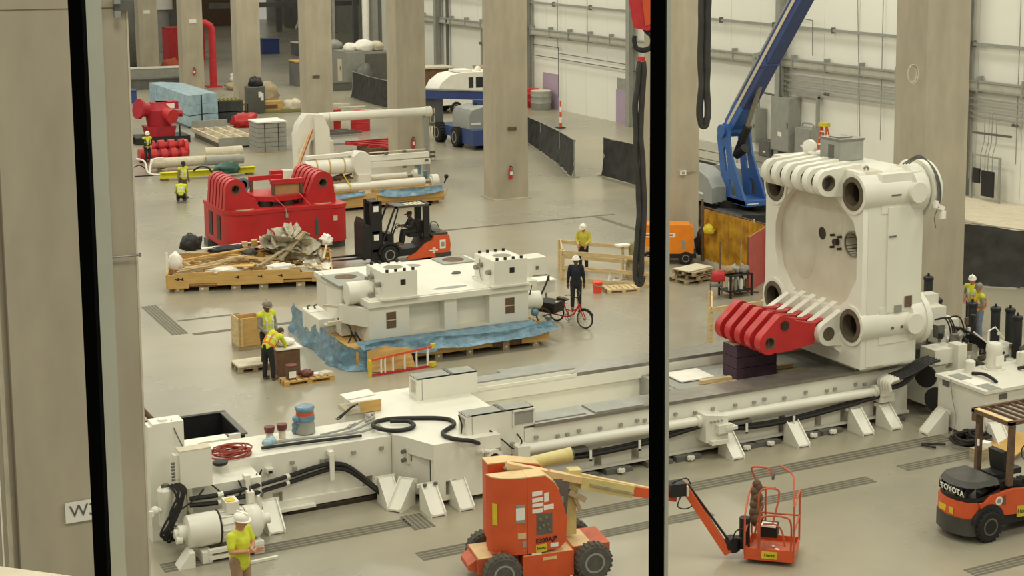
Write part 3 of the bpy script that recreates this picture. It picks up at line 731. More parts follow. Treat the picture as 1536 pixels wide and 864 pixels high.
b = MB(); b.box(24.5, 31.9, 1.46, 26.1, 35.3, 1.64); b.box(24.45, 31.5, 1.46, 26.15, 32.4, 2.2); b.box(24.45, 34.9, 1.46, 26.15, 35.8, 2.2); PW(b, 'foot', WHITE)
b = MB(); b.box(24.42, 31.49, 1.46, 24.449, 31.6, 1.66); b.box(24.55, 31.485, 1.86, 25.0, 31.499, 1.89); PW(b, 'foot_wiper', GREYD)
# small plates and slots on the side
b = MB(); b.box(25.52, 31.07, 3.10, 25.74, 31.098, 3.38); PW(b, 'dark_label', RUST)
b = MB(); b.box(25.20, 31.07, 3.00, 25.42, 31.098, 3.18); PW(b, 'grey_label', GREYM)
b = MB(); b.box(24.98, 31.02, 6.0, 25.28, 31.05, 6.04); b.box(24.98, 31.07, 4.95, 25.2, 31.099, 4.98); PW(b, 'slot', GREYD)
b = MB()
for x in (25.1, 25.4): b.cyl((x, 31.05, 2.62), (x, 31.01, 2.62), 0.04, n=8)
PW(b, 'plug', GREYD)
# cables slung round the upper end flange
for k in range(3):
    b = MB(); b.tube([(25.6+.1*k, 31.4, 6.72), (25.9, 31.2, 6.95-.04*k), (26.1, 31.05, 6.82), (26.2+.03*k, 30.86, 6.5), (26.25+.04*k, 30.78, 6.1), (26.25+.03*k, 30.78, 5.75)], 0.018, 5); PW(b, 'sling_cable', GREYD)
b = MB(); b.bx(26.28, 30.72, 5.66, 0.22, 0.1, 0.12, ry=0.4); b.bx(26.36, 30.72, 5.47, 0.14, 0.1, 0.2); b.bx(26.14, 30.72, 5.75, 0.1, 0.1, 0.18); PW(b, 'connector', PAPER)
b = MB(); b.tube([(26.22, 30.76, 5.62), (26.1, 30.72, 5.4), (26.15, 30.72, 5.15)], 0.014, 5); PW(b, 'sling_cable', GREYD)
b = MB(); b.tube([(24.55, 31.62, 6.63), (24.6, 31.6, 6.72), (24.68, 31.6, 6.63)], 0.03, 6); PW(b, 'lifting_eye', STEEL)
b = MB(); b.tube([(25.75, 31.7, 6.56), (25.8, 31.65, 6.72), (25.95, 31.6, 6.74), (26.05, 31.6, 6.56)], 0.05, 6); PW(b, 'lifting_loop', WHITE)
# grey block and clutter on the top
bk = thing('steel_block', 'square grey steel block sitting on top of the white platen', 'block', (24.95, 33.1, 6.63))
b = MB(); b.box(-0.05, -0.02, 0.0, 0.70, 0.85, 0.52); b.build('block', GREYM, bk)
b = MB(); b.box(-0.07, -0.04, 0.52, 0.72, 0.87, 0.57); b.box(0.05, 0.2, 0.57, 0.5, 0.6, 0.60); b.build('block_lid', STEEL, bk)
b = MB(); b.box(-0.056, 0.25, 0.05, -0.05, 0.5, 0.4); b.build('dark_slot', GREYD, bk)
sp = thing('strap_coil', 'white coiled strap lying on top of the platen', 'strap', (24.95, 34.45, 6.64))
b = MB(); b.lathe([(0, .1), (0.02, .2), (0.16, .2), (0.18, .1)], (-0.1, 0, 0.2), (1, 0.3, 0)); b.build('coil', PAPER, sp)
b = MB(); b.tube([(-0.1, -0.1, 0.07), (-0.15, -0.3, 0.07), (0.1, -0.5, 0.07), (0.35, -0.5, 0.07)], 0.06, 6); b.build('strap_end', PAPER, sp)
bb = MB(); bb.bx(25.45, 34.15, 6.75, 0.34, 0.2, 0.22, rz=0.2); tag(bb.build('tool_box', GREYD), 'small dark box beside the white strap on top of the platen', 'box')

# red link bars
rl = thing('red_linkage', 'bright red toggle link with five parallel bars pinned to the white platen', 'machine', (22.9, 33.2, 2.02))
for i in range(5):
    y = 32.28 + i*0.46
    pts = circ(22.14, 2.34, 0.31, 10, PI*0.75, PI*1.65, True) + [(22.75, 2.06), (23.5, 2.16), (23.55, 2.66), (23.0, 2.80), (22.55, 3.0), (22.42, 2.99)]
    b = MB(); b.prism(pts, y-0.125, y+0.125, 'y', holes=[circ(22.14, 2.34, 0.16, 16), circ(22.58, 2.74, 0.085, 12)]); lb = b.build('link_bar', RED, rl, local=False)
    b = MB(); b.ring((22.14, y-0.127, 2.34), (22.14, y+0.127, 2.34), 0.165, 0.13, 16); b.build('bush', BRONZE, lb, local=False)
b = MB(); b.box(22.7, 32.35, 2.12, 23.38, 34.2, 2.62); b.build('link_web', RED, rl, local=False)
for i in range(5):
    y = 32.28 + i*0.46
    b = MB(); b.prism(circ(23.8, 2.42, 0.33, 10, PI*0.3, PI*1.2, True) + [(23.1, 2.2), (23.1, 2.72)], y-0.11, y+0.11, 'y'); b.build('link_knuckle', RED, rl, local=False)
b = MB(); b.cyl((22.58, 32.12, 2.74), (22.58, 32.16, 2.74), 0.12, 0.12, n=14); b.build('oil_port', DARKB, rl, local=False)
# purple blocks under the link
pb = thing('support_block', 'dark purple stacked beams propping up the red link', 'block', (22.5, 33.5, 1.145))
for k, dz in enumerate((0, 0.29, 0.58)):
    b = MB(); b.box(-0.62, -0.24, dz+0.005, 0.62, 0.40, dz+0.28); b.build('beam', PURPLE, pb)
b = MB(); b.box(-0.6, -0.1, 0.865, -0.3, 0.35, 0.885); b.build('paper_slip', WOODG, pb)
# loose boards on the cross plate
for nm, lb, x, y, z, sx, sy, rz, m in (('board', 'pale sheet of board leaning toward the pit edge behind the purple block', 21.0, 34.15, 1.16, 1.0, 0.9, 0.0, PAPER),
        ('board', 'white square board on the plate in front of the purple block', 21.95, 32.75, 1.16, 0.8, 0.5, 0.1, PAPER),
        ('board', 'flat pale board on the plate beside the platen foot', 23.6, 33.0, 1.16, 0.9, 0.7, 0.0, WOODG)):
    b = MB(); b.bx(x, y, z+0.02, sx, sy, 0.03, rz=rz); tag(b.build(nm, m), lb, 'board')
for lb, x, y, l, rz in (('pale timber strip on the plate nearest the rail', 20.9, 32.9, 1.6, 0.02), ('short yellowish timber beam against the purple block', 21.3, 33.35, 0.9, -0.05), ('timber offcut on the plate behind the purple block', 23.6, 33.6, 0.5, 0.0)):
    b = MB(); b.bx(x, y, 1.21, l, 0.13, 0.10, rz=rz); tag(b.build('timber', WOOD), lb, 'timber')

# ---------------------------------------------------------------- hydraulic tank and power pack behind the platen
tk = thing('hydraulic_tank', 'large white hydraulic oil tank with motors and pipes crowded on its lid', 'tank', (28, 29.8, 0))
def TW(mb, name, m, parent=None, **k): return mb.build(name, m, parent or tk, local=False, **k)
b = MB(); b.box(26.28, 28.85, 0.10, 30.8, 30.6, 1.30); TW(b, 'tank_body', WHITE)
b = MB(); b.box(26.22, 28.78, 1.30, 30.86, 30.66, 1.38); lid = TW(b, 'tank_lid', WHITE)
for x, y in ((26.55, 30.1), (26.55, 29.05)):
    b = MB(); b.bx(x, y, 1.386, .36, .5, .012); TW(b, 'grey_sheet', GREYM, lid)
b = MB(); b.bx(26.6, 29.55, 1.386, .5, .55, .008); TW(b, 'paper', PAPER, lid)
for x, y, z, ax_ in ((26.27, 30.3, 1.2, 0), (26.85, 28.84, 1.16, 1)):
    b = MB()
    if ax_ == 0: b.box(x-.006, y-.13, z-.07, x, y+.13, z+.07)
    else: b.box(x-.13, y-.006, z-.07, x+.13, y, z+.07)
    TW(b, 'dark_plate', GREYD)
b = MB(); b.tube([(26.2, 30.05, 1.37), (26.22, 29.98, .9), (26.2, 29.8, .4), (26.0, 29.75, .05)], .012, 5); TW(b, 'drain_cable', GREYM)
b = MB(); b.box(26.3, 28.8, .0, 30.8, 30.6, .1); TW(b, 'tank_plinth', GREYD)
foot(tk, 26.15, 30.2, -PI/2); foot(tk, 26.5, 28.75, -0.2)
# vertical motor with lifting frame
b = MB(); b.lathe([(0, .3), (.03, .3), (.03, .2), (.42, .2), (.46, .22), (.62, .21), (.68, .17), (.70, .08)], (27.85, 30.3, 1.38), (0, 0, 1), 20); vm = TW(b, 'pump_motor', WHITE)
b = MB(); b.box(27.72, 30.07, 1.5, 27.98, 30.12, 1.75); TW(b, 'motor_plate', PAPER, vm)
b = MB(); b.tube([(27.62, 30.3, 2.0), (27.68, 30.35, 2.38), (27.95, 30.4, 2.44), (28.25, 30.4, 2.1)], .02, 6, smooth=False); TW(b, 'frame_pipe', WHITE)
for x, y, r, h in ((28.6, 30.0, .12, .4), (28.75, 30.3, .1, .3), (27.1, 30.35, .13, .28), (29.3, 30.2, .15, .3)):
    b = MB(); b.lathe([(0, r*1.3), (.04, r*1.3), (.04, r), (h, r), (h+.03, r*.7)], (x, y, 1.38), (0, 0, 1), 14); TW(b, 'filter', WHITE)
b = MB(); b.bx(29.35, 29.5, 1.55, .55, .45, .30); TW(b, 'rusty_box', RUST)
for P_ in ([(26.95, 30.1, 1.42), (27.05, 29.8, 1.46), (27.0, 29.45, 1.46), (26.95, 29.2, 1.42)], [(28.3, 29.9, 1.42), (28.5, 29.6, 1.5), (28.75, 29.3, 1.42)], [(28.6, 29.8, 1.45), (28.9, 29.6, 1.6), (29.0, 29.35, 1.42)], [(28.9, 30.2, 1.7), (29.3, 29.9, 1.75), (29.7, 29.7, 1.45)], [(29.0, 30.3, 1.9), (29.4, 30.0, 1.95), (29.8, 29.6, 1.6)]):
    b = MB(); b.tube(P_, .045, 7); TW(b, 'lid_hose', HOSE)
b = MB(); b.lathe([(0, .1), (.1, .18), (.7, .18), (.8, .1)], (28.9, 30.35, 1.75), (1, -.3, 0), 14); TW(b, 'heat_exchanger', STEEL)
# injection side of the press behind the platen
ij = thing('injection_unit', 'white injection unit with manifold blocks, valves and hoses behind the white platen', 'machine', (28, 32.5, 0))
def IW(mb, name, m, parent=None, **k): return mb.build(name, m, parent or ij, local=False, **k)
b = MB(); b.box(26.65, 31.4, .25, 27.2, 34.6, 1.35); b.box(27.2, 31.9, .2, 30.6, 34.2, .95); IW(b, 'base_frame', WHITE)
b = MB(); b.box(26.6, 31.05, .05, 30.6, 31.2, .25); IW(b, 'base_rail', WHITE)
b = MB(); b.lathe([(0, .2), (0, .30), (.07, .30), (.07, .2)], (26.64, 31.5, 1.05), (-1, -.5, 0), 18); IW(b, 'hose_ring', BLACK)
b = MB(); b.lathe([(0, .2), (0, .33), (.07, .33), (.07, .2)], (26.6, 31.0, .55), (-1, -.5, 0), 18); IW(b, 'hose_ring', BLACK)
b = MB(); b.box(26.75, 31.3, 1.36, 27.55, 31.9, 1.75); IW(b, 'valve_block', WHITE)
b = MB(); b.box(27.35, 31.1, 1.2, 27.65, 31.5, 1.86); IW(b, 'valve_block', WHITE)
b = MB(); b.lathe([(0, .4), (.1, .42), (.5, .42), (.55, .3)], (26.72, 32.4, 1.7), (0, 0, 1), 20); IW(b, 'shot_cylinder', STEEL)
b = MB(); b.lathe([(0, .36), (.3, .36), (.3, .5), (.45, .5)], (26.72, 32.4, 1.36), (0, 0, 1), 18); IW(b, 'cylinder_base', GREYD)
for x, y, z, sx, sy, sz in ((27.7, 32.6, 2.35, .5, .6, .5), (28.3, 32.7, 1.85, .45, .5, .6), (28.0, 32.3, 1.4, .7, .5, .7), (27.5, 32.1, 1.9, .35, .35, .35), (28.7, 32.4, 1.2, .5, .5, .5), (29.3, 32.8, 1.1, .6, .6, .3), (27.8, 32.9, 2.7, .45, .35, .3), (30.0, 32.5, 1.1, .8, .7, .3)):
    b = MB(); b.bx(x, y, z, sx, sy, sz, rz=.1*math.sin(x*9)); IW(b, 'manifold_block', WHITE)
b = MB(); b.bx(27.32, 31.98, 2.05, .02, .2, .34); b.bx(27.45, 31.9, 2.05, .2, .02, .34); IW(b, 'dark_port', GREYD)
rnd = random.Random(11)
for i in range(46):
    x, y, z = rnd.uniform(26.9, 30.2), rnd.uniform(31.5, 32.4), 0; z = rnd.uniform(1.1, 2.2) if x < 28.6 else rnd.uniform(.95, 1.4)
    b = MB(); r = rnd.uniform(.03, .08)
    if i % 3 == 0: b.cyl((x, y, z), (x, y, z+rnd.uniform(.1, .25)), r, n=8)
    elif i % 3 == 1: b.bx(x, y, z, r*3, r*2, r*2.4, rz=rnd.uniform(0, 1))
    else: b.cyl((x, y, z), (x-.18, y-.05, z+rnd.uniform(-.05, .1)), r, n=8)
    IW(b, 'fitting', rnd.choice([GREYD, WHITE, BLACK, STEEL, RUST]))
for i in range(8):
    b = MB(); y = 31.7+.09*i
    b.tube([(28.15+.03*i, y+.3, 2.05-.02*i), (28.5, y+.15, 1.85), (28.95, y, 1.55-.02*i), (29.25, y-.1, 1.25)], .035, 6); IW(b, 'bundle_hose', HOSE)
for i in range(4):
    x = rnd.uniform(27.3, 28.2); b = MB(); b.tube([(x, 32.2, 2.3), (x+.2, 32.0, 2.35), (x+.3, 31.9, 2.0), (x+.25, 31.9, 1.6)], .022, 5); IW(b, 'thin_hose', HOSE)
b = MB(); b.box(29.3, 31.75, 1.75, 29.36, 31.8, 1.82); b.bar((28.3, 31.6, 2.0), (29.2, 31.45, 1.3), .03, .04); IW(b, 'hose_rail', WHITE)
# black nitrogen bottles standing behind
gas = [(1393,413,2.0), (1407,446,0), (1387,447,0), (1493,462,0), (1508,463,0), (1527,474,0), (1459,455,0)]
pos = [(29.77, 35.20, 2.32), (28.30, 33.60, 2.08), (28.75, 33.60, 2.03), (30.11, 32.70, 1.27), (30.67, 32.70, 1.19), (30.29, 32.00, 0.78), (29.88, 33.40, 1.37)]
tops = [(29.75, 35.20, 2.70), (28.28, 33.60, 2.58), (28.73, 33.60, 2.49), (30.06, 32.70, 2.28), (30.60, 32.70, 2.18), (30.22, 32.00, 2.16), (29.84, 33.40, 2.29)]
nb = None
names = ['black gas cylinder peeking out behind the white platen', 'black gas cylinder over the manifold, the one closer to the platen', 'black gas cylinder over the manifold, the one further from the platen',
         'tall black gas cylinder, first of the pair beside the tank', 'tall black gas cylinder, second of the pair beside the tank', 'tall black gas cylinder standing closest to the tank lid', 'tall black gas cylinder in front of the two workers in vests']
for i, (p, t) in enumerate(zip(pos, tops)):
    zb = 0.96 if p[0] < 30.6 and 31.9 < p[1] < 34.2 else 0.0
    if p[1] > 34.2: zb = 1.36 if p[0] < 27.2 else 0.0
    h = t[2] - zb
    a = thing('gas_cylinder', names[i], 'gas cylinder', (t[0], p[1], zb), group='black nitrogen bottles of the press')
    b = MB(); b.lathe([(0, .11), (.02, .13), (h-.16, .13), (h-.12, .11)], (0, 0, 0), (0, 0, 1), 14); b.build('bottle', BLACK, a)
    b = MB(); b.lathe([(h-.13, .15), (h-.05, .15), (h-.02, .1)], (0, 0, 0), (0, 0, 1), 14); b.cyl((0, 0, h-.02), (0, 0, h+.06), .035, n=8); b.build('bottle_cap', BLACK, a)

# ---------------------------------------------------------------- helpers for machines on wheels
def wheel(parent, x, y, r, w, tyre, rim, axis='y', nm='wheel', hub=0.55, side=-1):
    """a tyre with tread blocks, a rim and a hub cap; side tells which way the dish faces"""
    a = {'y': Vector((0, 1, 0)), 'x': Vector((1, 0, 0))}[axis]
    c = Vector((x, y, r)); b = MB()
    b.lathe([(-w/2, r*hub), (-w/2, r*0.86), (-w*0.36, r*0.97), (w*0.36, r*0.97), (w/2, r*0.86), (w/2, r*hub)], c, a, 28)
    n = 22
    for i in range(n):
        t = 2*PI*i/n
        p = c + (Vector((math.cos(t), 0, math.sin(t))) if axis == 'y' else Vector((0, math.cos(t), math.sin(t))))*r*0.965
        if axis == 'y': b.bx(p.x, p.y, p.z, r*0.09, w*0.9, r*0.13, ry=-t)
        else: b.bx(p.x, p.y, p.z, w*0.9, r*0.09, r*0.13, rx=t)
    o = b.build(nm, tyre, parent)
    b = MB(); b.ring(c + a*side*w*0.51, c + a*side*w*0.20, r*hub, r*hub*0.82, 24); b.build('rim', rim, o)
    b = MB(); b.cyl(c + a*side*w*0.30, c + a*side*w*0.22, r*hub*0.82, n=20); b.cyl(c + a*side*w*0.46, c + a*side*w*0.28, r*hub*0.42, r*hub*0.5, n=14)
    for i in range(6):
        t = 2*PI*i/6; q = (Vector((math.cos(t), 0, math.sin(t))) if axis == 'y' else Vector((0, math.cos(t), math.sin(t))))*r*hub*0.64
        b.cyl(c + q + a*side*w*0.36, c + q + a*side*w*0.25, r*0.04, n=6)
    b.build('hub', GREYD, o)
    return o

def hazard(parent, p0, p1, h, nrm, n, m1, m2, name='hazard_stripe'):
    """short slanted stripes between two points on a face"""
    p0, p1, nrm = Vector(p0), Vector(p1), Vector(nrm); b = MB()
    for i in range(n):
        a = p0.lerp(p1, (i+0.1)/n); c = p0.lerp(p1, (i+0.5)/n); u = Vector((0, 0, h)); s = (p1-p0)/n*0.4
        q = [a, c, c + u + s, a + u + s]
        b.add([x + nrm*0.004 for x in q] + [x for x in q], [(0,1,2,3),(7,6,5,4),(0,4,5,1),(1,5,6,2),(2,6,7,3),(3,7,4,0)])
    o = b.build(name, m1, parent); o['kind'] = 'stuff'; return o

def sticker(parent, corners, m, name='sticker', t=0.004):
    q = [Vector(p) for p in corners]; n = (q[1]-q[0]).cross(q[3]-q[0]).normalized(); b = MB()
    b.add([p + n*t for p in q] + q, [(0,1,2,3),(7,6,5,4),(0,4,5,1),(1,5,6,2),(2,6,7,3),(3,7,4,0)])
    return b.build(name, m, parent)

# ---------------------------------------------------------------- orange boom lift
BLC = Vector((13.15, 27.03, 0)); BLR = -0.16
bl = thing('boom_lift', 'orange and cream articulated boom lift with dusty wheels and a jib basket', 'boom lift', BLC, BLR)
def bl_(w): return Matrix.Rotation(-BLR, 4, 'Z') @ (Vector(w) - BLC)
for x, y, s in ((-0.9, -0.66, -1), (0.93, -0.66, -1), (-0.9, 0.66, 1), (0.93, 0.66, 1)): wheel(bl, x, y, 0.37, 0.26, TYREG, GREYM, side=s)
b = MB(); b.prism([(-0.48, 0.12), (0.55, 0.12), (0.55, 0.62), (-0.48, 0.62)], -0.62, 0.6, 'y'); cb = b.build('battery_box', ORANGE, bl)
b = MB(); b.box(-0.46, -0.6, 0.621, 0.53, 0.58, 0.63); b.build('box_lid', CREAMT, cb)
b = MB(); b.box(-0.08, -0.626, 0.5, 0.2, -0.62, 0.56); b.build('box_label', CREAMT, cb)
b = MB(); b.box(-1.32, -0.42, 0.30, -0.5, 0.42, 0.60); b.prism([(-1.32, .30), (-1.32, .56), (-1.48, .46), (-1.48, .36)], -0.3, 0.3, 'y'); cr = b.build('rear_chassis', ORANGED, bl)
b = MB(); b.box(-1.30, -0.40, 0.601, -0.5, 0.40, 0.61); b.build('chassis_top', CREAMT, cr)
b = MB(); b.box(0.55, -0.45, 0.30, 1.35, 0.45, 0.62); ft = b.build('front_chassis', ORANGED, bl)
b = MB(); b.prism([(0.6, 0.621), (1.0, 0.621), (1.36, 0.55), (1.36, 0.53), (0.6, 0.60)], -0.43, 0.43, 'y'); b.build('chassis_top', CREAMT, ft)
b = MB(); b.cyl((-0.9, -0.6, 0.37), (-0.9, 0.6, 0.37), 0.09); b.build('axle', GREYD, bl)
b = MB(); b.cyl((0.93, -0.6, 0.37), (0.93, 0.6, 0.37), 0.09); b.build('axle', GREYD, bl)
b = MB(); b.cyl((0, 0, 0.6), (0, 0, 0.74), 0.42, n=24); b.build('slew_ring', GREYD, bl)
# counterweight hood: rounded tail plus the slanted control side
tail = [(-0.38, -0.60), (-0.62, -0.585), (-0.86, -0.50), (-1.02, -0.36), (-1.08, -0.16), (-0.38, -0.16)]
b = MB(); b.prism(tail, 0.74, 2.18, 'z'); b.prism([(x*0.96-0.02, y) for x, y in tail], 0.66, 0.74, 'z'); th = b.build('tail_hood', ORANGE, bl)
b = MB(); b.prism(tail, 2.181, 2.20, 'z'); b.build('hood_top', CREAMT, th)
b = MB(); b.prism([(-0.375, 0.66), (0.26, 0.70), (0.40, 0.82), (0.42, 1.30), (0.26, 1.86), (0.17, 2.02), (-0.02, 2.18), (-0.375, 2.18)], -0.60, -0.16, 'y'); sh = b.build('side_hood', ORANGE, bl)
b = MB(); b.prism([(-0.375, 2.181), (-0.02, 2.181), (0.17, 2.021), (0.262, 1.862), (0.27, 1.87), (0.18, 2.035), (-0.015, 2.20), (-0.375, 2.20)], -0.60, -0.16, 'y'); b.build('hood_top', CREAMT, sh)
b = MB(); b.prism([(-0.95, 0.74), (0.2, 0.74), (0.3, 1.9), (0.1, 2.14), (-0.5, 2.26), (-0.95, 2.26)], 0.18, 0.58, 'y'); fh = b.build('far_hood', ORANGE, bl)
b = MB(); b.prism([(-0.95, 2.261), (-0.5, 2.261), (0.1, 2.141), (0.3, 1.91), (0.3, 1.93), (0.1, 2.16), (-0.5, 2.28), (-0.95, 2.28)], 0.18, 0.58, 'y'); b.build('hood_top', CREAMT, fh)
y_ = -0.601
def st(x0, z0, x1, z1, m, p=sh, nm='sticker', sl=0.0): return sticker(p, [(x0, y_, z0), (x1, y_, z0+sl), (x1, y_, z1+sl), (x0, y_, z1)], m, nm)
for x0, z0, x1, z1 in ((-0.28, 1.80, -0.08, 1.89), (-0.28, 1.68, -0.06, 1.76), (-0.28, 1.58, -0.06, 1.65), (-0.28, 1.46, -0.07, 1.54), (-0.04, 1.66, 0.05, 1.84), (-0.05, 1.50, 0.15, 1.60)): st(x0, z0, x1, z1, PAPER, sl=0.01)
cp = st(-0.20, 1.02, 0.12, 1.44, GREYD, nm='control_panel')
b = MB()
for k, (x, z) in enumerate(((-0.12, 1.33), (0.0, 1.36), (0.03, 1.22), (-0.06, 1.2), (-0.13, 1.15), (0.06, 1.1))): b.cyl((x, y_-0.004, z), (x, y_-0.03, z), 0.03 - 0.003*(k % 3), n=8)
o_ = b.build('control_knob', OLIVE, cp); o_['kind'] = 'stuff'
lettering('E300AJP', 0.125, (0.0, y_-0.006, 0.90), (PI/2, -0.05, 0), BLACK, sh, bold=0.003)
ys = sticker(sh, [(-0.2, y_, 0.66), (-0.09, y_, 0.6), (0.02, y_, 0.66), (0.02, y_, 0.84)][0:0] or [(-0.21, y_, 0.66), (0.01, y_, 0.67), (0.01, y_, 0.83), (-0.21, y_, 0.82)], YELLOW, 'yellow_label')
lettering('Hertz', 0.075, (-0.10, y_-0.008, 0.75), (PI/2, -0.05, 0), BLACK, ys)
st(0.08, 0.74, 0.24, 0.82, PAPER); st(-0.3, 0.62, -0.1, 0.66, PAPER); 
def stt(p, q, z0, z1, m, nm='sticker'):
    (x0, y0), (x1, y1) = p, q; n = Vector((y1-y0, x0-x1, 0)).normalized()*0.003
    return sticker(th, [(x0+n.x, y0+n.y, z0), (x1+n.x, y1+n.y, z0), (x1+n.x, y1+n.y, z1), (x0+n.x, y0+n.y, z1)], m, nm)
gp = stt((-0.60, -0.586), (-0.42, -0.598), 1.30, 1.66, GREYM, 'grey_plate')
stt((-0.605, -0.592), (-0.43, -0.604), 1.36, 1.60, PAPER)
stt((-0.57, -0.588), (-0.41, -0.600), 0.98, 1.10, CREAMT)
stt((-0.48, -0.594), (-0.41, -0.600), 0.80, 0.94, GREYM)
stt((-1.01, -0.372), (-0.93, -0.445), 1.25, 1.68, YELLOW, 'yellow_label')
hazard(th, (-0.94, -0.44, 0.68), (-0.42, -0.60, 0.68), 0.07, (-0.1, -1, 0), 6, CREAMT, None)
# boom, riser and links
A = bl_((12.48, 27.12, 2.26)); B = bl_((15.05, 26.62, 1.48)); Cc = bl_((15.95, 26.40, 1.28))
d_ = (B - A).normalized()
b = MB(); b.bar(A + d_*0.05 + Vector((0, 0, .03)), A + d_*1.75 + Vector((0, 0, .03)), 0.17, 0.13); ul = b.build('upper_link', CREAMT, bl)
b = MB(); b.bar(A + d_*0.02 + Vector((0, 0, -.02)), A + d_*0.1 + Vector((0, 0, -.12)), 0.16, 0.05); b.build('link_pin', GREYD, ul)
b = MB(); b.bar(A + d_*1.62 + Vector((0, 0, -.02)), B + Vector((0, 0, 0)), 0.20, 0.25); bs = b.build('boom_sleeve', CREAM, bl)
b = MB(); b.bar(A + d_*1.64 + Vector((0, 0, .125)), B + d_*.8 + Vector((0, 0, .10)), 0.10, 0.06); b.build('cable_track', CREAMT, bs)
b = MB(); b.bar(A + d_*1.75 + Vector((0.03, -.115, -.02)), B + Vector((0, -.115, -.02)), 0.03, 0.05); b.build('sleeve_rail', WOODG, bs)
b = MB(); b.bar(B - d_*0.1, Cc, 0.15, 0.19); b.build('inner_boom', ORANGE, bl)
# cylinder of the tower link behind
b = MB(); b.cyl(bl_((13.0, 27.7, 2.0)), bl_((14.15, 27.5, 2.13)), 0.12, 0.14); cy = b.build('tower_cylinder', CREAM, bl)
b = MB(); b.cyl(bl_((14.15, 27.5, 2.13)), bl_((14.17, 27.5, 2.13)), 0.11); b.build('cylinder_end', GREYD, cy)
b = MB(); b.prism([(0.46, 0.70), (0.80, 0.70), (0.80, 1.42), (0.92, 2.0), (0.66, 2.02), (0.42, 1.2)], -0.02, 0.22, 'y'); ma = b.build('riser_mast', CREAM, bl)
b = MB(); b.prism([(0.1, 1.15), (0.56, 1.15), (0.62, 1.9), (0.1, 1.95)], -0.14, 0.14, 'y'); b.build('dark_housing', GREYD, ma)
b = MB(); b.box(0.3, -0.145, 1.42, 0.5, -0.141, 1.56); b.build('sticker', GREYM, ma)
b = MB(); b.lathe([(0, .05), (0.02, .05), (0.02, .035), (0.15, .03)], (0.22, -0.05, 1.95), (0, 0, 1), 10); b.build('beacon', ORANGE, ma)
b = MB(); b.bar((0.62, -0.1, 1.62), (0.95, -0.12, 1.42), 0.1, 0.1); b.bar((0.70, -0.1, 1.58), (0.86, -0.1, 1.2), 0.07, 0.07); b.build('lift_linkage', WOODG, ma)
# jib head, jib and basket
J0 = bl_((15.98, 26.35, 1.46)); J1 = bl_((16.80, 25.86, 0.18))
b = MB(); b.bx(J0.x-.06, J0.y, J0.z, 0.34, 0.3, 0.26, rz=0.0); jh = b.build('jib_head', BLACK, bl)
b = MB(); b.bx(J0.x+.12, J0.y-.1, J0.z-.02, 0.03, 0.2, 0.2); b.build('head_band', SILVER, jh)
b = MB(); b.tube([J0+Vector((-.2,0,.1)), J0+Vector((-.05,-.1,.2)), J0+Vector((.15,-.05,.2)), J0+Vector((.26,0,.05))], 0.014, 5); b.tube([J0+Vector((-.02,-.15,-.12)), J0+Vector((-.1,-.2,-.3)), J0+Vector((.1,-.18,-.38)), J0+Vector((.34,-.1,-.32))], 0.014, 5); b.build('jib_hose', HOSE, jh)
b = MB(); b.bar(J0 + Vector((0.1, 0, 0.05)), J1 + (J1-J0)*.05, 0.16, 0.15); jb_ = b.build('jib_arm', ORANGE, bl)
dj = (J1-J0).normalized()
b = MB(); b.bar(J0 + Vector((0.2, .0, 0.05)) , J1 + Vector((0.11, .0, 0.12)), 0.06, 0.04); b.build('jib_groove', BLACK, jb_)
b = MB(); b.cyl(J1 + Vector((.15, -.1, 0.1)), J1 + Vector((.15, .12, .1)), 0.16); b.bx(J1.x+.32, J1.y, J1.z+.12, 0.22, 0.2, 0.22); b.cyl(J1+Vector((.42, .02, -.02)), J1+Vector((.42, .02, .62)), 0.11); rot = b.build('rotator', BLACK, bl)
b = MB(); b.tube([J1+Vector((.1,-.1,.2)), J1+Vector((.15,-.15,.42)), J1+Vector((.36,-.1,.44))], 0.015, 5); b.build('rotator_hose', HOSE, rot)
# basket in its own frame
bo = Vector((16.98, 25.45, 0.10)); bu = Vector((0.745, -0.667, 0)); bv = Vector((0.667, 0.745, 0)); bz = Vector((0, 0, 1))
def K(x, y, z): return bl_(bo + bu*x + bv*y + bz*z)
BWd, BDp = 0.98, 1.0
b = MB()
q = [K(0, 0, 0), K(BWd, 0, 0), K(BWd, BDp, 0), K(0, BDp, 0), K(0, 0, .05), K(BWd, 0, .05), K(BWd, BDp, .05), K(0, BDp, .05)]
b.add(q, [(0,3,2,1),(4,5,6,7),(0,1,5,4),(1,2,6,5),(2,3,7,6),(3,0,4,7)]); bf = b.build('basket_floor', ORANGED, bl)
for (x0, y0, x1, y1, h) in ((0, 0, BWd, 0, .24), (BWd, 0, BWd, BDp, .16), (BWd, BDp, 0, BDp, .16), (0, BDp, 0, 0, .16)):
    b = MB(); b.bar(K(x0, y0, h/2), K(x1, y1, h/2), 0.02, h); b.build('toe_board', ORANGE, bl)
yl = MB(); yl.bar(K(.34, -.014, .12), K(.66, -.014, .12), 0.006, 0.15); yl.build('yellow_label', YELLOW, bf)
lt = lettering('Hertz', 0.09, K(.5, -.022, .12), (PI/2, 0, math.atan2(bu.y, bu.x) - BLR), BLACK, bf)
H1 = 1.16
for x, y, z in ((0, 0, .9), (BWd, 0, H1), (BWd, BDp, H1), (0, BDp, H1), (0.28, BDp, H1), (0.26, 0, .75)):
    b = MB(); b.tube([K(x, y, .1), K(x, y, z)], 0.022, 8, smooth=False); b.build('post', ORANGED, bl)
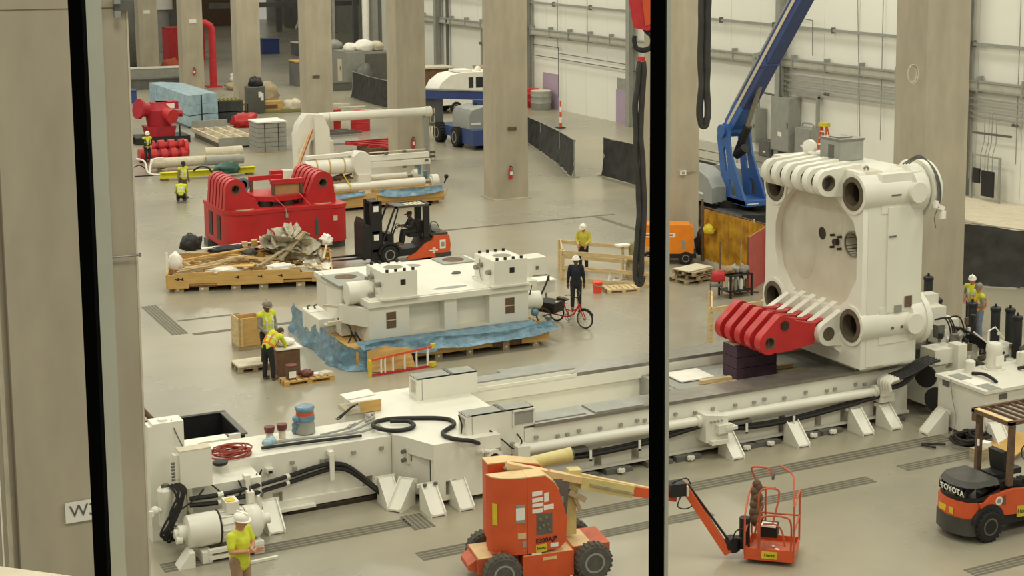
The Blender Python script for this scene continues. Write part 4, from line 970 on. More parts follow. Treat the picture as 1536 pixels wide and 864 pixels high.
rails = [[K(BWd, 0, H1), K(BWd, BDp, H1)], [K(0, BDp, H1), K(BWd*.5, BDp, H1)], [K(0, 0, .9), K(0, .5, H1), K(0, BDp, H1)], [K(BWd, 0, .62), K(BWd, BDp, .62)], [K(0, BDp, .62), K(BWd, BDp, .62)], [K(0, 0, .55), K(0, BDp, .62)],
         [K(BWd, 0, H1), K(BWd*.96, .2, H1+.22), K(BWd*.9, .55, H1+.46), K(BWd*.6, BDp*.9, H1+.52)],
         [K(.3, 0.02, .2), K(.3, 0.02, .78), K(.42, 0.02, .92), K(.8, 0.02, .92), K(.92, 0.02, .78), K(.92, 0.02, .2)],
         [K(.36, 0.05, .74), K(.62, 0.05, .74), K(.74, 0.05, .6), K(.8, 0.05, .3)],
         [K(0.1, BDp, H1), K(.05, BDp, H1+.2), K(.0, BDp*.95, H1+.42), K(.35, BDp*.95, H1+.42), K(.4, BDp*.9, H1+.3)],
         [K(.2, .5, .9), K(.25, .5, H1+.1), K(.55, .6, H1+.12), K(.6, .6, H1-.05), K(.5, .4, .6)], [K(.1, .4, .2), K(.25, .3, .8), K(.3, .3, 1.0)]]
for r_ in rails:
    b = MB(); b.tube(r_, 0.02, 8, smooth=len(r_) > 3); b.build('guard_rail', ORANGED, bl)
b = MB()
for k in range(12): b.ball(K(.13+.03*math.sin(k*2), .72+.04*math.cos(k*3), .55+.07*k), 0.15-.005*k, 9, 6, (1, .8, 1.0))
b.build('control_cover', RUST, bl)
b = MB(); b.bx(*K(.42, .62, .42), 0.34, 0.3, 0.24, rz=-.6); b.build('control_box', BLACK, bl)
b = MB(); b.bx(*K(.42, .5, .56), 0.3, 0.2, 0.04, rz=-.6); b.build('control_label', PAPER, bl)
b = MB(); b.lathe([(0, .03), (.01, .075), (.04, .075), (.05, .03)], K(.42, BDp*.9, H1+.28), bu, 12); b.build('work_lamp', GREYD, bl)
b = MB(); b.bx(*K(.6, .45, .07), .05, .12, .02); b.bx(*K(.5, .6, .07), .05, .05, .02); o_ = b.build('paint_scrap', PAPER, bf); o_['kind'] = 'stuff'

# pale rags against the near wheel
rg = MB()
for k in range(9): rg.ball((12.2+.05*k+.03*math.sin(k*3), 25.98+.03*math.cos(k*5), .10+.06*abs(math.sin(k*1.7))), .09+.03*math.sin(k*2.2), 7, 5, (1, .8, .8))
tag(rg.build('film_scrap', WRAPP), 'crumpled pale blue plastic film lying in front of the orange lift wheel', 'film')
rg = MB()
for k in range(7): rg.bx(13.0+.07*k, 25.95+.02*math.sin(k*4), .1+.03*math.sin(k*3)+.02*k, .16, .05, .10, rz=k*.9, rx=k*.5)
tag(rg.build('packing_scrap', CREAMT), 'tan and white packing scraps lying in front of the orange battery box', 'scrap')

# ---------------------------------------------------------------- forklift at the front, rear towards us
f2 = thing('forklift', 'orange and charcoal forklift with rear counterweight lettering and a slatted overhead guard', 'forklift', (22.9, 24.55, 0))
def G2(mb, name, m, parent=None, **k): return mb.build(name, m, parent or f2, local=False, **k)
plan = [(22.35, 24.0), (21.72, 24.03), (21.55, 24.16), (21.46, 24.4), (21.44, 24.58), (21.46, 24.76), (21.55, 25.0), (21.72, 25.13), (22.35, 25.15)]
def grow(pl, d, cx=22.3, cy=24.575): return [(cx+(x-cx)*d, cy+(y-cy)*d) for x, y in pl]
b = MB(); b.prism(grow(plan, 1.03), 0.16, 0.52, 'z'); G2(b, 'bumper', GRAPH)
b = MB(); b.prism(plan, 0.52, 0.86, 'z'); cwt = G2(b, 'counterweight', ORANGE)
b = MB(); b.prism(grow(plan, 0.95), 0.86, 0.98, 'z'); G2(b, 'grille_recess', BLACK)
b = MB()
b.add([(x, y, 0.97) for x, y in grow(plan, 0.985)] + [(x, y, 1.17) for x, y in grow(plan, 0.97)] + [(x, y, 1.28) for x, y in grow(plan, 0.86)], [(i, i+1, 10+i-1+0, 9+i) for i in range(8)] + [(9+i, 10+i, 19+i, 18+i) for i in range(8)] + [tuple(range(18, 27))]); hd = G2(b, 'rear_hood', GRAPH)
b = MB(); b.prism([(21.9, 0.55), (24.6, 0.32), (24.6, 0.62), (23.6, 0.62), (23.1, 0.98), (22.7, 1.02), (22.1, 0.98), (21.95, 0.86), (21.78, 0.86)], 23.97, 24.06, 'y', holes=[]); sd = G2(b, 'side_panel', ORANGE)
b = MB(); b.prism([(21.95, 0.86), (24.6, 0.62), (24.6, 0.3), (21.95, 0.5)], 25.08, 25.17, 'y'); G2(b, 'side_panel', ORANGE)
b = MB(); b.box(22.3, 24.06, 0.25, 24.6, 25.08, 0.60); G2(b, 'chassis', BLACK)
b = MB(); b.prism([(22.35, 0.6), (22.35, 1.17), (23.0, 1.12), (23.2, 0.95), (23.25, 0.6)], 24.15, 25.0, 'y'); G2(b, 'engine_cover', BLACK)
b = MB(); b.bx(22.62, 24.5, 1.22, 0.35, 0.42, 0.10); sb = G2(b, 'seat_base', BLACK)
b = MB(); b.bx(23.0, 24.55, 1.25, 0.45, 0.46, 0.12); b.bx(22.78, 24.55, 1.5, 0.12, 0.44, 0.42, ry=-.15); G2(b, 'seat', BLACK)
b = MB(); b.prism(circ(22.05, 0.40, 0.41, 14, 0.05, PI-0.05, True), 23.955, 24.1, 'y'); G2(b, 'wheel_arch', BLACK)
wheel(f2, 22.05-22.9, 24.03-24.55, 0.34, 0.24, RUBBER, GREYD, side=-1); wheel(f2, 22.05-22.9, 25.1-24.55, 0.34, 0.24, RUBBER, GREYD, side=1)
wheel(f2, 24.0-22.9, 24.05-24.55, 0.36, 0.26, RUBBER, GREYD, side=-1); wheel(f2, 24.0-22.9, 25.1-24.55, 0.36, 0.26, RUBBER, GREYD, side=1)
for x, y, sx in ((22.68, 24.08, .13), (22.68, 25.06, .13)):
    b = MB(); b.bx(x, y, 1.75, sx, 0.09, 1.35, ry=0.02); G2(b, 'guard_post', RUST)
for y in (24.1, 25.05):
    b = MB(); b.bar((24.45, y, 1.0), (24.05, y, 2.42), 0.07, 0.08); G2(b, 'guard_post', RUST)
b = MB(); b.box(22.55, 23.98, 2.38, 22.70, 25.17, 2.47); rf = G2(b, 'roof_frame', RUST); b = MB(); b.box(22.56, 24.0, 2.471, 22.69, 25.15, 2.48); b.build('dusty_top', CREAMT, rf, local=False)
b = MB(); b.box(22.55, 23.98, 2.40, 24.2, 24.06, 2.48); b.box(22.55, 25.09, 2.40, 24.2, 25.17, 2.48); b.box(24.1, 23.98, 2.40, 24.2, 25.17, 2.48); b.build('roof_rail', RUST, rf, local=False)
for i in range(6):
    b = MB(); b.box(22.88+.22*i, 24.04, 2.41, 22.93+.22*i, 25.10, 2.46); b.build('roof_slat', RUST, rf, local=False)
b = MB(); b.bx(22.62, 25.06, 2.30, 0.2, 0.13, 0.16); G2(b, 'rear_lamp', RUST)
b = MB(); b.bx(22.62, 25.0, 1.75, 0.03, 0.05, 0.14); G2(b, 'reflector', PAPER)
b = MB(); b.tube([(23.55, 24.5, 1.5), (23.7, 24.5, 1.3), (23.85, 24.5, 0.8)], 0.03, 6); stc = G2(b, 'steering_column', BLACK)
b = MB(); b.tube([(23.55+.08*math.cos(t*PI/6)*.5, 24.5+.18*math.sin(t*PI/6), 1.52+.16*math.cos(t*PI/6)) for t in range(13)], 0.015, 5); G2(b, 'steering_wheel', BLACK, stc)
b = MB(); b.box(24.45, 24.2, 0.1, 24.65, 25.0, 2.2); G2(b, 'mast', BLACK)
lettering('TOYOTA', 0.175, (21.45-22.9, 24.46-24.55, 1.075), (PI/2+.1, 0, -PI/2), PAPER, f2, bold=0.004)
sticker(f2, [(21.452-22.9, 24.85-24.55, .56), (21.452-22.9, 24.40-24.55, .56), (21.448-22.9, 24.40-24.55, .70), (21.448-22.9, 24.85-24.55, .70)], YELLOW, 'yellow_label')
sg2 = sticker(f2, [(22.80-22.9, 23.968-24.55, .40), (23.15-22.9, 23.968-24.55, .38), (23.15-22.9, 23.968-24.55, .62), (22.80-22.9, 23.968-24.55, .64)], YELLOW, 'yellow_label')
lettering('Hertz', 0.13, (22.97-22.9, 23.962-24.55, .51), (PI/2, 0.04, 0), BLACK, sg2)
b = MB(); b.cyl((22.30, 23.97, 0.84), (22.30, 23.964, 0.84), 0.095, n=20); rs_ = G2(b, 'round_sticker', PAPER)
b = MB(); b.cyl((22.30, 23.9635, 0.84), (22.30, 23.962, 0.84), 0.055, n=16); G2(b, 'sticker_print', GREYM, rs_)
b = MB(); b.bx(22.44, 23.966, .83, .09, .006, .2); G2(b, 'scuff', WOODD, sd)

# coil of cables and yellow sheet behind that forklift
cc = thing('cable_coil', 'heap of black coiled hoses on the floor behind the front forklift', 'hose', (25.89, 29.03, 0.00))
rnd = random.Random(5)
for k in range(9):
    b = MB(); r = .42 + rnd.uniform(-.1, .12); ox, oy = rnd.uniform(-.1, .5), rnd.uniform(-.2, .2)
    b.tube([(ox+r*math.cos(t), oy+r*.8*math.sin(t), .05+.055*k*.6+.03*math.sin(3*t)) for t in [2*PI*i/10 for i in range(11)]], .035, 6); b.build('hose_loop', HOSE, cc)
b = MB(); b.tube([(-.5, .2, .05), (-1.0, .5, .05), (-.9, .1, .06)], .03, 6); b.build('hose_tail', HOSE, cc)
fsx = MB(); fsx.bx(*(26.36, 28.09, 0.20), 1.3, .9, .03, rz=.2, ry=-.25); tag(fsx.build('yellow_board', WOODY), 'yellow plywood board leaning behind the front forklift', 'board')
gb = thing('crate', 'small pale crate on the floor beside the coiled hoses', 'crate', (25.43, 28.03, 0.00))
b = MB(); b.box(-.2, -.15, 0, .2, .15, .3); b.build('crate_body', WOODG, gb)
b = MB(); b.bx(.18, .02, .36, .22, .2, .12, rz=.4); b.build('paper', PAPER, gb)

# ---------------------------------------------------------------- forklift in the middle, seen from its side
f1 = thing('forklift', 'black and orange forklift with a driver in the cab carrying nothing', 'forklift', (22.0, 56.85, 0))
def G1(mb, name, m, parent=None, **k): return mb.build(name, m, parent or f1, local=False, **k)
for y in (56.45, 57.1):
    b = MB(); b.box(20.55, y, 0.12, 21.0, y+0.14, 2.45); G1(b, 'mast_rail', BLACK)
for z in (2.34, 1.2, 0.5):
    b = MB(); b.box(20.6, 56.45, z, 20.9, 57.24, z+.1); G1(b, 'mast_crossbar', BLACK)
b = MB(); b.cyl((20.75, 56.75, .3), (20.75, 56.75, 2.2), .05); G1(b, 'lift_cylinder', GREYD)
b = MB(); b.box(20.3, 56.35, .3, 20.5, 57.35, 1.55); b.prism([(20.2, .25), (20.3, .25), (20.3, 1.8), (20.2, 1.55)], 56.35, 57.35, 'y'); G1(b, 'carriage', BLACK)
for y in (56.5, 57.1):
    b = MB(); b.prism([(18.95, .30), (20.3, .26), (20.3, .34), (18.95, .32)], y, y+.13, 'y'); G1(b, 'fork', BLACK)
for z in (2.05, 0.95):
    b = MB(); b.box(20.66, 56.44, z, 20.86, 56.449, z+.22); G1(b, 'white_tag', PAPER)
b = MB(); b.prism([(21.0, .25), (23.1, .25), (23.1, .9), (22.7, .9), (22.5, .55), (21.7, .5), (21.4, .85), (21.0, .75)], 56.4, 57.35, 'y'); G1(b, 'body', BLACK)
b = MB(); b.prism([(21.95, .12), (23.1, .12), (23.7, .2), (23.74, .55), (23.68, .93), (23.05, .95), (22.98, .78), (22.7, .68), (22.3, .34), (21.95, .2)], 56.3, 56.42, 'y'); sd1 = G1(b, 'side_panel', ORANGE)
b = MB(); b.prism([(23.05, .25), (23.65, .25), (23.72, .55), (23.66, .92), (23.05, .94)], 56.42, 57.42, 'y'); G1(b, 'counterweight', ORANGE)
b = MB(); b.box(22.95, 56.4, .94, 23.66, 57.3, 1.02); G1(b, 'hood_top', GRAPH)
b = MB(); b.box(23.1, 56.28, .1, 23.75, 57.4, .26); G1(b, 'rear_bumper', GRAPH)
b = MB(); b.box(23.28, 56.29, .42, 23.52, 56.299, .76); w1 = G1(b, 'white_label', PAPER, sd1)
b = MB(); b.box(23.33, 56.285, .5, 23.47, 56.289, .68); G1(b, 'label_print', GREYM, w1)
for k, (x0, x1, z) in enumerate(((22.98, 23.1, .44), (22.82, 23.2, .36), (22.98, 23.08, .28))):
    b = MB(); b.box(x0, 56.292, z, x1, 56.299, z+.045); G1(b, 'white_marking', PAPER, sd1)
wheel(f1, 21.25-22, 56.45-56.85, .36, .26, RUBBER, GREYM, side=-1); wheel(f1, 21.25-22, 57.25-56.85, .36, .26, RUBBER, GREYM, side=1)
wheel(f1, 23.0-22, 56.5-56.85, .28, .2, RUBBER, GREYM, side=-1); wheel(f1, 23.0-22, 57.2-56.85, .28, .2, RUBBER, GREYM, side=1)
b = MB(); b.prism(circ(21.25, .4, .46, 14, 0, PI, True) + circ(21.25, .4, .38, 14, PI, 0, True), 56.3, 56.58, 'y'); G1(b, 'wheel_arch', BLACK)
for y in (56.42, 57.28):
    b = MB(); b.tube([(21.02, y, .9), (21.25, y, 1.5), (21.5, y, 2.1), (21.62, y, 2.16)], .04, 6); G1(b, 'guard_post', BLACK)
    b = MB(); b.box(22.66, y-.06, .9, 22.9, y+.06, 2.1); G1(b, 'guard_post', BLACK)
b = MB(); b.tube([(21.28, 56.5, .85), (21.42, 56.5, 1.3), (21.62, 56.5, 1.9), (21.66, 56.5, 2.1)], .03, 6); G1(b, 'grab_bar', BLACK)
b = MB(); b.box(21.5, 56.36, 2.12, 22.98, 56.44, 2.2); b.box(21.5, 57.26, 2.12, 22.98, 57.34, 2.2); b.box(21.5, 56.36, 2.12, 21.6, 57.34, 2.2); b.box(22.88, 56.36, 2.12, 22.98, 57.34, 2.2); rf1 = G1(b, 'roof_frame', GRAPH)
for i in range(5):
    b = MB(); b.box(22.1+.16*i, 56.42, 2.13, 22.2+.16*i, 57.28, 2.17); b.build('roof_slat', LEDGE, rf1, local=False)
b = MB(); b.box(21.6, 56.45, 2.17, 22.0, 57.25, 2.19); b.build('roof_plate', GREYD, rf1, local=False)
b = MB(); b.bx(22.42, 56.85, .98, .5, .5, .14); b.bx(22.68, 56.85, 1.28, .14, .48, .5); G1(b, 'seat', BLACK)
b = MB(); b.tube([(21.72, 56.85, 1.35), (21.6, 56.85, 1.1), (21.5, 56.85, .7)], .03, 6); b.bx(21.35, 56.85, .95, .25, .7, .4); sc1 = G1(b, 'dashboard', BLACK)
b = MB(); b.tube([(21.75+.06*math.cos(t*PI/6), 56.85+.17*math.sin(t*PI/6), 1.36+.1*math.cos(t*PI/6)) for t in range(13)], .014, 5); G1(b, 'steering_wheel', BLACK, sc1)
b = MB(); b.lathe([(0, .05), (.05, .15), (.6, .15), (.65, .05)], (23.2, 56.55, 1.2), (0, 1, 0), 14); G1(b, 'gas_bottle', GREYM)
b = MB(); b.tube([(23.0, 56.6, 1.0), (23.05, 56.6, 1.4), (23.25, 56.6, 1.42), (23.38, 56.6, 1.2), (23.38, 56.6, 1.0)], .02, 5); G1(b, 'bottle_bracket', GREYD)

# ---------------------------------------------------------------- helpers: pallets, crumpled film, planks
PAL = {}
def pallet_parts(t, L, W, m=WOOD, h=0.14, nt=7):
    """top boards, three bearers with blocks, bottom boards"""
    for i in range(nt):
        b = MB(); x = -L/2 + (i+.5)*L/nt; b.box(x-L/nt*.40, -W/2, h-.022, x+L/nt*.40, W/2, h); b.build('top_board', m, t)
    for j in (-1, 0, 1):
        b = MB(); b.box(-L/2, j*(W/2-.05)-.05, h-.045, L/2, j*(W/2-.05)+.05, h-.023); b.build('stringer', m, t)
        for k in (-1, 0, 1):
            b = MB(); b.box(k*(L/2-.07)-.07, j*(W/2-.05)-.05, .02, k*(L/2-.07)+.07, j*(W/2-.05)+.05, h-.046); b.build('block', m, t)
        b = MB(); b.box(-L/2, j*(W/2-.05)-.05, 0, L/2, j*(W/2-.05)+.05, .019); b.build('bottom_board', m, t)

def film(name, pts, h0, h1, m, amp=.06, nu=40, nv=7, seed=1, th=.012):
    """a band of crumpled film hung along a ground path; top and bottom heights may be functions of 0..1"""
    P = curve_pts([Vector((p[0], p[1], 0)) for p in pts], 8); n = len(P)
    b = MB(); vs = []
    for i in range(nu+1):
        f = i/nu*(n-1); k = min(int(f), n-2); p = P[k].lerp(P[k+1], f-k); d = (P[k+1]-P[k]).normalized(); nn = Vector((d.y, -d.x, 0))
        a, c = (h0(i/nu) if callable(h0) else h0), (h1(i/nu) if callable(h1) else h1)
        for j in range(nv+1):
            z = a + (c-a)*j/nv; s = noise.noise(Vector((p.x*1.6+seed, p.y*1.6, z*3.5))) + .5*noise.noise(Vector((p.x*5+seed, p.y*5, z*9)))
            flare = .16*(1-j/nv)**2
            vs.append(p + nn*(s*amp + flare) + Vector((0, 0, max(.004, z + .3*amp*noise.noise(Vector((p.x*3, seed, z*4)))))))
    fs = [(i*(nv+1)+j, (i+1)*(nv+1)+j, (i+1)*(nv+1)+j+1, i*(nv+1)+j+1) for i in range(nu) for j in range(nv)]
    b.add(vs, fs); return b

# ---------------------------------------------------------------- white press head on its wrapped pallet
ph = thing('press_casting', 'white cast press head with two bolted square towers standing on a film-wrapped pallet', 'machine', (18.2, 45.5, .55))
def HW(mb, name, m, parent=None, **k): return mb.build(name, m, parent or ph, local=False, **k)
b = MB()
b.pocket(15.65, .56, 20.8, 1.66, [(16.9, .75, 18.02, 1.62), (18.42, .75, 19.5, 1.62)], 43.3, .38)
b.add([(15.65,43.3,.56),(15.65,48.1,.56),(15.65,48.1,1.66),(15.65,43.3,1.66)], [(0,1,2,3)]); b.add([(20.8,43.3,.56),(20.8,48.1,.56),(20.8,48.1,1.66),(20.8,43.3,1.66)], [(0,1,2,3)])
b.add([(15.65,48.1,.56),(20.8,48.1,.56),(20.8,48.1,1.66),(15.65,48.1,1.66)], [(0,1,2,3)])
HW(b, 'head_body', WHITE, recalc=False)
b = MB(); b.box(15.6, 43.18, 1.665, 20.85, 48.2, 1.84); b.box(15.7, 43.3, 1.84, 20.75, 48.0, 1.86); tp = HW(b, 'head_top', WHITE)
for x in (16.18, 20.03):
    b = MB(); b.box(x, 43.285, .98, x+.30, 43.299, 1.46); w_ = HW(b, 'dark_window', RUST)
    b = MB(); b.box(x-.01, 43.27, 1.21, x+.31, 43.284, 1.235); HW(b, 'window_bar', LEDGE, w_)
for k, (x0, x1) in enumerate(((16.05, 17.1), (19.58, 20.68))):
    b = MB(); b.prism([(x0, 43.12), (x1, 43.12), (x1, 44.58), (x0, 44.58)], 1.86, 2.68, 'z', holes=[circ((x0+x1)/2+.05, 43.85, .30, 20)]); tw_ = HW(b, 'tower', WHITE)
    b = MB(); b.cyl(((x0+x1)/2+.05, 43.85, 2.5), ((x0+x1)/2+.05, 43.85, 2.56), .298, n=20); HW(b, 'tower_bore', RUST, tw_)
    b = MB(); b.box(x0-.06, 43.06, 1.86, x1+.06, 44.64, 1.92); HW(b, 'tower_flange', WHITE, tw_)
    b = MB(); b.box(x0+.52, 43.11, 2.28, x0+.68, 43.119, 2.44); HW(b, 'square_port', BLACK, tw_)
    for i in range(4):
        for y in (43.2, 44.5):
            b = MB(); b.cyl((x0+.14+.27*i, y, 2.68), (x0+.14+.27*i, y, 2.76), .05, n=8); HW(b, 'bolt', BLACK, tw_)
    for y, z in ((43.4, 2.3), (44.0, 2.42), (44.3, 2.3)):
        b = MB(); b.cyl((x0-.001, y, z), (x0-.13, y-.03, z), .08, n=10); HW(b, 'side_valve', STEEL, tw_)
    b = MB(); b.tube([(x0-.03, 44.1, 2.6), (x0-.04, 44.1, 2.2), (x0-.03, 44.0, 1.95)], .015, 5); HW(b, 'side_pipe', GREYM, tw_)
for x, y, rx_, ry_, m in ((18.55, 47.4, .36, .26, GREYM), (18.45, 43.85, .55, .16, GREYM), (19.75, 44.9, .12, .1, GREYM)):
    b = MB(); b.add([(x+rx_*math.cos(t), y+ry_*math.sin(t), 1.866) for t in [2*PI*i/24 for i in range(24)]] + [(x+rx_*math.cos(t), y+ry_*math.sin(t), 1.85) for t in [2*PI*i/24 for i in range(24)]], [tuple(range(24)), tuple(range(47, 23, -1))] + [(i, (i+1) % 24, 24+(i+1) % 24, 24+i) for i in range(24)]); HW(b, 'top_opening', m, tp)
b = MB(); b.box(19.55, 46.95, 1.86, 20.65, 48.05, 1.90); gp_ = HW(b, 'grey_pad', GREYM)
b = MB(); b.cyl((20.1, 47.5, 1.9), (20.1, 47.5, 1.905), .36, n=22); HW(b, 'pad_bore', RUST, gp_)
b = MB(); b.ball((19.4, 45.6, 1.88), .14, 8, 5, (1.2, .7, .5)); HW(b, 'dark_plug', GREYD, tp)
# left end: side carriage with its own tower, cylinder and shelf
b = MB(); b.prism([(15.2, 44.5), (16.0, 44.5), (16.0, 46.1), (15.3, 46.1)], .6, 2.05, 'z'); cg = HW(b, 'side_carriage', WHITE)
b = MB(); b.box(15.15, 44.45, 2.05, 16.35, 46.15, 2.14); HW(b, 'carriage_top', GREYM, cg)
b = MB(); b.cyl((15.75, 45.6, 2.14), (15.75, 45.6, 2.15), .34, n=20); HW(b, 'carriage_bore', RUST, cg)
b = MB(); b.lathe([(0, .2), (.03, .34), (.75, .34), (.78, .2)], (15.25, 44.2, 1.95), (1, 0, 0), 20); b.box(15.98, 43.9, 1.62, 16.04, 44.5, 2.28); HW(b, 'side_cylinder', WHITE, cg)
b = MB(); b.cyl((15.9, 43.8, 1.92), (15.9, 43.68, 1.92), .1, n=10); HW(b, 'cylinder_port', STEEL, cg)
b = MB(); b.prism([(15.1, 44.4), (15.65, 43.4), (15.75, 43.5), (15.25, 44.5)], 1.05, 1.6, 'z'); HW(b, 'gusset', WHITE, cg)
b = MB(); b.box(14.75, 44.3, 1.02, 15.9, 44.42, 1.12); b.bar((14.8, 44.9, 1.5), (15.7, 43.7, 1.52), .06, .07); HW(b, 'side_rail', LEDGE, cg)
b = MB(); b.box(14.78, 46.2, .55, 15.3, 46.9, 1.02); b.box(14.9, 45.1, .8, 15.7, 45.6, .86); HW(b, 'shelf', PAPER, cg)
b = MB(); b.box(14.75, 45.2, .25, 15.3, 46.8, 1.0); HW(b, 'lower_block', WHITE, cg)
for x in (14.88, 15.1):
    b = MB(); b.tube([(x, 46.6, 1.02), (x-.03, 46.6, 1.1), (x+.05, 46.6, 1.14)], .03, 5); HW(b, 'lifting_eye', GREYD, cg)
for i in range(5):
    b = MB(); b.cyl((15.35+.1*i, 44.9, .95), (15.35+.1*i, 44.9, 1.2), .05, n=8); HW(b, 'relay', [BLACK, GREYD, PAPER][i % 3], cg)
for P_ in ([(15.1, 44.5, 1.15), (15.3, 44.1, 1.0), (15.3, 43.9, .75), (15.15, 43.8, .45), (15.35, 43.7, .3), (15.55, 43.75, .5), (15.4, 43.85, .85)], [(15.32, 43.95, .85), (15.5, 43.75, .4), (15.6, 43.6, .22), (15.8, 43.4, .28), (16.0, 43.2, .42)]):
    b = MB(); b.tube(P_, .025, 6); HW(b, 'hanging_cable', HOSE, cg)
# right end
b = MB(); b.box(21.2, 44.4, 1.75, 22.0, 45.1, 2.36); rb = HW(b, 'end_box', WHITE)
b = MB(); b.box(21.6, 44.39, 1.98, 21.7, 44.4, 2.1); b.box(21.5, 44.39, 1.78, 22.0, 44.4, 1.80); HW(b, 'box_slot', GREYD, rb)
b = MB(); b.box(22.01, 44.5, 2.0, 22.05, 44.56, 2.36); HW(b, 'red_tag', RED, rb)
b = MB(); b.box(20.85, 43.9, 1.4, 21.4, 45.0, 1.76); HW(b, 'end_arm', WHITE)
b = MB(); b.lathe([(0, .15), (.02, .28), (.5, .28), (.56, .2)], (20.8, 43.6, 1.25), (1, -.2, 0), 18); ec = HW(b, 'end_cylinder', WHITE)
b = MB(); b.ball((21.05, 43.35, .9), .13, 8, 6); HW(b, 'film_knot', WRAPB, ec)
b = MB(); b.tube([(20.9, 43.4, 1.4), (20.95, 43.35, 1.75)], .02, 5, smooth=False); HW(b, 'black_lever', BLACK, ec)
b = MB(); b.tube([(21.2, 43.35, 1.3), (21.45, 43.4, 1.7), (21.6, 43.45, 2.0)], .03, 6); b.bx(21.6, 43.5, 1.88, .06, .06, .14); HW(b, 'black_lever', BLACK, ec)
# the end shelf, standing clear
sh_ = thing('white_cabinet', 'white box cabinet on short legs between the wrapped pallet and the timber railing', 'cabinet', (23.5, 47.9, 0))
b = MB(); b.box(-.4, -.3, .38, .4, .3, .78); b.build('box', WHITE, sh_); b = MB(); b.box(-.43, -.33, .78, .43, .33, .82); b.build('box_top', PAPER, sh_)
for x, y in ((-.1, -.2), (.1, -.2), (-.1, .2), (.1, .2)):
    b = MB(); b.box(x-.03, y-.03, 0, x+.03, y+.03, .38); b.build('leg', GREYM, sh_)
# pallet under the head: plywood skirts with fork notches, blocks, film
pp_ = thing('skid_pallet', 'long yellow plywood skid pallet wrapped in blue film under the white press head', 'pallet', (18.1, 45, 0))
def PP(mb, name, m, parent=None, **k): return mb.build(name, m, parent or pp_, local=False, **k)
b = MB(); b.box(15.05, 42.75, .42, 21.2, 48.3, .54); PP(b, 'deck', WOODY)
def skirt(pts, a0, a1, axis='y'):
    b = MB(); b.prism(pts, a0, a1, axis); return PP(b, 'skirt_board', WOODY)
skirt([(15.02, .56), (15.02, .12), (16.0, .12), (16.0, .32), (16.9, .32), (16.9, .18), (19.3, .18), (19.3, .30), (20.3, .30), (20.3, .14), (21.22, .14), (21.22, .56)], 42.70, 42.745)
skirt([(42.75, .14), (48.3, .14), (48.3, .56), (42.75, .56)], 15.0, 15.045, 'x'); skirt([(42.75, .14), (48.3, .14), (48.3, .56), (42.75, .56)], 21.2, 21.245, 'x')
for x in (15.5, 16.5, 17.6, 18.6, 19.8, 20.8):
    b = MB(); b.box(x-.11, 42.76, 0, x+.11, 48.2, .42); PP(b, 'runner', WOODG)
    b = MB(); b.cyl((x, 42.755, .1), (x, 42.75, .1), .035, n=8); PP(b, 'runner_mark', PAPER)
for x0, x1, z0, z1 in ((16.0, 16.9, .12, .32), (19.3, 20.3, .12, .30)):
    b = MB(); b.box(x0, 42.78, z0, x1, 42.82, z1); PP(b, 'notch_plate', WOODD)
for x in (15.6, 17.7, 18.75, 19.1, 20.6):
    b = MB(); b.bx(x, 42.695, .36, .16, .006, .03, ry=.4); b.bx(x+.04, 42.694, .38, .05, .006, .08); k_ = PP(b, 'stamp_mark', BLACK); k_['kind'] = 'stuff'
f = film('film', [(15.3, 42.72), (17, 42.62), (19, 42.6), (21.1, 42.66), (21.35, 43.2)], lambda t: .52-.16*math.sin(PI*t)**2-.1*(t < .3), lambda t: .72+.08*math.sin(t*9), WRAPB, .08, 84, 9, 2); PP(f, 'blue_film', WRAPB, recalc=False)
f = film('film', [(14.85, 48.1), (14.78, 46.6), (14.75, 45), (14.7, 43.6), (15.0, 42.75), (15.8, 42.62)], .01, lambda t: .92-.32*t-.06*math.sin(t*8), WRAPB, .10, 72, 12, 5); PP(f, 'blue_film', WRAPB, recalc=False)
f = MB(); f.add([(15.2,43.28,.70),(20.9,43.28,.70),(21.0,42.62,.60),(15.2,42.62,.60)], [(0,1,2,3)]); PP(f, 'film_ledge', WRAPB)
f = film('film', [(15.25, 42.45), (15.9, 42.3), (16.6, 42.42)], .04, lambda t: .75-.35*abs(t-.4), WOODY, .08, 24, 6, 9); PP(f, 'ply_offcut', WOODY, recalc=False)
# leaning step ladder lying on its side
la = thing('step_ladder', 'red and yellow step ladder lying on edge against the wrapped pallet', 'ladder', (16.1, 41.95, 0))
for nm, z0, z1, m in (('side_rail', .03, .03, REDF), ('side_rail', .46, .60, ORANGE)):
    b = MB(); b.bar((-.95, -.05, z0+.02), (1.0, .12, z1), .05, .06); b.build(nm, m, la)
for i, x in enumerate((-.62, -.5, -.25, .12, .5, .85)):
    t = (x+.95)/1.95; b = MB(); b.bar((x, -.05+.17*t, .06), (x, -.05+.17*t, .47+.13*t), .05, .04, (1, 0, 0)); b.build('step', PAPER, la)
b = MB(); b.box(-1.0, -.1, 0, -.93, .0, .5); b.build('end_cap', YELLOW, la)
b = MB(); b.bx(1.0, .1, .09, .18, .16, .12, rz=.5); b.bx(1.04, .14, .62, .12, .12, .12); b.build('top_cap', YELLOW, la)
b = MB(); b.bar((.9, .12, .55), (.86, .12, .1), .04, .03); b.build('brace', PAPER, la)

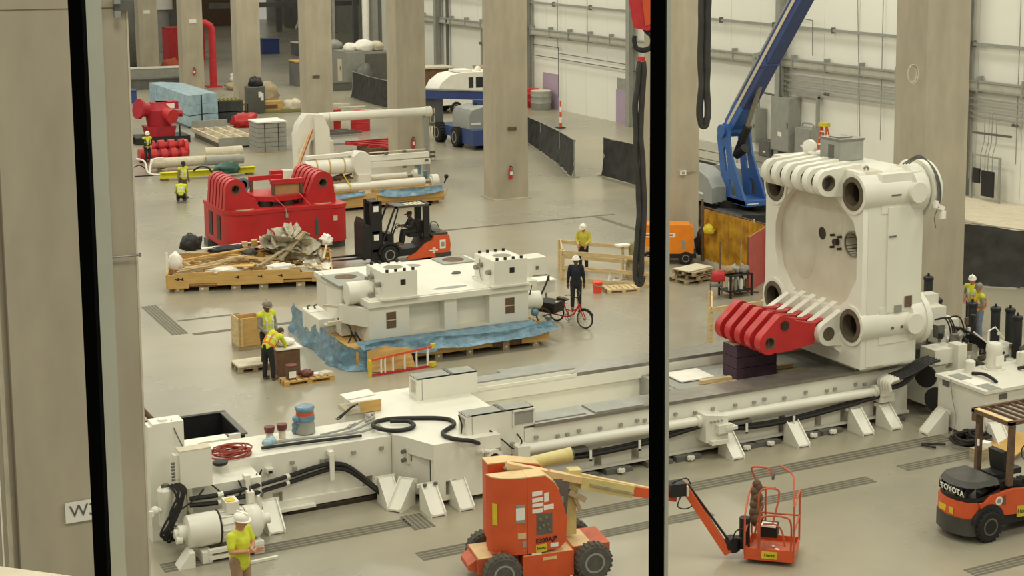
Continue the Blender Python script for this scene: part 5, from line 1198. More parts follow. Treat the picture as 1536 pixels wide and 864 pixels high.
# ---------------------------------------------------------------- pallet tray full of scrap timber
su = Vector((.953, -.303, 0)); sang = math.atan2(-.303, .953)
sp_ = thing('scrap_tray', 'wide low plywood tray pallet heaped with broken timber and plastic film', 'pallet', (12.62, 55.45, 0), sang)
b = MB(); b.box(.05, .05, .22, 5.65, 3.5, .28); b.build('tray_floor', WOODY, sp_)
b = MB(); b.prism([(0, .14), (.75, .14), (.75, .30), (1.7, .30), (1.7, .2), (4.0, .2), (4.0, .34), (5.0, .34), (5.0, .2), (5.7, .2), (5.7, .56), (4.6, .56), (4.6, .68), (.3, .70), (.3, .62), (0, .62)], 0, .045, 'y'); b.build('tray_board', WOODY, sp_)
b = MB(); b.prism([(0, .16), (3.55, .16), (3.55, .66), (0, .60)], 5.68, 5.73, 'x'); b.build('tray_board', WOODY, sp_)
b = MB(); b.prism([(0, .16), (3.55, .16), (3.55, .70), (0, .64)], -.03, .02, 'x'); b.build('tray_board', WOODY, sp_)
b = MB(); b.box(0, 3.5, .16, 5.7, 3.55, .72); b.build('tray_board', WOODY, sp_)
for i, x in enumerate((1.25, 2.35, 3.3, 4.6, .4, 5.4)):
    b = MB(); b.box(x-.16, .08, 0, x+.16, 3.4, .2); b.build('runner', WOODG, sp_)
    b = MB(); b.bx(x-.05, .075, .09, .08, .006, .06); b.build('runner_mark', PAPER, sp_)
for x0, x1, z in ((.76, 1.69, .16), (4.01, 4.99, .2)):
    b = MB(); b.box(x0, .06, z, x1, .1, z+.14); b.build('notch_plate', WOODD, sp_)
for x in (.5, 2.4, 3.2, 3.9, .35):
    b = MB(); b.bx(x, -.004, .46, .16, .006, .03, ry=.3); b.bx(x+.04, -.005, .48, .05, .006, .09); k_ = b.build('stamp_mark', BLACK, sp_); k_['kind'] = 'stuff'
b = MB(); b.box(-.08, .9, .2, -.02, 1.05, 1.25); b.build('corner_stake', PAPER, sp_)
# the scrap itself: every plank is a thing of its own
def W2(x, y, z): return Matrix.Translation((12.62, 55.45, 0)) @ Matrix.Rotation(sang, 4, 'Z') @ Vector((x, y, z))
planks = [(1.5, .9, .82, 2.4, .12, .10, .35, .12, WOOD, 'long pale plank in the near end of the heap, rising toward the black sheet'),
 (1.7, 1.7, 1.0, 2.6, .22, .05, .25, .10, WOODY, 'broad yellow plank sloping across the scrap heap under the black sheet'),
 (1.1, .4, .76, 1.6, .10, .08, .30, .10, WOODG, 'grey plank lying over the tray edge at the near end of the heap'),
 (1.8, .5, .78, 2.4, .35, .03, -.12, .02, WOODY, 'wide plywood strip lying flat along the near edge of the heap'),
 (2.2, 1.4, .92, 1.2, .10, .06, -.9, .15, WOOD, 'short plank lying crosswise in the middle of the scrap heap'),
 (2.7, 1.5, .90, 2.0, .12, .06, -.35, -.1, WOODY, 'thin yellow plank sloping down from the middle of the heap'),
 (3.3, 1.2, .86, 1.5, .10, .05, -.2, -.04, WOOD, 'narrow plank near the film heap, low end to the front'),
 (3.2, 2.0, 1.02, 1.3, .30, .05, -.5, .25, WOODY, 'short broad board standing on edge beside the film heap'),
 (2.0, 2.9, 1.05, 3.2, .16, .05, .10, .06, PAPER, 'long white-edged board along the back of the scrap heap'),
 (3.6, 2.9, 1.15, 2.2, .14, .05, .15, .04, WOODD, 'brown board along the back of the scrap heap'),
 (2.6, 2.6, 1.12, .2, .2, .24, .2, 0, WOOD, 'square wood block on the back of the heap, the darker of two'),
 (2.95, 2.7, 1.16, .22, .2, .26, .1, 0, WOODY, 'square wood block on the back of the heap, the yellower of two'),
 (3.6, .9, .95, 1.2, .14, .05, .7, .35, WOODG, 'grey plank propped against the film heap'),
 (4.3, 1.4, 1.25, 1.5, .22, .08, .75, .60, WOODG, 'thick grey beam rising steeply out of the film heap'),
 (5.5, 1.6, .95, 2.0, .08, .06, 1.5, .05, WOOD, 'thin stake along the far end of the tray'),
 (4.8, .2, .70, 1.1, .08, .04, .06, 0, WOOD, 'thin strip of wood lying on the tray edge near the white film')]
for (x, y, z, l, w, h, rz, ry, m, lb) in planks:
    b = MB(); b.bx(0, 0, 0, l, w, h); o = b.build('plank', m); o.location = W2(x, y, z); o.rotation_euler = (.1*math.sin(x*7), -ry, rz+sang); tag(o, lb, 'plank', 'broken planks in the scrap tray')
rnd = random.Random(21); b = MB()
for i in range(170):
    x, y = rnd.uniform(.15, 5.5), rnd.uniform(.2, 3.3); hh = .30 + .45*math.exp(-((x-3.9)/1.6)**2)*min(1, y/1.2) + .22*min(1, y/1.5)
    b.bx(x, y, rnd.uniform(.3, hh+.1), rnd.uniform(.1, .9), rnd.uniform(.04, .16), rnd.uniform(.02, .08), rz=rnd.uniform(-1, 1), ry=rnd.uniform(-.3, .3), rx=rnd.uniform(-.3, .3))
o = b.build('wood_splinters', WOOD); o.location = (12.62, 55.45, 0); o.rotation_euler = (0, 0, sang); tag(o, 'loose splinters and offcuts of wood filling the scrap tray', 'wood scrap', kind='stuff')
def heap(name, label, m, c, r, seed, sx=1, sy=1, sz=1, amp=.35, sub=3, cat='film'):
    bm = bmesh.new(); bmesh.ops.create_icosphere(bm, subdivisions=sub, radius=1.0)
    for v in bm.verts:
        n_ = noise.noise(v.co*2.2 + Vector((seed, 0, 0))) + .6*noise.noise(v.co*5 + Vector((0, seed, 0))) + .3*noise.noise(v.co*11)
        v.co *= 1 + amp*n_; v.co.x *= r*sx; v.co.y *= r*sy; v.co.z *= r*sz
        v.co.z = max(v.co.z, -r*sz*.55)
    me = bpy.data.meshes.new(name); bm.to_mesh(me); bm.free(); me.materials.append(m); me.polygons.foreach_set('use_smooth', [True]*len(me.polygons))
    o = bpy.data.objects.new(name, me); col.objects.link(o); o.location = c
    return tag(o, label, cat)
def sheets(name, label, m, c, rx, ry, h, n, seed):
    rn = random.Random(seed); b = MB()
    for k in range(n):
        a = rn.uniform(0, 2*PI); q = math.sqrt(rn.random()); x, y = rx*q*math.cos(a)*.75, ry*q*math.sin(a)*.75; zt = h*(1-q*q)*rn.uniform(.55, 1)+.08
        E_ = Euler((rn.uniform(-.9, .9), rn.uniform(-1.0, 1.0), rn.uniform(0, PI))).to_matrix(); L_ = rn.uniform(.35, .6)*rx; g = 7; vs = []
        for i in range(g):
            for j in range(g):
                u, v = (i/(g-1)-.5)*2*L_, (j/(g-1)-.5)*1.5*L_; w = Vector((u, v, .28*L_*noise.noise(Vector((u*3/rx, v*3/rx, k*3.1))) + .12*L_*noise.noise(Vector((u*9/rx, v*9/rx, k)))))
                w = E_ @ w + Vector((x, y, zt*.6)); w.z = max(w.z, -.05); vs.append(w)
        b.add(vs, [(i*g+j, i*g+j+1, i*g+g+j+1, i*g+g+j) for i in range(g-1) for j in range(g-1)])
    o = b.build(name, m, None, recalc=False, ang=60); o.location = c; return tag(o, label, 'film')
sheets('film_bundle', 'big crumpled heap of clear plastic film on the scrap tray', WRAPC, W2(4.2, 2.0, .75), 1.15, .85, 1.25, 26, 3)
sheets('film_bundle', 'lower fold of clear film spilling toward the end of the scrap tray', WRAPC, W2(5.0, 1.5, .6), .65, .6, .6, 12, 8)
sheets('white_film', 'bright white plastic film spilling over the near edge of the scrap tray', PAPER, W2(5.1, .5, .5), .5, .45, .4, 12, 12)
heap('white_film', 'white film scraps along the front of the heap', PAPER, W2(3.9, .45, .66), .3, 5, 1.8, .7, .5, .5)
heap('white_film', 'white film scraps lying between the front planks', PAPER, W2(2.0, .3, .68), .26, 9, 2.4, .8, .45, .6)
heap('white_bag', 'white bag slumped at the near end of the scrap tray', PAPER, W2(.22, 1.2, .82), .36, 15, .7, .8, 1.1, .3, cat='bag')
heap('black_sheet', 'black sheet sticking up at the end of the scrap heap', BAGP, W2(.7, 2.4, 1.25), .42, 17, .9, .5, .9, .4, cat='sheet')
heap('black_sheet', 'flat black sheet lying across the back of the heap', BAGP, W2(2.0, 2.5, 1.02), .45, 19, 1.5, .6, .35, .4, cat='sheet')
heap('grey_sheet', 'slate grey scrap of sheet in the middle of the heap', GREYD, W2(2.8, 2.0, .98), .28, 23, 1.2, .7, .7, .3, cat='sheet')
heap('film_knot', 'knotted white wrap on the far corner of the scrap tray', PAPER, W2(5.55, 3.2, 1.05), .25, 27, 1, 1, 1, .5)

# ---------------------------------------------------------------- red press housing
rh = thing('red_housing', 'huge red cast press housing with ribbed lug rows and a frame bolted on top', 'machine', (18.5, 61.9, 0))
def RW(mb, name, m, parent=None, **k): return mb.build(name, m, parent or rh, local=False, **k)
out = [(16.15, 63.9), (16.15, 60.9), (16.35, 60.55), (16.55, 60.35), (17.1, 60.2), (17.6, 60.35), (19.6, 60.35), (20.2, 60.2), (20.7, 60.25), (20.95, 60.45), (20.95, 63.9)]
b = MB(); b.prism(out, .30, 1.66, 'z'); RW(b, 'housing_body', RED)
b = MB(); b.prism([(18.53+(x-18.53)*1.012, 62+(y-62)*1.02) for x, y in out], 1.66, 1.80, 'z'); RW(b, 'housing_top', RED)
for y in (61.4, 62.6):
    b = MB(); b.box(16.12, y, .55, 16.149, y+.5, 1.5); RW(b, 'side_opening', DARKB)
b = MB(); b.box(19.65, 60.31, .62, 19.85, 60.349, 1.3); RW(b, 'front_slot', GREEN)
b = MB(); b.box(20.35, 60.19, 1.16, 20.52, 60.205, 1.36); RW(b, 'name_plate', LEDGE)
for k, (x, y) in enumerate(((16.95, 60.85), (20.1, 60.85))):
    b = MB(); b.cyl((x, y, 1.8), (x, y, 1.81), .38, n=22); RW(b, 'machined_pad', WOODG)
for (x0, x1, xc, nm) in ((16.1, 17.5, 16.62, 'a'), (19.5, 20.75, 20.15, 'b')):
    for i in range(6):
        y = 60.95 + i*.46
        pts = [(x0+.05, 1.8), (x1+.1, 1.8), (xc+.48, 2.45)] + circ(xc, 2.62, .40, 10, PI*-.06, PI*.95, True) + [(x0+.1, 2.3)] if nm == 'a' else [(x0-.15, 1.8), (x1-.1, 1.8), (xc+.45, 2.5)] + circ(xc, 2.66, .42, 10, 0, PI*.95, True)
        b = MB(); b.prism(pts, y-.15, y+.15, 'y', holes=[circ(xc, 2.62, .19, 16)]); l_ = RW(b, 'lug', RED)
        b = MB(); b.ring((xc, y-.16, 2.62), (xc, y+.16, 2.62), .20, .15, 16); RW(b, 'lug_bush', RUST, l_)
    b = MB(); b.box(x0+.2, 60.9, 1.8, x1-.05, 63.4, 2.15); RW(b, 'lug_base', RED)
b = MB(); b.prism([(17.45, 61.2), (18.1, 60.75), (19.0, 60.85), (19.55, 61.2), (19.55, 62.9), (17.45, 62.9)], 2.02, 2.22, 'z'); fp = RW(b, 'frame_plate', RED)
b = MB(); b.cyl((17.9, 61.2, 1.8), (17.9, 61.2, 2.02), .28, n=18); RW(b, 'ring_seat', DARKB, fp)
b = MB(); b.cyl((18.75, 61.1, 1.8), (18.75, 61.1, 2.02), .28, n=18); RW(b, 'ring_seat', DARKB, fp)
for x, y in ((18.2, 61.1), (19.35, 61.1), (17.7, 62.4), (18.85, 62.4)):
    b = MB(); b.cyl((x, y, 2.22), (x, y, 2.70), .07, n=10); RW(b, 'frame_post', RUST)
for y in (61.1, 62.4):
    b = MB(); b.box(18.1 if y < 62 else 17.6, y-.08, 2.66, 19.45 if y < 62 else 18.95, y+.08, 2.84); RW(b, 'frame_beam', RED)
b = MB(); b.box(18.6, 62.7, 2.5, 19.1, 63.0, 2.95); RW(b, 'frame_beam', RED)
b = MB(); b.box(18.25, 61.13, 2.23, 19.3, 61.16, 2.64); RW(b, 'frame_sheet', CARD)
b = MB(); b.lathe([(0, .3), (.06, .3), (.06, .2), (0, .2)], (17.35, 62.5, 2.5), (0, -1, 0), 20); RW(b, 'blue_ring', WRAPB)
for x0, x1 in ((18.1, 18.45), (19.2, 19.5)):
    b = MB(); b.bar((x0, 60.9, 2.25), (x1, 60.33, 1.81), .05, .012); RW(b, 'pink_strap', REDF)
b = MB(); b.tube([(18.45, 60.33, 1.8), (18.47, 60.3, 1.6), (18.5, 60.28, 1.45)], .02, 5); b.bx(18.48, 60.29, 1.5, .1, .06, .16); RW(b, 'strap_ratchet', GREYM)
for x, y in ((16.4, 61.4), (20.6, 60.9), (16.4, 63.4), (20.6, 63.4)):
    b = MB(); b.box(x-.35, y-.3, 0, x+.35, y+.3, .3); RW(b, 'support_block', GREYD)

# ---------------------------------------------------------------- cylinders on a wooden crate
cy_ = thing('cylinder_set', 'white hydraulic cylinders and guide beams strapped on a yellow crate base', 'machine', (25.8, 69.5, 0))
def CW(mb, name, m, parent=None, **k): return mb.build(name, m, parent or cy_, local=False, **k)
b = MB(); b.box(22.9, 68.35, .14, 28.5, 71.4, .62); cb_ = CW(b, 'crate_base', WOODY)
b = MB(); b.box(22.85, 68.3, .14, 25.2, 68.349, .74); CW(b, 'crate_board', WOODY)
b = MB(); b.box(25.22, 68.3, .3, 28.5, 68.349, .62); CW(b, 'crate_board', WOODY)
for x in (23.3, 24.8, 26.5, 28.1):
    b = MB(); b.box(x-.15, 68.4, 0, x+.15, 71.3, .14); CW(b, 'runner', WOODD)
for nm, y, z, x0, x1, r in (('near_cylinder', 68.9, 1.0, 22.5, 27.75, .20), ('far_cylinder', 70.0, 1.15, 23.5, 27.3, .17)):
    b = MB(); b.cyl((x0, y, z), (x1, y, z), r, n=18); c_ = CW(b, nm, WHITE)
    b = MB(); b.cyl((x1, y, z), (x1+.3, y, z), r*.62, n=14); CW(b, 'cylinder_rod', STEEL, c_)
    b = MB(); b.lathe([(0, r*.8), (.05, r*.9), (.05, r*1.5), (.38, r*1.5), (.42, r*1.2)], (x1+.28, y, z), (1, 0, 0), 18); CW(b, 'rod_end', WHITE, c_)
b = MB(); b.lathe([(0, .3), (.03, .36), (2.6, .36), (2.65, .3)], (22.1, 69.3, 1.95), (1, 0, 0), 20); ac = CW(b, 'accumulator', WHITE)
for x in (22.6, 23.2, 23.9):
    b = MB(); b.ring((x, 69.3, 1.95), (x+.06, 69.3, 1.95), .375, .355, 20); CW(b, 'yellow_strap', WOODY, ac)
for x in (23.05, 23.8, 22.5):
    b = MB(); b.bar((x, 69.0, 1.68), (x+.28, 68.72, 1.05), .07, .012); b.bar((x+.28, 68.70, 1.2), (x+.28, 68.69, .8), .07, .012); CW(b, 'yellow_strap', YELLOW if x > 23 else WOODY)
b = MB(); b.prism([(24.45, 1.55), (25.15, 1.55), (25.15, 2.3), (24.95, 2.55), (24.6, 2.6), (24.3, 2.4), (24.3, 1.9)], 68.85, 69.6, 'y'); CW(b, 'clamp_head', WHITE)
b = MB(); b.box(24.5, 68.8, .62, 25.1, 70.2, 1.55); CW(b, 'clamp_stand', WHITE)
b = MB(); b.prism([(22.2, 2.35), (23.9, 2.38), (24.4, 2.42), (24.4, 2.58), (23.8, 2.52), (22.2, 2.5)], 69.2, 69.5, 'y'); CW(b, 'goose_arm', WHITE)
for z, y in ((2.22, 69.1), (1.92, 68.95)):
    b = MB(); b.box(25.15, y, z-.12, 28.1, y+.22, z+.12); CW(b, 'guide_beam', WHITE)
b = MB(); b.tube([(25.2, 69.3, 2.46), (26.5, 69.3, 2.47), (28.0, 69.3, 2.46)], .03, 6, smooth=False); CW(b, 'guide_pipe', LEDGE)
for x, z in ((26.8, 1.75), (27.4, 1.72), (27.9, 2.0), (26.8, 2.48), (25.9, 2.42)):
    b = MB(); b.bx(x, 68.93, z, .16, .1, .1); CW(b, 'beam_fitting', GREYD)
for x, z in ((27.55, 1.6), (27.85, 1.3)):
    b = MB(); b.bar((x, 69.0, z+.2), (x+.1, 69.2, z-.3), .16, .05); CW(b, 'blue_strap', WRAPB)
b = MB()
rnd = random.Random(4)
for i in range(14): b.cyl((22.6+rnd.uniform(0, 1.8), 69.1+rnd.uniform(0, .5), 1.25+rnd.uniform(0, .25)), (22.75+rnd.uniform(0, 1.8), 69.1+rnd.uniform(0, .5), 1.3+rnd.uniform(0, .25)), .045, n=7)
o = CW(b, 'pipe_fittings', RUST); o['kind'] = 'stuff'
f = film('film', [(22.6, 68.4), (23.6, 68.25), (24.6, 68.3)], lambda t: .55+.15*t, lambda t: .75+.12*t, WRAPB, .06, 24, 5, 31); CW(f, 'blue_film', WRAPB, recalc=False)
f = film('film', [(25.3, 68.3), (26.2, 68.2), (27.3, 68.2), (28.4, 68.3)], lambda t: .62-.12*math.sin(PI*t), lambda t: .86, WRAPB, .08, 44, 7, 33); CW(f, 'blue_film', WRAPB, recalc=False)
b = MB(); b.ball((28.75, 68.6, 1.2), .11, 8, 6); b.bar((28.6, 68.5, .9), (28.75, 68.6, 1.15), .05, .05); CW(b, 'black_knob', BLACK)
b = MB(); b.bar((28.5, 68.3, .2), (28.75, 68.4, .75), .05, .05); CW(b, 'corner_batten', WOOD)
# bent arm with its long tube, standing behind
ba = thing('bent_arm', 'tall white bent cast arm carrying a long white horizontal tube', 'machine', (24.0, 75, 0))
def AW(mb, name, m, parent=None, **k): return mb.build(name, m, parent or ba, local=False, **k)
ry = 75.0
b = MB(); b.prism([(23.30, .55), (23.30, 2.9), (23.55, 3.4), (24.15, 3.82), (24.75, 3.78), (25.05, 3.05), (25.05, .55), (24.05, .55), (24.05, 2.35), (23.9, 2.62), (23.75, 2.66), (23.75, .55)][0:0] or [(23.5, .3), (24.05, .3), (24.05, 2.1), (24.15, 2.45), (24.3, 2.55), (24.3, .3), (25.0, .3), (25.0, 3.0), (24.7, 3.72), (24.0, 3.80), (23.6, 3.3), (23.45, 2.8)], ry-.45, ry+.35, 'y'); AW(b, 'arm_casting', WHITE)
b = MB(); b.prism([(24.3, 0.3), (25.04, 0.3), (25.04, 3.02), (24.72, 3.76), (24.3, 3.79)], ry-.70, ry-.45, 'y'); AW(b, 'arm_face', WHITE)
b = MB(); b.box(25.0, ry-.3, .5, 25.35, ry+.5, 2.4); AW(b, 'arm_rib', WHITE)
b = MB(); b.cyl((24.7, ry, 3.56), (30.45, ry, 3.54), .225, n=20); t_ = AW(b, 'long_tube', WHITE)
b = MB(); b.cyl((30.3, ry, 3.54), (30.62, ry, 3.54), .27, n=20); AW(b, 'tube_cap', WHITE, t_)
b = MB(); b.cyl((25.2, ry, 3.56), (25.24, ry, 3.56), .235, n=20); AW(b, 'tube_collar', LEDGE, t_)
b = MB(); b.box(23.4, ry-.7, 0, 25.2, ry+.6, .3); AW(b, 'arm_base', WOODD)
b = MB(); b.box(30.2, ry-.1, 0, 30.5, ry+.1, 3.3); b.box(30.0, ry-.25, 0, 30.7, ry+.25, .1); AW(b, 'tube_prop', GREYM)
for k in range(3):
    b = MB(); b.bar((24.2-.12*k, ry-.72, 3.1-.1*k), (23.1-.1*k, ry-1.2, .9), .08, .012); AW(b, 'orange_strap', CREAMT if k else ORANGED)
for k in range(5):
    b = MB(); b.bx(23.0+.35*k, ry-1.3+.1*math.sin(k*4), .5, .22, .2, .45+.2*math.sin(k*3), rz=k); b.cyl((23.0+.35*k, ry-1.4, .7), (23.05+.35*k, ry-1.45, 1.2), .04, n=6); AW(b, 'valve_fitting', PAPER if k % 2 else GREYM)
b = MB(); b.box(22.4, ry-1.6, 0, 24.9, ry-1.0, .3); AW(b, 'fitting_skid', WOODG)
b = MB(); b.prism([(22.2, .3), (24.0, .3), (23.9, 1.1), (22.4, 1.15)], ry-.6, ry-.1, 'y'); AW(b, 'lower_casting', WHITE)

# ---------------------------------------------------------------- packing work by the two men in vests
cr_ = thing('crate', 'open pale wooden crate on its end behind the two men', 'crate', (13.04, 46.45, 0.00))
b = MB(); b.box(-.38, -.02, .14, .38, .04, 1.0); b.build('side', WOODY, cr_); b = MB(); b.box(-.40, 0, .14, -.36, .8, 1.0); b.build('side', WOOD, cr_)
b = MB(); b.box(.34, 0, .14, .40, .8, .95); b.build('side', WOODY, cr_); b = MB(); b.box(-.38, .76, .14, .38, .82, .95); b.build('side', WOODY, cr_)
for x in (-.34, .3):
    b = MB(); b.box(x, -.05, .14, x+.07, -.02, 1.0); b.build('batten', WOOD, cr_)
b = MB(); b.box(-.4, 0, 0, .4, .8, .14); b.build('base', WOODG, cr_)
pl1 = thing('pallet', 'grey timber pallet with a plywood top beside the open crate', 'pallet', (12.44, 44.39, 0.00), .0)
pallet_parts(pl1, 1.0, .8, WOODG, .16, 5); b = MB(); b.box(-.5, -.4, .17, .5, .4, .22); b.build('ply_top', LEDGE, pl1)
bxb = thing('carton', 'tall brown carton with a white sheet on top between the bending man and the pallet', 'carton', (13.17, 43.43, 0.00))
b = MB(); b.box(-.32, -.3, 0, .32, .3, .78); b.build('carton_body', WOODD, bxb)
b = MB(); b.box(-.38, -.36, .78, .38, .36, .82); b.build('white_board', PAPER, bxb)
o = heap('paper_heap', 'crumpled white paper lying on the white-topped carton', PAPER, Vector((13.17, 43.43, 0.00)) + Vector((0, .05, .92)), .24, 41, 1.2, 1, .5, .4, cat='paper')
pl2 = thing('pallet', 'small yellow timber pallet with a bucket and cloths on it', 'pallet', (13.42, 42.35, 0.00), .02)
pallet_parts(pl2, 1.45, .55, WOODY, .14, 8)
p2 = Vector((13.42, 42.35, 0.00))
bk_ = thing('bucket', 'brown bucket with a white label on the small yellow pallet', 'bucket', p2 + Vector((-.45, 0, .141)))
b = MB(); b.lathe([(0, .13), (.01, .14), (.36, .165), (.37, .15)], (0, 0, 0), (0, 0, 1), 16); b.build('bucket_body', RUST, bk_)
b = MB(); b.box(-.1, -.163, .06, .1, -.15, .24); b.build('label', PAPER, bk_)
b = MB(); b.lathe([(.37, .17), (.40, .17), (.41, .1)], (0, 0, 0), (0, 0, 1), 16); b.build('lid', MAROON, bk_)
heap('red_rag', 'dark red rag bundle on the small yellow pallet', MAROON, p2 + Vector((-.02, .02, .24)), .17, 43, 1.2, 1, .6, .3, cat='rag')
tr = MB(); tr.lathe([(0, .06), (.0, .11), (.06, .11), (.06, .06)], tuple(p2 + Vector((.25, .02, .145))), (0, 0, 1), 14); tag(tr.build('tape_roll', PAPER), 'white roll of tape beside the dark red rag on the small pallet', 'tape')
cl = MB(); cl.bx(p2.x+.5, p2.y+.02, .17, .4, .34, .05, rz=.3); cl.bx(p2.x+.55, p2.y, .2, .3, .26, .03, rz=.6); tag(cl.build('folded_cloth', LEDGE), 'folded pale cloth at the end of the small yellow pallet', 'cloth')
# things lying on the bed
bd = Vector((9.85, 33.55, 1.37))
for k, (x, y) in enumerate(((9.75, 33.55), (10.05, 33.6))):
    j = thing('grease_jar', 'white tub with maroon lid on the wing top, %s the blue-wrapped bucket' % ('further from' if k == 0 else 'next to'), 'jar', (x, y, 1.37))
    b = MB(); b.lathe([(0, .075), (.18, .08), (.22, .07)], (0, 0, 0), (0, 0, 1), 14); b.build('tub', LEDGE, j)
    b = MB(); b.lathe([(.19, .1), (.30, .12), (.32, .12), (.33, .04)], (0, 0, 0), (0, 0, 1), 14); b.build('lid', MAROON, j)
wb = thing('wrapped_bucket', 'grey bucket wrapped in blue plastic bag with an orange band on the wing top', 'bucket', (10.62, 33.72, 1.37))
b = MB(); b.lathe([(0, .2), (.02, .23), (.3, .2), (.42, .18)], (0, 0, 0), (0, 0, 1), 18); b.build('bucket', GREYM, wb)
b = MB(); b.ring((0, 0, .42), (0, 0, .50), .2, .16, 18); b.build('orange_band', ORANGE, wb)
b = MB(); b.lathe([(.30, .215), (.42, .21), (.43, .19)], (0, 0, 0), (0, 0, 1), 18); b.lathe([(.50, .19), (.58, .22), (.62, .2), (.63, .05)], (0, 0, 0), (0, 0, 1), 18); b.build('blue_bag', WRAPB, wb)
b = MB()
for k in range(5): b.ball((-.22+.05*math.sin(k*3), -.04*k+.06, .06+.08*k), .08, 7, 5)
b.build('bag_skirt', WRAPB, wb)
rc = thing('cable_coil', 'loose coil of red-brown cable on the wing top beside the electric box', 'cable', (8.7, 32.95, 1.37))
rnd = random.Random(8)
for k in range(9):
    b = MB(); r = .30+rnd.uniform(-.08, .08); ox, oy = rnd.uniform(-.08, .12), rnd.uniform(-.06, .06)
    b.tube([(ox+r*1.3*math.cos(t), oy+r*math.sin(t), .03+.02*k+.015*math.sin(2*t+k)) for t in [2*PI*i/10 for i in range(11)]], .018, 5); b.build('cable_loop', CABLER, rc)
b = MB(); b.lathe([(0, .12), (.03, .16), (.08, .16), (.1, .1)], (-.35, -.5, .0), (0, 0, 1), 14); b.build('black_spool', BLACK, rc)
hb = thing('hose_bundle', 'grey hydraulic hoses and pale tie-wraps lying along the wing top', 'hose', (10.0, 33.0, 1.37))
for k, (P_, r, m) in enumerate((([(-.6, 0, .04), (.3, -.1, .05), (1.2, -.2, .05), (1.6, -.25, .05)], .035, HOSE), ([(-.5, .3, .05), (.4, .15, .06), (1.4, .1, .06), (2.2, .6, .07)], .028, GREYM), ([(-.4, .2, .05), (.5, .05, .08), (1.6, -.02, .06), (2.1, .2, .05)], .028, GREYM), ([(.8, .2, .06), (1.5, .35, .07), (2.0, .75, .07), (2.25, .95, .06)], .025, GREYM))):
    b = MB(); b.tube(P_, r, 6); b.build('hose', m, hb)
b = MB()
for k in range(12): b.ball((-.35+.08*math.sin(k*4), .25+.09*math.cos(k*3), .06+.02*(k % 3)), .07, 6, 5)
b.build('film_scrap', WRAPP, hb)
for k, (x, y) in enumerate(((2.1, .65), (1.55, .4), (2.2, .95))):
    b = MB(); b.bx(x, y, .08, .22, .06, .06, rz=.6+k*.4); b.cyl((x+.1, y+.06, .08), (x+.18, y+.12, .1), .035, n=7); b.build('hose_coupling', GREYM, hb)
dh = thing('black_hose', 'thick black hose looped in a ring on the white deck and hanging over its edge', 'hose', (12.9, 33.0, ZT))
pts = [(13.94, 31.48, 1.22), (13.51, 31.12, 1.47), (13.34, 31.27, 1.47), (13.17, 31.62, 1.47), (13.20, 31.93, 1.47), (13.42, 32.14, 1.47), (13.66, 32.35, 1.47), (13.73, 32.71, 1.47), (13.51, 33.00, 1.47), (13.04, 33.26, 1.47), (12.61, 33.44, 1.47), (12.22, 33.42, 1.47), (12.02, 33.14, 1.47), (12.15, 32.73, 1.47), (12.49, 32.54, 1.47), (12.81, 32.66, 1.48), (12.80, 32.99, 1.50), (12.42, 33.13, 1.52)]
b = MB(); b.tube([(x-12.9, y-33, z-ZT) for x, y, z in pts], .048, 8); b.build('hose', HOSE, dh)
b = MB(); b.tube([(x-12.9, y-33, z-ZT) for x, y, z in ((14.2, 31.6, 1.46), (14.5, 31.5, 1.2), (14.75, 31.5, .98), (14.95, 31.5, 1.1), (14.85, 31.55, 1.3))], .018, 5); b.build('thin_hose', HOSE, dh)
b = MB(); b.tube([(x-12.9, y-33, z-ZT) for x, y, z in ((13.55, 31.7, 1.46), (13.65, 31.9, 1.6), (13.62, 32.0, 1.8))], .018, 5); b.build('thin_hose', HOSE, dh)
ob = thing('parts_box', 'open white-lidded wooden box with brown packing on the far edge of the wing', 'box', (12.1, 34.6, 1.44))
b = MB(); b.box(.05, -.3, 0, .55, -.26, .26); b.build('wood_side', WOODY, ob); b = MB(); b.box(-.3, -.28, .0, .55, .3, .1); b.build('tray', LEDGE, ob); b = MB(); b.bx(.1, .05, .34, .7, .5, .03, ry=-.05); b.build('lid', PAPER, ob)
b = MB()
for k in range(5): b.tube([(-.02-.06*k, -.28, .22-.02*k), (-.2-.08*k, -.36-.03*k, .20-.05*k), (-.45-.05*k, -.34-.05*k, .03)], .016, 5)
b.build('black_cable', HOSE, ob)
b = MB(); b.box(-.3, -.2, -1.44, .5, .3, 0); b.build('stand', WHITE, ob)
# open black tank behind the wing
bt = thing('open_tank', 'open-topped black steel tank standing on the floor behind the wing', 'tank', (9.0, 36.5, 0))
for a in ((-.75, -.95, .75, -.88), (-.75, .88, .75, .95), (-.75, -.88, -.68, .88), (.68, -.88, .75, .88)):
    b = MB(); b.box(a[0], a[1], 0, a[2], a[3], .96); b.build('tank_wall', BLACK, bt)
b = MB(); b.box(-.68, -.88, .02, .68, .88, .06); b.build('tank_floor', BLACK, bt)
for a in ((-.8, -1.0, .8, -.86), (-.8, .86, .8, 1.0), (.66, -.86, .8, .86), (-.8, -.86, -.66, .86)):
    b = MB(); b.box(a[0], a[1], .96, a[2], a[3], 1.0); b.build('tank_rim', GREYD if a[0] > 0 or a[1] < -.9 else BLACK, bt)
b = MB(); b.box(.35, -1.05, .85, .62, -.99, 1.02); b.build('white_clip', PAPER, bt)

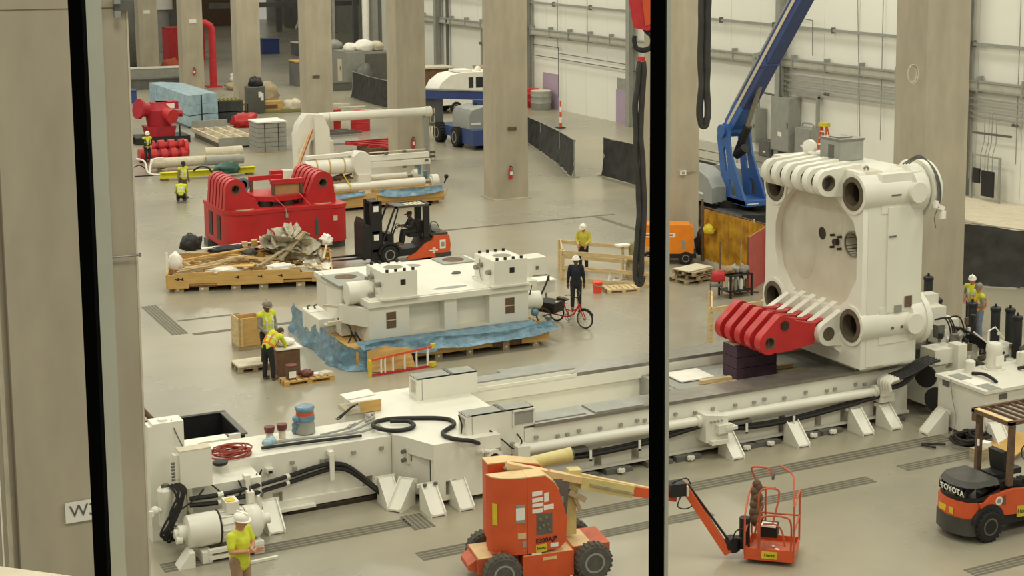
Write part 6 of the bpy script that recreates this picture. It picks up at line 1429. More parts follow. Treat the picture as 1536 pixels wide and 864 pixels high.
# ---------------------------------------------------------------- services on the white wall
def wallbar(name, label, y0, y1, z0, z1, w, h, m, cat, x=50.95, group=None):
    o = thing(name, label, cat, (x, y0, z0), group=group)
    b = MB(); b.bar((0, 0, 0), (0, y1-y0, z1-z0), w, h); b.build('run', m, o)
    return o
ct = thing('cable_tray', 'wide grey cable tray running along the white wall with hanging brackets', 'cable tray', (50.95, 30, 5.42))
for dz in (-.2, .2):
    b = MB(); b.box(-.14, 0, dz-.05, .1, 100, dz+.05); b.build('side_rail', GREYM, ct)
b = MB(); b.box(-.10, 0, -.16, .05, 100, .14); b.build('cable_fill', mat('cable_grey', (176, 174, 160), .7, var=.1), ct)
for k in range(34):
    b = MB(); b.box(-.18, k*3.0, -.32, .2, k*3.0+.06, .45); b.build('bracket', GREYM, ct)
up = wallbar('conduit', 'thin conduit high on the white wall above the cable tray', 30, 130, 7.25, 7.62, .12, .16, GREYM, 'conduit')
for k in range(18):
    b = MB(); b.box(-.1, k*5.5, -.16+k*.0203, .15, k*5.5+.08, .16+k*.0203); b.build('clip', GREYD, up)
for z, lb in ((4.80, 'topmost'), (4.50, 'second from top'), (4.20, 'third from top'), (3.95, 'lowest')):
    wallbar('conduit', '%s of four parallel conduits under the cable tray above the white platen' % lb, 30, 73.5, z+.05, z-.05, .07, .08, GREYM, 'conduit')
tc_ = thing('conduit', 'stepped thin conduit on the white wall above the two barrels', 'conduit', (50.98, 105, 4.48))
b = MB(); b.tube([(0, 0, 0), (0, -4.14, 0), (0, -4.14, -.4), (0, -14.7, -.5)], .03, 5, smooth=False); b.tube([(0, -4.14, 0), (0, -4.14, -3.5)], .03, 5, smooth=False); b.build('pipe', GREYD, tc_)
wallbar('conduit', 'lower thin conduit on the white wall between the barrels and the lilac door', 88, 105, 3.62, 3.7, .05, .05, GREYD, 'conduit')
du = thing('conduit', 'boxy grey duct bending down to a grey cabinet on the wall behind the platen', 'duct', (50.9, 72, 3.75))
b = MB(); b.bar((0, 0, 0), (0, -2.4, 0), .16, .18); b.bar((0, -2.32, 0), (0, -2.32, -1.7), .16, .18); b.build('duct', GREYM, du)
b = MB(); b.tube([(0, .2, 4.2), (0, -1.7, 4.1), (0, -1.75, 2.2)], .03, 5, smooth=False); b.build('pipe', GREYD, du)
for k, y in enumerate((101.0, 96.5, 88.0, 66.1, 64.4, 54.5, 53.6)):
    wallbar('conduit', ['thin vertical conduit beside the lilac small door', 'faint vertical conduit midway between the two lilac doors', 'vertical conduit beyond the taller lilac door', 'thin hanging cable on the wall above the grey block, the slanting one', 'thin hanging cable on the wall above the grey block, the straight one', 'vertical conduit by the black equipment panel, the closer to the column', 'vertical conduit by the black equipment panel, the further from the column'][k], y, y+(.6 if k == 3 else 0.02), 2.0 if k > 2 else 4.4, 12.0, .035, .035, GREYM, 'conduit', 51.0)
# steel posts of the wall
for k, (y, lb) in enumerate(((122.5, 'grey steel wall post behind the white van'), (105.4, 'grey steel wall post beside the red barrel'), (90.0, 'grey steel wall post behind the hanging hook'), (73.0, 'grey steel wall post carrying the tall grey cabinet'), (57.8, 'grey steel wall post beside the column behind the platen'), (138, 'grey steel wall post at the end of the white wall'))):
    p = struct(bpy.data.objects.new('wall_post', None), lb); col.objects.link(p); p.location = (50.75, y, 0)
    b = MB(); b.box(-.28, -.2, 0, -.22, .2, 16); b.box(.22, -.2, 0, .28, .2, 16); b.box(-.22, -.02, 0, .22, .02, 16); b.build('steel_section', GREYM, p)
o = wallbar('dark_pipe', 'black downpipe beside the wall post behind the white van', 120.9, 120.92, 0, 14, .2, .2, GREYD, 'pipe')
o = thing('wall_pipes', 'pair of pale vertical pipes with a bracket on the wall above the van', 'pipe', (50.9, 113.5, 0))
for dy in (0, .5):
    b = MB(); b.cyl((0, dy, 0), (0, dy, 5.2), .09, n=8); b.build('pipe', GREYM, o)
b = MB(); b.box(-.1, -.3, 3.9, .1, .8, 4.1); b.build('bracket', GREYD, o)
# doors
def door(n, y0, y1, z1, label, sill=0.0):
    d = struct(bpy.data.objects.new('door_%d' % n, None), label); col.objects.link(d); d.location = (51.2, y0, sill)
    b = MB(); b.box(-.05, 0, 0, .01, y1-y0, z1-sill); b.build('door_leaf', LILAC, d)
    b = MB(); b.box(-.06, -.1, 0, .02, 0, z1-sill+.1); b.box(-.06, y1-y0, 0, .02, y1-y0+.1, z1-sill+.1); b.box(-.06, 0, z1-sill, .02, y1-y0, z1-sill+.1); b.build('door_frame', LILAC, d)
    b = MB(); b.box(-.1, .12, .95, -.05, .26, 1.1); b.build('door_handle', GREYM, d)
    return d
door(1, 101.3, 103.6, 2.42, 'small lilac door behind the barrels')
d2 = door(2, 90.5, 92.6, 2.1, 'tall lilac door with a grey panel above')
b = MB(); b.box(-.05, 0, 2.12, .01, 2.1, 2.98); b.build('transom_panel', GREYM, d2)
# barrels
for nm, lb, y, m, r in (('barrel', 'red steel barrel against the white wall', 104.1, RED, .62), ('barrel', 'grey barrel with pale lid beside the red one', 102.4, GREYM, .75)):
    o = thing(nm, lb, 'barrel', (50.2, y-.3, 0))
    b = MB(); b.lathe([(0, r*.97), (.03, r), (.45, r), (.48, r*1.03), (.51, r), (.95, r), (.98, r*1.03), (1.01, r), (1.3, r), (1.33, r*.95)], (0, 0, 0), (0, 0, 1), 18); b.build('drum', m, o)
    b = MB(); b.lathe([(0, r*.98), (.06, r*.98), (.08, r*.5)], (0, 0, 1.3), (0, 0, 1), 18); b.build('lid', LEDGE if m is GREYM else RED, o)
cn = thing('marker_post', 'orange and white striped marker post on the floor before the white wall', 'post', (46.39, 91.51, 0.00))
for k in range(5):
    b = MB(); b.cyl((0, 0, .35*k), (0, 0, .35*k+.35), .09-.008*k, n=8); b.build('band', [ORANGE, PAPER][k % 2], cn)
b = MB(); b.box(-.25, -.25, -.0, .25, .25, .05); b.build('base', BLACK, cn)
# cabinets on the wall behind the platen
def cab(y0, y1, z0, z1, label, m=GREYM):
    o = thing('wall_cabinet', label, 'cabinet', (50.8, y0, z0))
    b = MB(); b.box(-.4, 0, 0, .35, y1-y0, z1-z0); b.build('cabinet_body', m, o)
    b = MB(); b.box(-.43, .06, .06, -.401, y1-y0-.06, z1-z0-.06); dd = b.build('door', m, o)
    b = MB(); b.box(-.46, .12, (z1-z0)*.45, -.43, .2, (z1-z0)*.55); b.build('handle', GREYD, dd); b = MB(); b.box(-.436, (y1-y0)*.4, (z1-z0)*.28, -.43, (y1-y0)*.6, (z1-z0)*.36); b.build('label', PAPER, dd)
    return o
cab(71.6, 73.4, .5, 3.5, 'tall grey electrical cabinet on the steel post behind the platen')
c2 = cab(69.6, 71.1, .6, 2.0, 'short grey cabinet under the bent duct behind the platen')
b = MB(); b.tube([(-.1, .2, 1.4), (-.1, .25, 1.65), (-.1, 1.1, 1.65), (-.1, 1.2, 1.4)], .05, 6); b.build('conduit_bow', GREYM, c2)
c3_ = cab(74.9, 76.3, .7, 2.6, 'grey transformer cabinet beside the blue boom lift arm')
for dy in (.15, .7):
    b = MB(); b.tube([(-.1, dy, 1.9), (-.1, dy+.1, 2.15), (-.1, dy+.3, 2.15), (-.1, dy+.4, 1.9)], .05, 6); b.build('bushing', GREYM, c3_)
o = cab(73.4, 74.6, -.0+.0, .9, 'low grey box cart at the foot of the wall behind the platen', GREYD)
o = thing('wall_ducts', 'tall grey ducts with bent pipes on the wall beside the boom arm', 'duct', (50.7, 74.5, 0))
b = MB(); b.bar((0, .9, 1.2), (0, .9, 5.6), .3, .4); b.bar((0, .9, 5.6), (0, -.6, 5.9), .3, .3); b.build('duct', GREYM, o)
b = MB(); b.tube([(-.1, 1.7, 2.4), (-.1, 1.2, 3.4), (-.1, .9, 4.2)], .05, 6); b.build('pipe', GREYM, o)
b = MB(); b.tube([(-.1, -1.2, 7.5), (-.1, -1.6, 5.0), (-.1, -1.7, 1.0)], .06, 6); b.build('pipe', GREYD, o)
b = MB(); b.bar((-.1, .2, 3.6), (-.1, -1.8, 3.5), .1, .1); b.build('strut', GREYD, o)
def extinguisher(loc, label, axis='y'):
    o = thing('fire_extinguisher', label, 'fire extinguisher', loc)
    b = MB(); b.lathe([(0, .06), (.02, .085), (.42, .085), (.5, .04), (.55, .03)], (0, -.09, 0), (0, 0, 1), 12); b.build('cylinder', RED, o)
    b = MB(); b.bx(0, -.09, .6, .1, .05, .06); b.tube([(.03, -.1, .6), (.1, -.12, .5), (.1, -.12, .15)], .014, 5); b.build('valve', BLACK, o)
    b = MB(); b.box(-.07, -.178, .2, .07, -.17, .36); b.build('label', PAPER, o); b = MB(); b.box(-.06, -.01, .1, .06, .0, .5); b.build('wall_hook', GREYD, o)
    return o
extinguisher((31.59, 67.64, 1.00), 'fire extinguisher hung on the concrete column nearest the black fence'); extinguisher((31.75, 80.39, 0.95), 'red fire extinguisher hung on the column behind the white cylinders')
extinguisher((31.73, 127.19, 1.28), 'fire extinguisher hung on the column by the blue-wrapped load')
for u, v, Y_, lb in ((220,18,142.59,'small white plate on the furthest column'), (289,32,127.19,'small white plate on the column beside the red standpipe')):
    q = Vector((31.63, 142.59, 5.66)) if u == 220 else Vector((31.78, 127.19, 5.58)); o = MB(); o.box(q.x-.28, q.y-.02, q.z-.16, q.x+.28, q.y-.002, q.z+.16); tag(o.build('column_plate', PAPER), lb, 'sign')
o = thing('socket_box', 'white socket box on the column above the orange generator', 'socket', (31.80, 52.29, 3.30))
b = MB(); b.box(-.13, -.06, -.09, .13, 0, .09); b.build('box', PAPER, o); b = MB(); b.cyl((.13, -.03, .02), (.6, -.03, .04), .02, n=6); b.build('conduit', GREYM, o); b = MB(); b.box(-.07, -.065, -.05, .07, -.061, .05); b.build('cover', GREYM, o)
o = thing('cable_loop', 'round white cable coil on the column above the white platen', 'cable', (30.31, 36.89, 8.39))
for k in range(3):
    b = MB(); b.tube([((.16+.02*k)*math.cos(t*PI/6), -.05-.015*k, (.24+.02*k)*math.sin(t*PI/6)) for t in range(13)], .016, 5); b.build('loop', [LEDGE, GREYM, LEDGE][k], o)
for u, lb, q in ((1, 'dark scuffed bracket on the column behind the white cylinders', (31.47, 80.39, 8.61)), (2, 'brown stained plate on the column behind the bent arm', (31.48, 95.79, 3.64)), (3, 'brown stained plate low on the column beside the black fence', (31.72, 67.64, 3.38))):
    b = MB(); b.box(q[0]-.22, q[1]-.04, q[2]-.08, q[0]+.22, q[1]-.0, q[2]+.08)
    if u > 1: tag(b.build('column_bracket', RUST), lb, 'bracket')
# black equipment panel on a frame
ep = thing('equipment_rack', 'thin steel frame holding two black panels against the wall behind the workers', 'rack', (50.6, 55.1, 0))
for dy in (0, 1.9):
    b = MB(); b.box(-.05, dy-.05, 0, .05, dy+.05, 2.25); b.build('upright', GREYM, ep)
b = MB(); b.box(-.04, 0, 2.18, .04, 1.9, 2.25); b.build('top_bar', GREYM, ep)
b = MB(); b.box(-.12, .3, .35, -.02, 1.1, 1.55); b.build('black_panel', BLACK, ep); b = MB(); b.box(-.12, 1.25, .9, -.02, 1.7, 1.6); b.build('black_panel', BLACK, ep)
for dy in (.5, .8, 1.0, 1.3):
    b = MB(); b.tube([(0, dy, 1.5), (0, dy, 2.3), (0, dy-.2, 2.9), (0, dy-.2, 4.2)], .02, 5, smooth=False); b.build('conduit', GREYM, ep)
b = MB(); b.bar((0, -.7, 3.3), (0, 1.9, 3.25), .08, .1); b.build('strut', GREYD, ep)
b = MB(); b.tube([(0, 1.8, 1.0), (0, 2.1, 1.0), (0, 2.1, 2.3), (0, 2.9, 2.4)], .02, 5, smooth=False); b.build('side_pipe', GREYM, ep)
o = thing('wall_lamp', 'small twin-head emergency lamp on the wall above the black panels', 'lamp', (51.00, 54.52, 3.80))
for dy in (-.12, .12):
    b = MB(); b.ball((-.1, dy, 0), .09, 8, 6); b.build('lamp_head', GREYD, o)
o = thing('wall_lamp', 'small twin-head emergency lamp on the wall above the short grey cabinet', 'lamp', (51.00, 68.93, 3.98))
for dy in (-.12, .12):
    b = MB(); b.ball((-.1, dy, 0), .1, 8, 6); b.build('lamp_head', GREYD, o)
b = MB(); b.box(46.5, 30, 0, 51.15, 60, .12); tag(b.build('floor_plinth', LEDGE), 'pale raised concrete strip along the foot of the wall behind the workers', 'plinth'); bpy.context.scene.objects['floor_plinth']['kind'] = 'structure'
# step ladder by the wall
o = thing('step_ladder', 'orange step ladder with yellow top standing by the wall behind the steel block', 'ladder', (48.9, 66.4, 0))
for s in (-1, 1):
    b = MB(); b.bar((-.3, s*.36, 0), (0, s*.22, 2.7), .07, .09); b.build('side_rail', ORANGE, o); b = MB(); b.bar((.7, s*.36, 0), (.05, s*.22, 2.6), .06, .06); b.build('rear_rail', ORANGE, o)
for k in range(7):
    f_ = (k+1)/8; b = MB(); b.box(-.3+.3*f_-.05, -.36+.14*f_, 2.7*f_-.03, -.3+.3*f_+.12, .36-.14*f_, 2.7*f_+.02); b.build('step', PAPER, o)
b = MB(); b.box(-.15, -.28, 2.62, .2, .28, 2.8); b.build('top_cap', YELLOW, o)

# ---------------------------------------------------------------- black fabric barriers
def barrier(path, hs, label, seed):
    o = thing('fabric_barrier', label, 'barrier', (path[0][0], path[0][1], 0))
    n = len(path); L = lambda t: hs[0] + (hs[1]-hs[0])*t
    f = film('f', path, .03, lambda t: L(t)-.03*abs(math.sin(t*n*4)), TARP, .10, 60, 8, seed); f.build('black_fabric', TARP, o, local=False, recalc=False)
    P = [Vector((p[0], p[1], 0)) for p in path]
    for i, p in enumerate(P):
        h = L(i/(n-1)); b = MB(); b.cyl((p.x, p.y+.06, 0), (p.x, p.y+.06, h+.02), .03, n=8); b.box(p.x-.25, p.y-.1, 0, p.x+.25, p.y+.2, .05); b.build('post', GREYM, o, local=False)
        if i < n-1:
            q = P[i+1]; b = MB(); b.cyl((p.x, p.y+.06, h), (q.x, q.y+.06, L((i+1)/(n-1))), .022, n=6); b.build('top_rail', GREYM, o, local=False)
    return o
barrier([(41.9, 87.5), (40.6, 82.6), (39.0, 77.0), (37.45, 72.3)], (1.45, 1.95), 'black fabric barrier fence beside the concrete column, far one', 3)
barrier([(39.1, 72.15), (39.1, 68), (39.0, 63.5), (39.0, 60.5)], (2.0, 2.05), 'black fabric barrier fence behind the hanging sling', 6)
barrier([(37.4, 43.6), (39.6, 41.6), (42.2, 39.2), (44.5, 37.2)], (2.35, 1.5), 'black fabric barrier fence behind the two workers in vests', 9)
barrier([(41.2, 116.5), (40.9, 112), (41.0, 108), (41.2, 104.5)], (2.0, 1.9), 'dark grey fabric barrier in front of the grey machine box', 12)
o = thing('pipe_railing', 'thin steel pipe railing behind the black fabric and the hanging sling', 'railing', (42, 66, 0))
for y in (60, 64, 68, 72):
    b = MB(); b.cyl((0, y-66, 0), (0, y-66, 1.55+.2), .03, n=6); b.build('post', GREYD, o)
for z in (1.72, 1.3):
    b = MB(); b.cyl((0, -9, z+.1), (0, 6, z), .025, n=6); b.build('rail', GREYD, o)

# ---------------------------------------------------------------- hanging lifting gear
hk = thing('crane_hook', 'black crane hook under an orange-red hook block at the top edge', 'hook', (21.88, 38.20, 9.58))
H0 = Vector((21.88, 38.20, 9.58)); rt = Vector((.876, -.482, 0))
def HK(x, z, y=0): v = rt*x; return (v.x+.482*y, v.y+.876*y, z)
b = MB()
pts = [(-.22, .55), (.02, .5), (.2, .52), (.36, .75), (.42, 1.3), (.2, 1.75), (-.35, 1.75), (-.34, 1.3)]
pts = [(x*1.5+.1, z*1.45-.45) for x, z in pts]; vs = [HK(x, z, -.2) for x, z in pts] + [HK(x, z, .2) for x, z in pts]; n = len(pts)
b.add(vs, [tuple(range(n)), tuple(range(2*n-1, n-1, -1))] + [(i, (i+1) % n, n+(i+1) % n, n+i) for i in range(n)]); hb_ = b.build('hook_block', REDF, hk)
b = MB(); b.add([HK(x, z, -.23) for x, z in ((.1, .4), (.5, .55), (.62, 1.3), (.25, 1.9), (.0, 1.2))] + [HK(x, z, -.2) for x, z in ((.1, .4), (.5, .55), (.62, 1.3), (.25, 1.9), (.0, 1.2))], [(0,1,2,3,4)] + [(i, (i+1) % 5, 5+(i+1) % 5, 5+i) for i in range(5)]); b.build('cheek_plate', ORANGE, hb_)
b = MB(); b.tube([HK(.08, .55), HK(.12, .3), HK(.30, .1), HK(.28, -.18), HK(.06, -.28), HK(-.14, -.22), HK(-.20, 0), HK(-.19, .12)], .09, 8, rs=(.10, .06)); b.build('hook', BLACK, hk)
def sling(loc, zt, zb, w, label, seed, knot=None):
    o = thing('lifting_sling', label, 'sling', loc); L0 = Vector(loc)
    for s in (-1, 1):
        pts = []; N = 26
        for i in range(N+1):
            t = i/N; z = zt + (zb-zt)*t
            pts.append(HK(s*w*(.5 if .03 < t < .97 else .25) + .05*noise.noise(Vector((seed, z*1.3, s))) + (.05*math.sin(t*9+seed) if knot else 0), z))
        b = MB(); b.tube(pts, w*.56, 7); 
        m_ = b.build('sling_leg', TARP, o)
    b = MB(); b.tube([HK(-w*.5, zb+.12), HK(-w*.3, zb-.06), HK(w*.3, zb-.06), HK(w*.5, zb+.12)], w*.55, 7); b.build('sling_bight', TARP, o)
    return o
sling((21.80, 38.14, 8.94), 0.05, -(Vector((21.80, 38.14, 8.94)).z - Vector((21.39, 37.40, 2.80)).z), .15, 'long black round sling hanging from the crane hook down to the pallet', 2.0, True)
sp0 = Vector((22.45, 35.85, 11.28)); sp1 = Vector((22.20, 35.39, 7.49))
sling(tuple(sp0), 0, sp1.z - sp0.z, .17, 'short black round sling hanging in front of the concrete column', 5.0)
rb_ = MB(); q = Vector((21.84, 38.14, 9.07)); rb_.bx(q.x, q.y, q.z, .14, .16, .12); tag(rb_.build('red_tag', REDF), 'small red tag on the sling just under the crane hook', 'tag')

# ---------------------------------------------------------------- floor grates: four parallel bars in a slot
GR = mat('grate_steel', (98, 94, 82), .7, metal=.0, var=.2, scale=6)
def grate(x0, y0, x1, y1, label, axis='x', bars=4, w=.40):
    o = thing('floor_grate', label, 'floor grate', ((x0+x1)/2, (y0+y1)/2, 0)); o['kind'] = 'structure'
    Lh = (x1-x0)/2 if axis == 'x' else (y1-y0)/2
    for i in range(bars):
        d = -w/2 + (i+.5)*w/bars; b = MB()
        if axis == 'x': b.box(-Lh, d-w/bars*.28, .0, Lh, d+w/bars*.28, .006)
        else: b.box(d-w/bars*.28, -Lh, .0, d+w/bars*.28, Lh, .006)
        b.build('grate_bar', GR, o)
    b = MB()
    if axis == 'x': b.box(-Lh, -w/2, .001, Lh, w/2, .003)
    else: b.box(-w/2, -Lh, .001, w/2, Lh, .003)
    b.build('slot_floor', mat_slot, o)
mat_slot = mat('worn_slot_concrete', (132, 126, 108), .8, var=.12)
grate(17.6, 29.75, 25.9, 29.75, 'long floor grate running in front of the white press bed', w=.55)
grate(13.2, 29.45, 17.2, 29.45, 'floor grate behind the orange boom lift', w=.45)
grate(17.0, 28.2, 17.9, 28.2, 'short floor grate between the boom lift jib and its turret', w=.45); grate(15.0, 28.2, 17.0, 28.2, 'floor grate behind the boom lift wheels', w=.4)
grate(19.2, 28.2, 22.3, 28.2, 'floor grate behind the boom lift basket', w=.45); grate(23.4, 28.45, 26.0, 28.45, 'floor grate behind the front forklift', w=.45)
grate(6.7, 31.55-.75, 11.9, 31.55-.75, 'floor grate passing under the motor frame', w=.5); grate(11.4, 28.9, 12.6, 28.9, 'short floor grate beside the boom lift tail', w=.5)
grate(11.6, 49.4, 11.6, 53.8, 'floor grate crossing in front of the scrap tray', 'y', 5, .52); grate(12.1, 30.3, 12.1, 31.2, 'floor grate piece beside the white foot wedges', 'y', 5, .5)
grate(20.6, 22.9, 23.2, 22.9, 'floor grate in front of the front forklift', w=.4)
grate(11.95, 51.2, 14.0, 51.2, 'short floor grate branching toward the open crate', w=.2, bars=2); grate(11.95, 49.2, 16.0, 49.2, 'long faint grate behind the two men', w=.3, bars=2)
grate(24.0, 61.8, 34, 61.8, 'thin floor grate running past the forklift toward the columns', w=.25, bars=2); grate(33.0, 53.5, 33.0, 61.5, 'thin floor grate running toward the column by the generator', 'y', 2, .3)

# ---------------------------------------------------------------- timber guard rails
def rail_pen(name, label, posts, h, m, rails=(1.0, .55), skip=()):
    o = thing(name, label, 'railing', (posts[0][0], posts[0][1], 0))
    for i, p in enumerate(posts):
        b = MB(); b.box(p[0]-.06, p[1]-.05, 0, p[0]+.06, p[1]+.05, h); b.build('post', m, o, local=False)
        if i < len(posts)-1 and i not in skip:
            q = posts[i+1]
            for f_ in rails:
                b = MB(); b.bar((p[0], p[1]-.07, h*f_-.07), (q[0], q[1]-.07, h*f_-.07), .05, .14); b.build('rail', m, o, local=False)
    return o
rail_pen('timber_railing', 'pale timber guard railing enclosing the worker in the yellow jacket', [(25.75, 50.7), (28.2, 47.8), (29.2, 49.2), (26.6, 52.6), (25.78, 50.82)], 1.1, WOOD, (1.0, .5, .12), (1,))
rail_pen('timber_railing', 'pale timber guard railing behind the red linkage on the bed', [(26.8, 42.3), (25.6, 40.4), (27.6, 40.45), (30.2, 40.6)], 1.15, WOOD, (1.0, .5))
bk2 = thing('bucket', 'bright orange bucket beside the pallet under the sling', 'bucket', (25.88, 48.26, 0.00))
b = MB(); b.lathe([(0, .13), (.01, .15), (.38, .18), (.40, .19), (.41, .17)], (0, 0, 0), (0, 0, 1), 16); b.build('bucket_body', mat('hot_orange', (245, 84, 60), .5, var=.06), bk2)
b = MB(); b.tube([(-.18, 0, .37), (-.1, -.2, .28), (.1, -.2, .28), (.18, 0, .37)], .012, 5); b.build('handle', GREYM, bk2)
pl3 = thing('pallet', 'pale timber pallet on the floor beside the hanging sling', 'pallet', (26.75, 48.14, 0.00), -.2); pallet_parts(pl3, 1.2, .8, WOOD, .14, 6)
o = thing('bag_row', 'brown bag hung on the timber railing behind the orange bucket', 'bag', (28.2, 47.72, .55)); b = MB(); b.prism([(-.2, -.25), (.25, -.25), (.18, .22), (-.15, .25)], -.08, .08, 'y'); b.build('bag_body', RUST, o); b = MB(); b.box(-.14, -.04, .32, .2, .04, .38); b.build('strap', RUST, o)
o = thing('bag_row', 'dark brown bag hung on the timber railing next to the white hose', 'bag', (27.6, 48.35, .5)); b = MB(); b.prism([(-.2, -.22), (.25, -.22), (.15, .2), (-.1, .22)], -.08, .08, 'y'); b.build('bag_body', WOODD, o)
o = thing('white_hose', 'white hose loop lying inside the timber railing', 'hose', (27.2, 49.3, 0)); b = MB(); b.tube([(-.3, 0, .05), (-.2, 0, .4), (.1, 0, .42), (.2, 0, .1), (0, .2, .05)], .05, 6); b.build('hose', PAPER, o)
o = thing('post_table', 'small white-topped stand post beside the hanging sling', 'stand', (27.77, 49.83, 0.00)); b = MB(); b.box(-.04, -.04, 0, .04, .04, 1.22); b.build('post', WOOD, o); b = MB(); b.box(-.25, -.18, 1.22, .25, .18, 1.28); b.build('top', PAPER, o); b = MB(); b.box(-.2, -.2, 0, .2, .2, .04); b.build('foot', WOODG, o)
heap('green_foliage_net', 'green and yellow rope net bundle beside the hanging sling', OLIVE, Vector((27.85, 49.53, 0.00)) + Vector((.25, .1, .75)), .42, 51, .5, .5, 1.4, .4, cat='net')
b = MB(); b.box(-.2, -.2, 0, .2, .2, .6); o = b.build('stump_block', WOODG); o.location = Vector((27.85, 49.53, 0.00)) + Vector((.25, .1, 0)); tag(o, 'weathered block under the green and yellow net bundle', 'block')

# ---------------------------------------------------------------- orange generator and welding corner
ge = thing('generator', 'orange welding generator on a trailer base partly hidden by the mullion', 'generator', (30.7, 51.6, 0), -.5)
b = MB(); b.prism([(-1.1, .42), (1.0, .42), (1.0, 1.38), (.85, 1.52), (-1.1, 1.52)], -.45, .45, 'y'); g_ = b.build('housing', mat('generator_orange', (238, 140, 38), .4, var=.08), ge)
b = MB(); b.box(-.9, -.456, 1.05, .3, -.451, 1.22); b.build('white_band', PAPER, g_); b = MB(); b.box(-.85, -.46, 1.11, .2, -.457, 1.17); b.build('band_print', REDF, g_)
b = MB(); b.box(.55, -.456, .62, .68, -.451, .95); b.build('vent', GREYM, g_)
b = MB(); b.box(-1.15, -.5, .25, 1.1, .5, .42); b.build('frame', BLACK, ge)
for x in (-.7, .7):
    for y, s in ((-.45, -1), (.45, 1)): wheel(ge, x, y, .25, .16, RUBBER, GREYM, side=s)
wc = thing('welding_curtain', 'amber transparent welding curtain hung on a pipe frame behind the red screen', 'curtain', (32.0, 49, 0))
ncur = 5
for i in range(ncur):
    y0, y1 = 51.0 - i*.86, 51.0 - (i+1)*.86; b = MB(); n_ = 10; vs = []
    for k in range(n_+1):
        y = y0 + (y1-y0)*k/n_; dx = .05*math.sin(k*2.1+i)
        vs += [(32.0+dx, y, .12), (32.0+dx, y, 2.06+.04*i*.2), (32.012+dx, y, .12), (32.012+dx, y, 2.06+.04*i*.2)]
    fs = [(4*k+a, 4*k+4+a, 4*k+5+a, 4*k+1+a) for k in range(n_) for a in (0, 2)]
    b.add(vs, fs); b.build('vinyl_strip', AMBER, wc, local=False, recalc=False)
for y in (51.05, 48.85, 46.6):
    b = MB(); b.cyl((32.03, y, 0), (32.03, y, 2.14), .03, n=8); b.build('frame_post', RUST, wc, local=False)
b = MB(); b.cyl((32.03, 51.05, 2.12), (32.03, 46.6, 2.12), .025, n=8); b.build('frame_rail', RUST, wc, local=False)
b = MB(); b.cyl((32.03, 51.2, 0), (32.03, 51.2, 2.4), .05, n=8); b.build('frame_post', RUST, wc, local=False)
rs = thing('welding_screen', 'dull red welding screen panel standing at the end of the amber curtain', 'screen', (31.5, 46.6, 0))
b = MB(); A_ = Vector((30.44, 45.64, 0.00)); B_ = Vector((32.22, 47.01, 0.00)); dA = (B_-A_); b.add([A_+Vector((0,0,.05)), B_+Vector((0,0,.05)), B_+Vector((0,0,2.02)), A_+Vector((0,0,1.96))] + [p+Vector((.03,-.03,0)) for p in (A_+Vector((0,0,.05)), B_+Vector((0,0,.05)), B_+Vector((0,0,2.02)), A_+Vector((0,0,1.96)))], [(0,1,2,3),(7,6,5,4),(0,4,5,1),(1,5,6,2),(2,6,7,3),(3,7,4,0)]); b.build('screen_panel', mat('dull_red_vinyl', (178, 76, 70), .55, var=.12), rs, local=False)
for p, z in ((A_, 2.0), (B_, 2.06)):
    b = MB(); b.cyl(p, p+Vector((0, 0, z)), .025, n=8); b.build('frame_post', RUST, rs, local=False)
b = MB(); b.cyl(A_+Vector((0,0,1.98)), B_+Vector((0,0,2.04)), .022, n=8); b.build('frame_rail', CARD, rs, local=False)
b = MB(); b.cyl(A_+Vector((-.5,.1,.03)), A_+Vector((.4,-.1,.03)), .025, n=6); b.build('foot', RUST, rs, local=False)
heap('rubbish_bag', 'dark grey rubbish bag tied at the neck beside the generator', BAGP, Vector((32.34, 51.74, 0.00)) + Vector((0, -.2, .55)), .45, 61, .8, .8, 1.5, .2, cat='bag')
heap('yellow_bag', 'bright yellow plastic bag stuck on the amber curtain', YELLOW, Vector((31.85, 50.39, 1.35)), .3, 63, .6, 1.0, .7, .4, cat='bag')
wp = thing('pallet', 'topmost grey pallet of the loose pile beside the generator', 'pallet', Vector((29.73, 47.86, 0.00)) + Vector((.1, .4, .32)), .35); pallet_parts(wp, 1.2, 1.0, WOODG, .14, 6)
wp2 = thing('pallet', 'lowest grey pallet of the loose pile beside the generator', 'pallet', Vector((29.84, 48.18, 0.00)) + Vector((0, .2, 0)), .1); pallet_parts(wp2, 1.4, 1.1, WOODG, .14, 7)
wp3 = thing('pallet', 'middle grey pallet of the loose pile beside the generator', 'pallet', Vector((29.85, 48.05, 0.00)) + Vector((.1, .3, .15)), .5); pallet_parts(wp3, 1.2, 1.0, WOODG, .14, 6)
b = MB(); b.bx(0, 0, 0, 1.3, .8, .03, rz=.3); o = b.build('grey_board', LEDGE); o.location = Vector((29.73, 47.86, 0.00)) + Vector((.1, .45, .48)); tag(o, 'pale board lying on the topmost grey pallet', 'board')
ch = thing('folding_chair', 'dark folding chair with a red jacket on its back beside the cluttered cart', 'chair', (29.09, 45.55, 0.00), 2.7)
b = MB(); b.box(-.21, -.2, .43, .21, .2, .46); b.build('seat', GREYD, ch); b = MB(); b.box(-.21, .19, .62, .21, .22, .86); b.build('backrest', GREYD, ch)
for sx in (-.2, .2):
    b = MB(); b.bar((sx, -.24, 0), (sx, .2, .86), .025, .025); b.build('leg', GREYD, ch); b = MB(); b.bar((sx, .24, 0), (sx, -.15, .45), .025, .025); b.build('leg', GREYD, ch)
heap('red_jacket', 'red jacket hanging over the back of the dark folding chair', REDF, Vector((29.09, 45.55, 0.00)) + Vector((-.05, -.2, .78)), .24, 67, 1.1, .6, 1.1, .25, cat='jacket')
wt = thing('welding_cart', 'cluttered black welding cart with bottles and rags beside the red screen', 'cart', (29.90, 45.58, 0.00), .1)
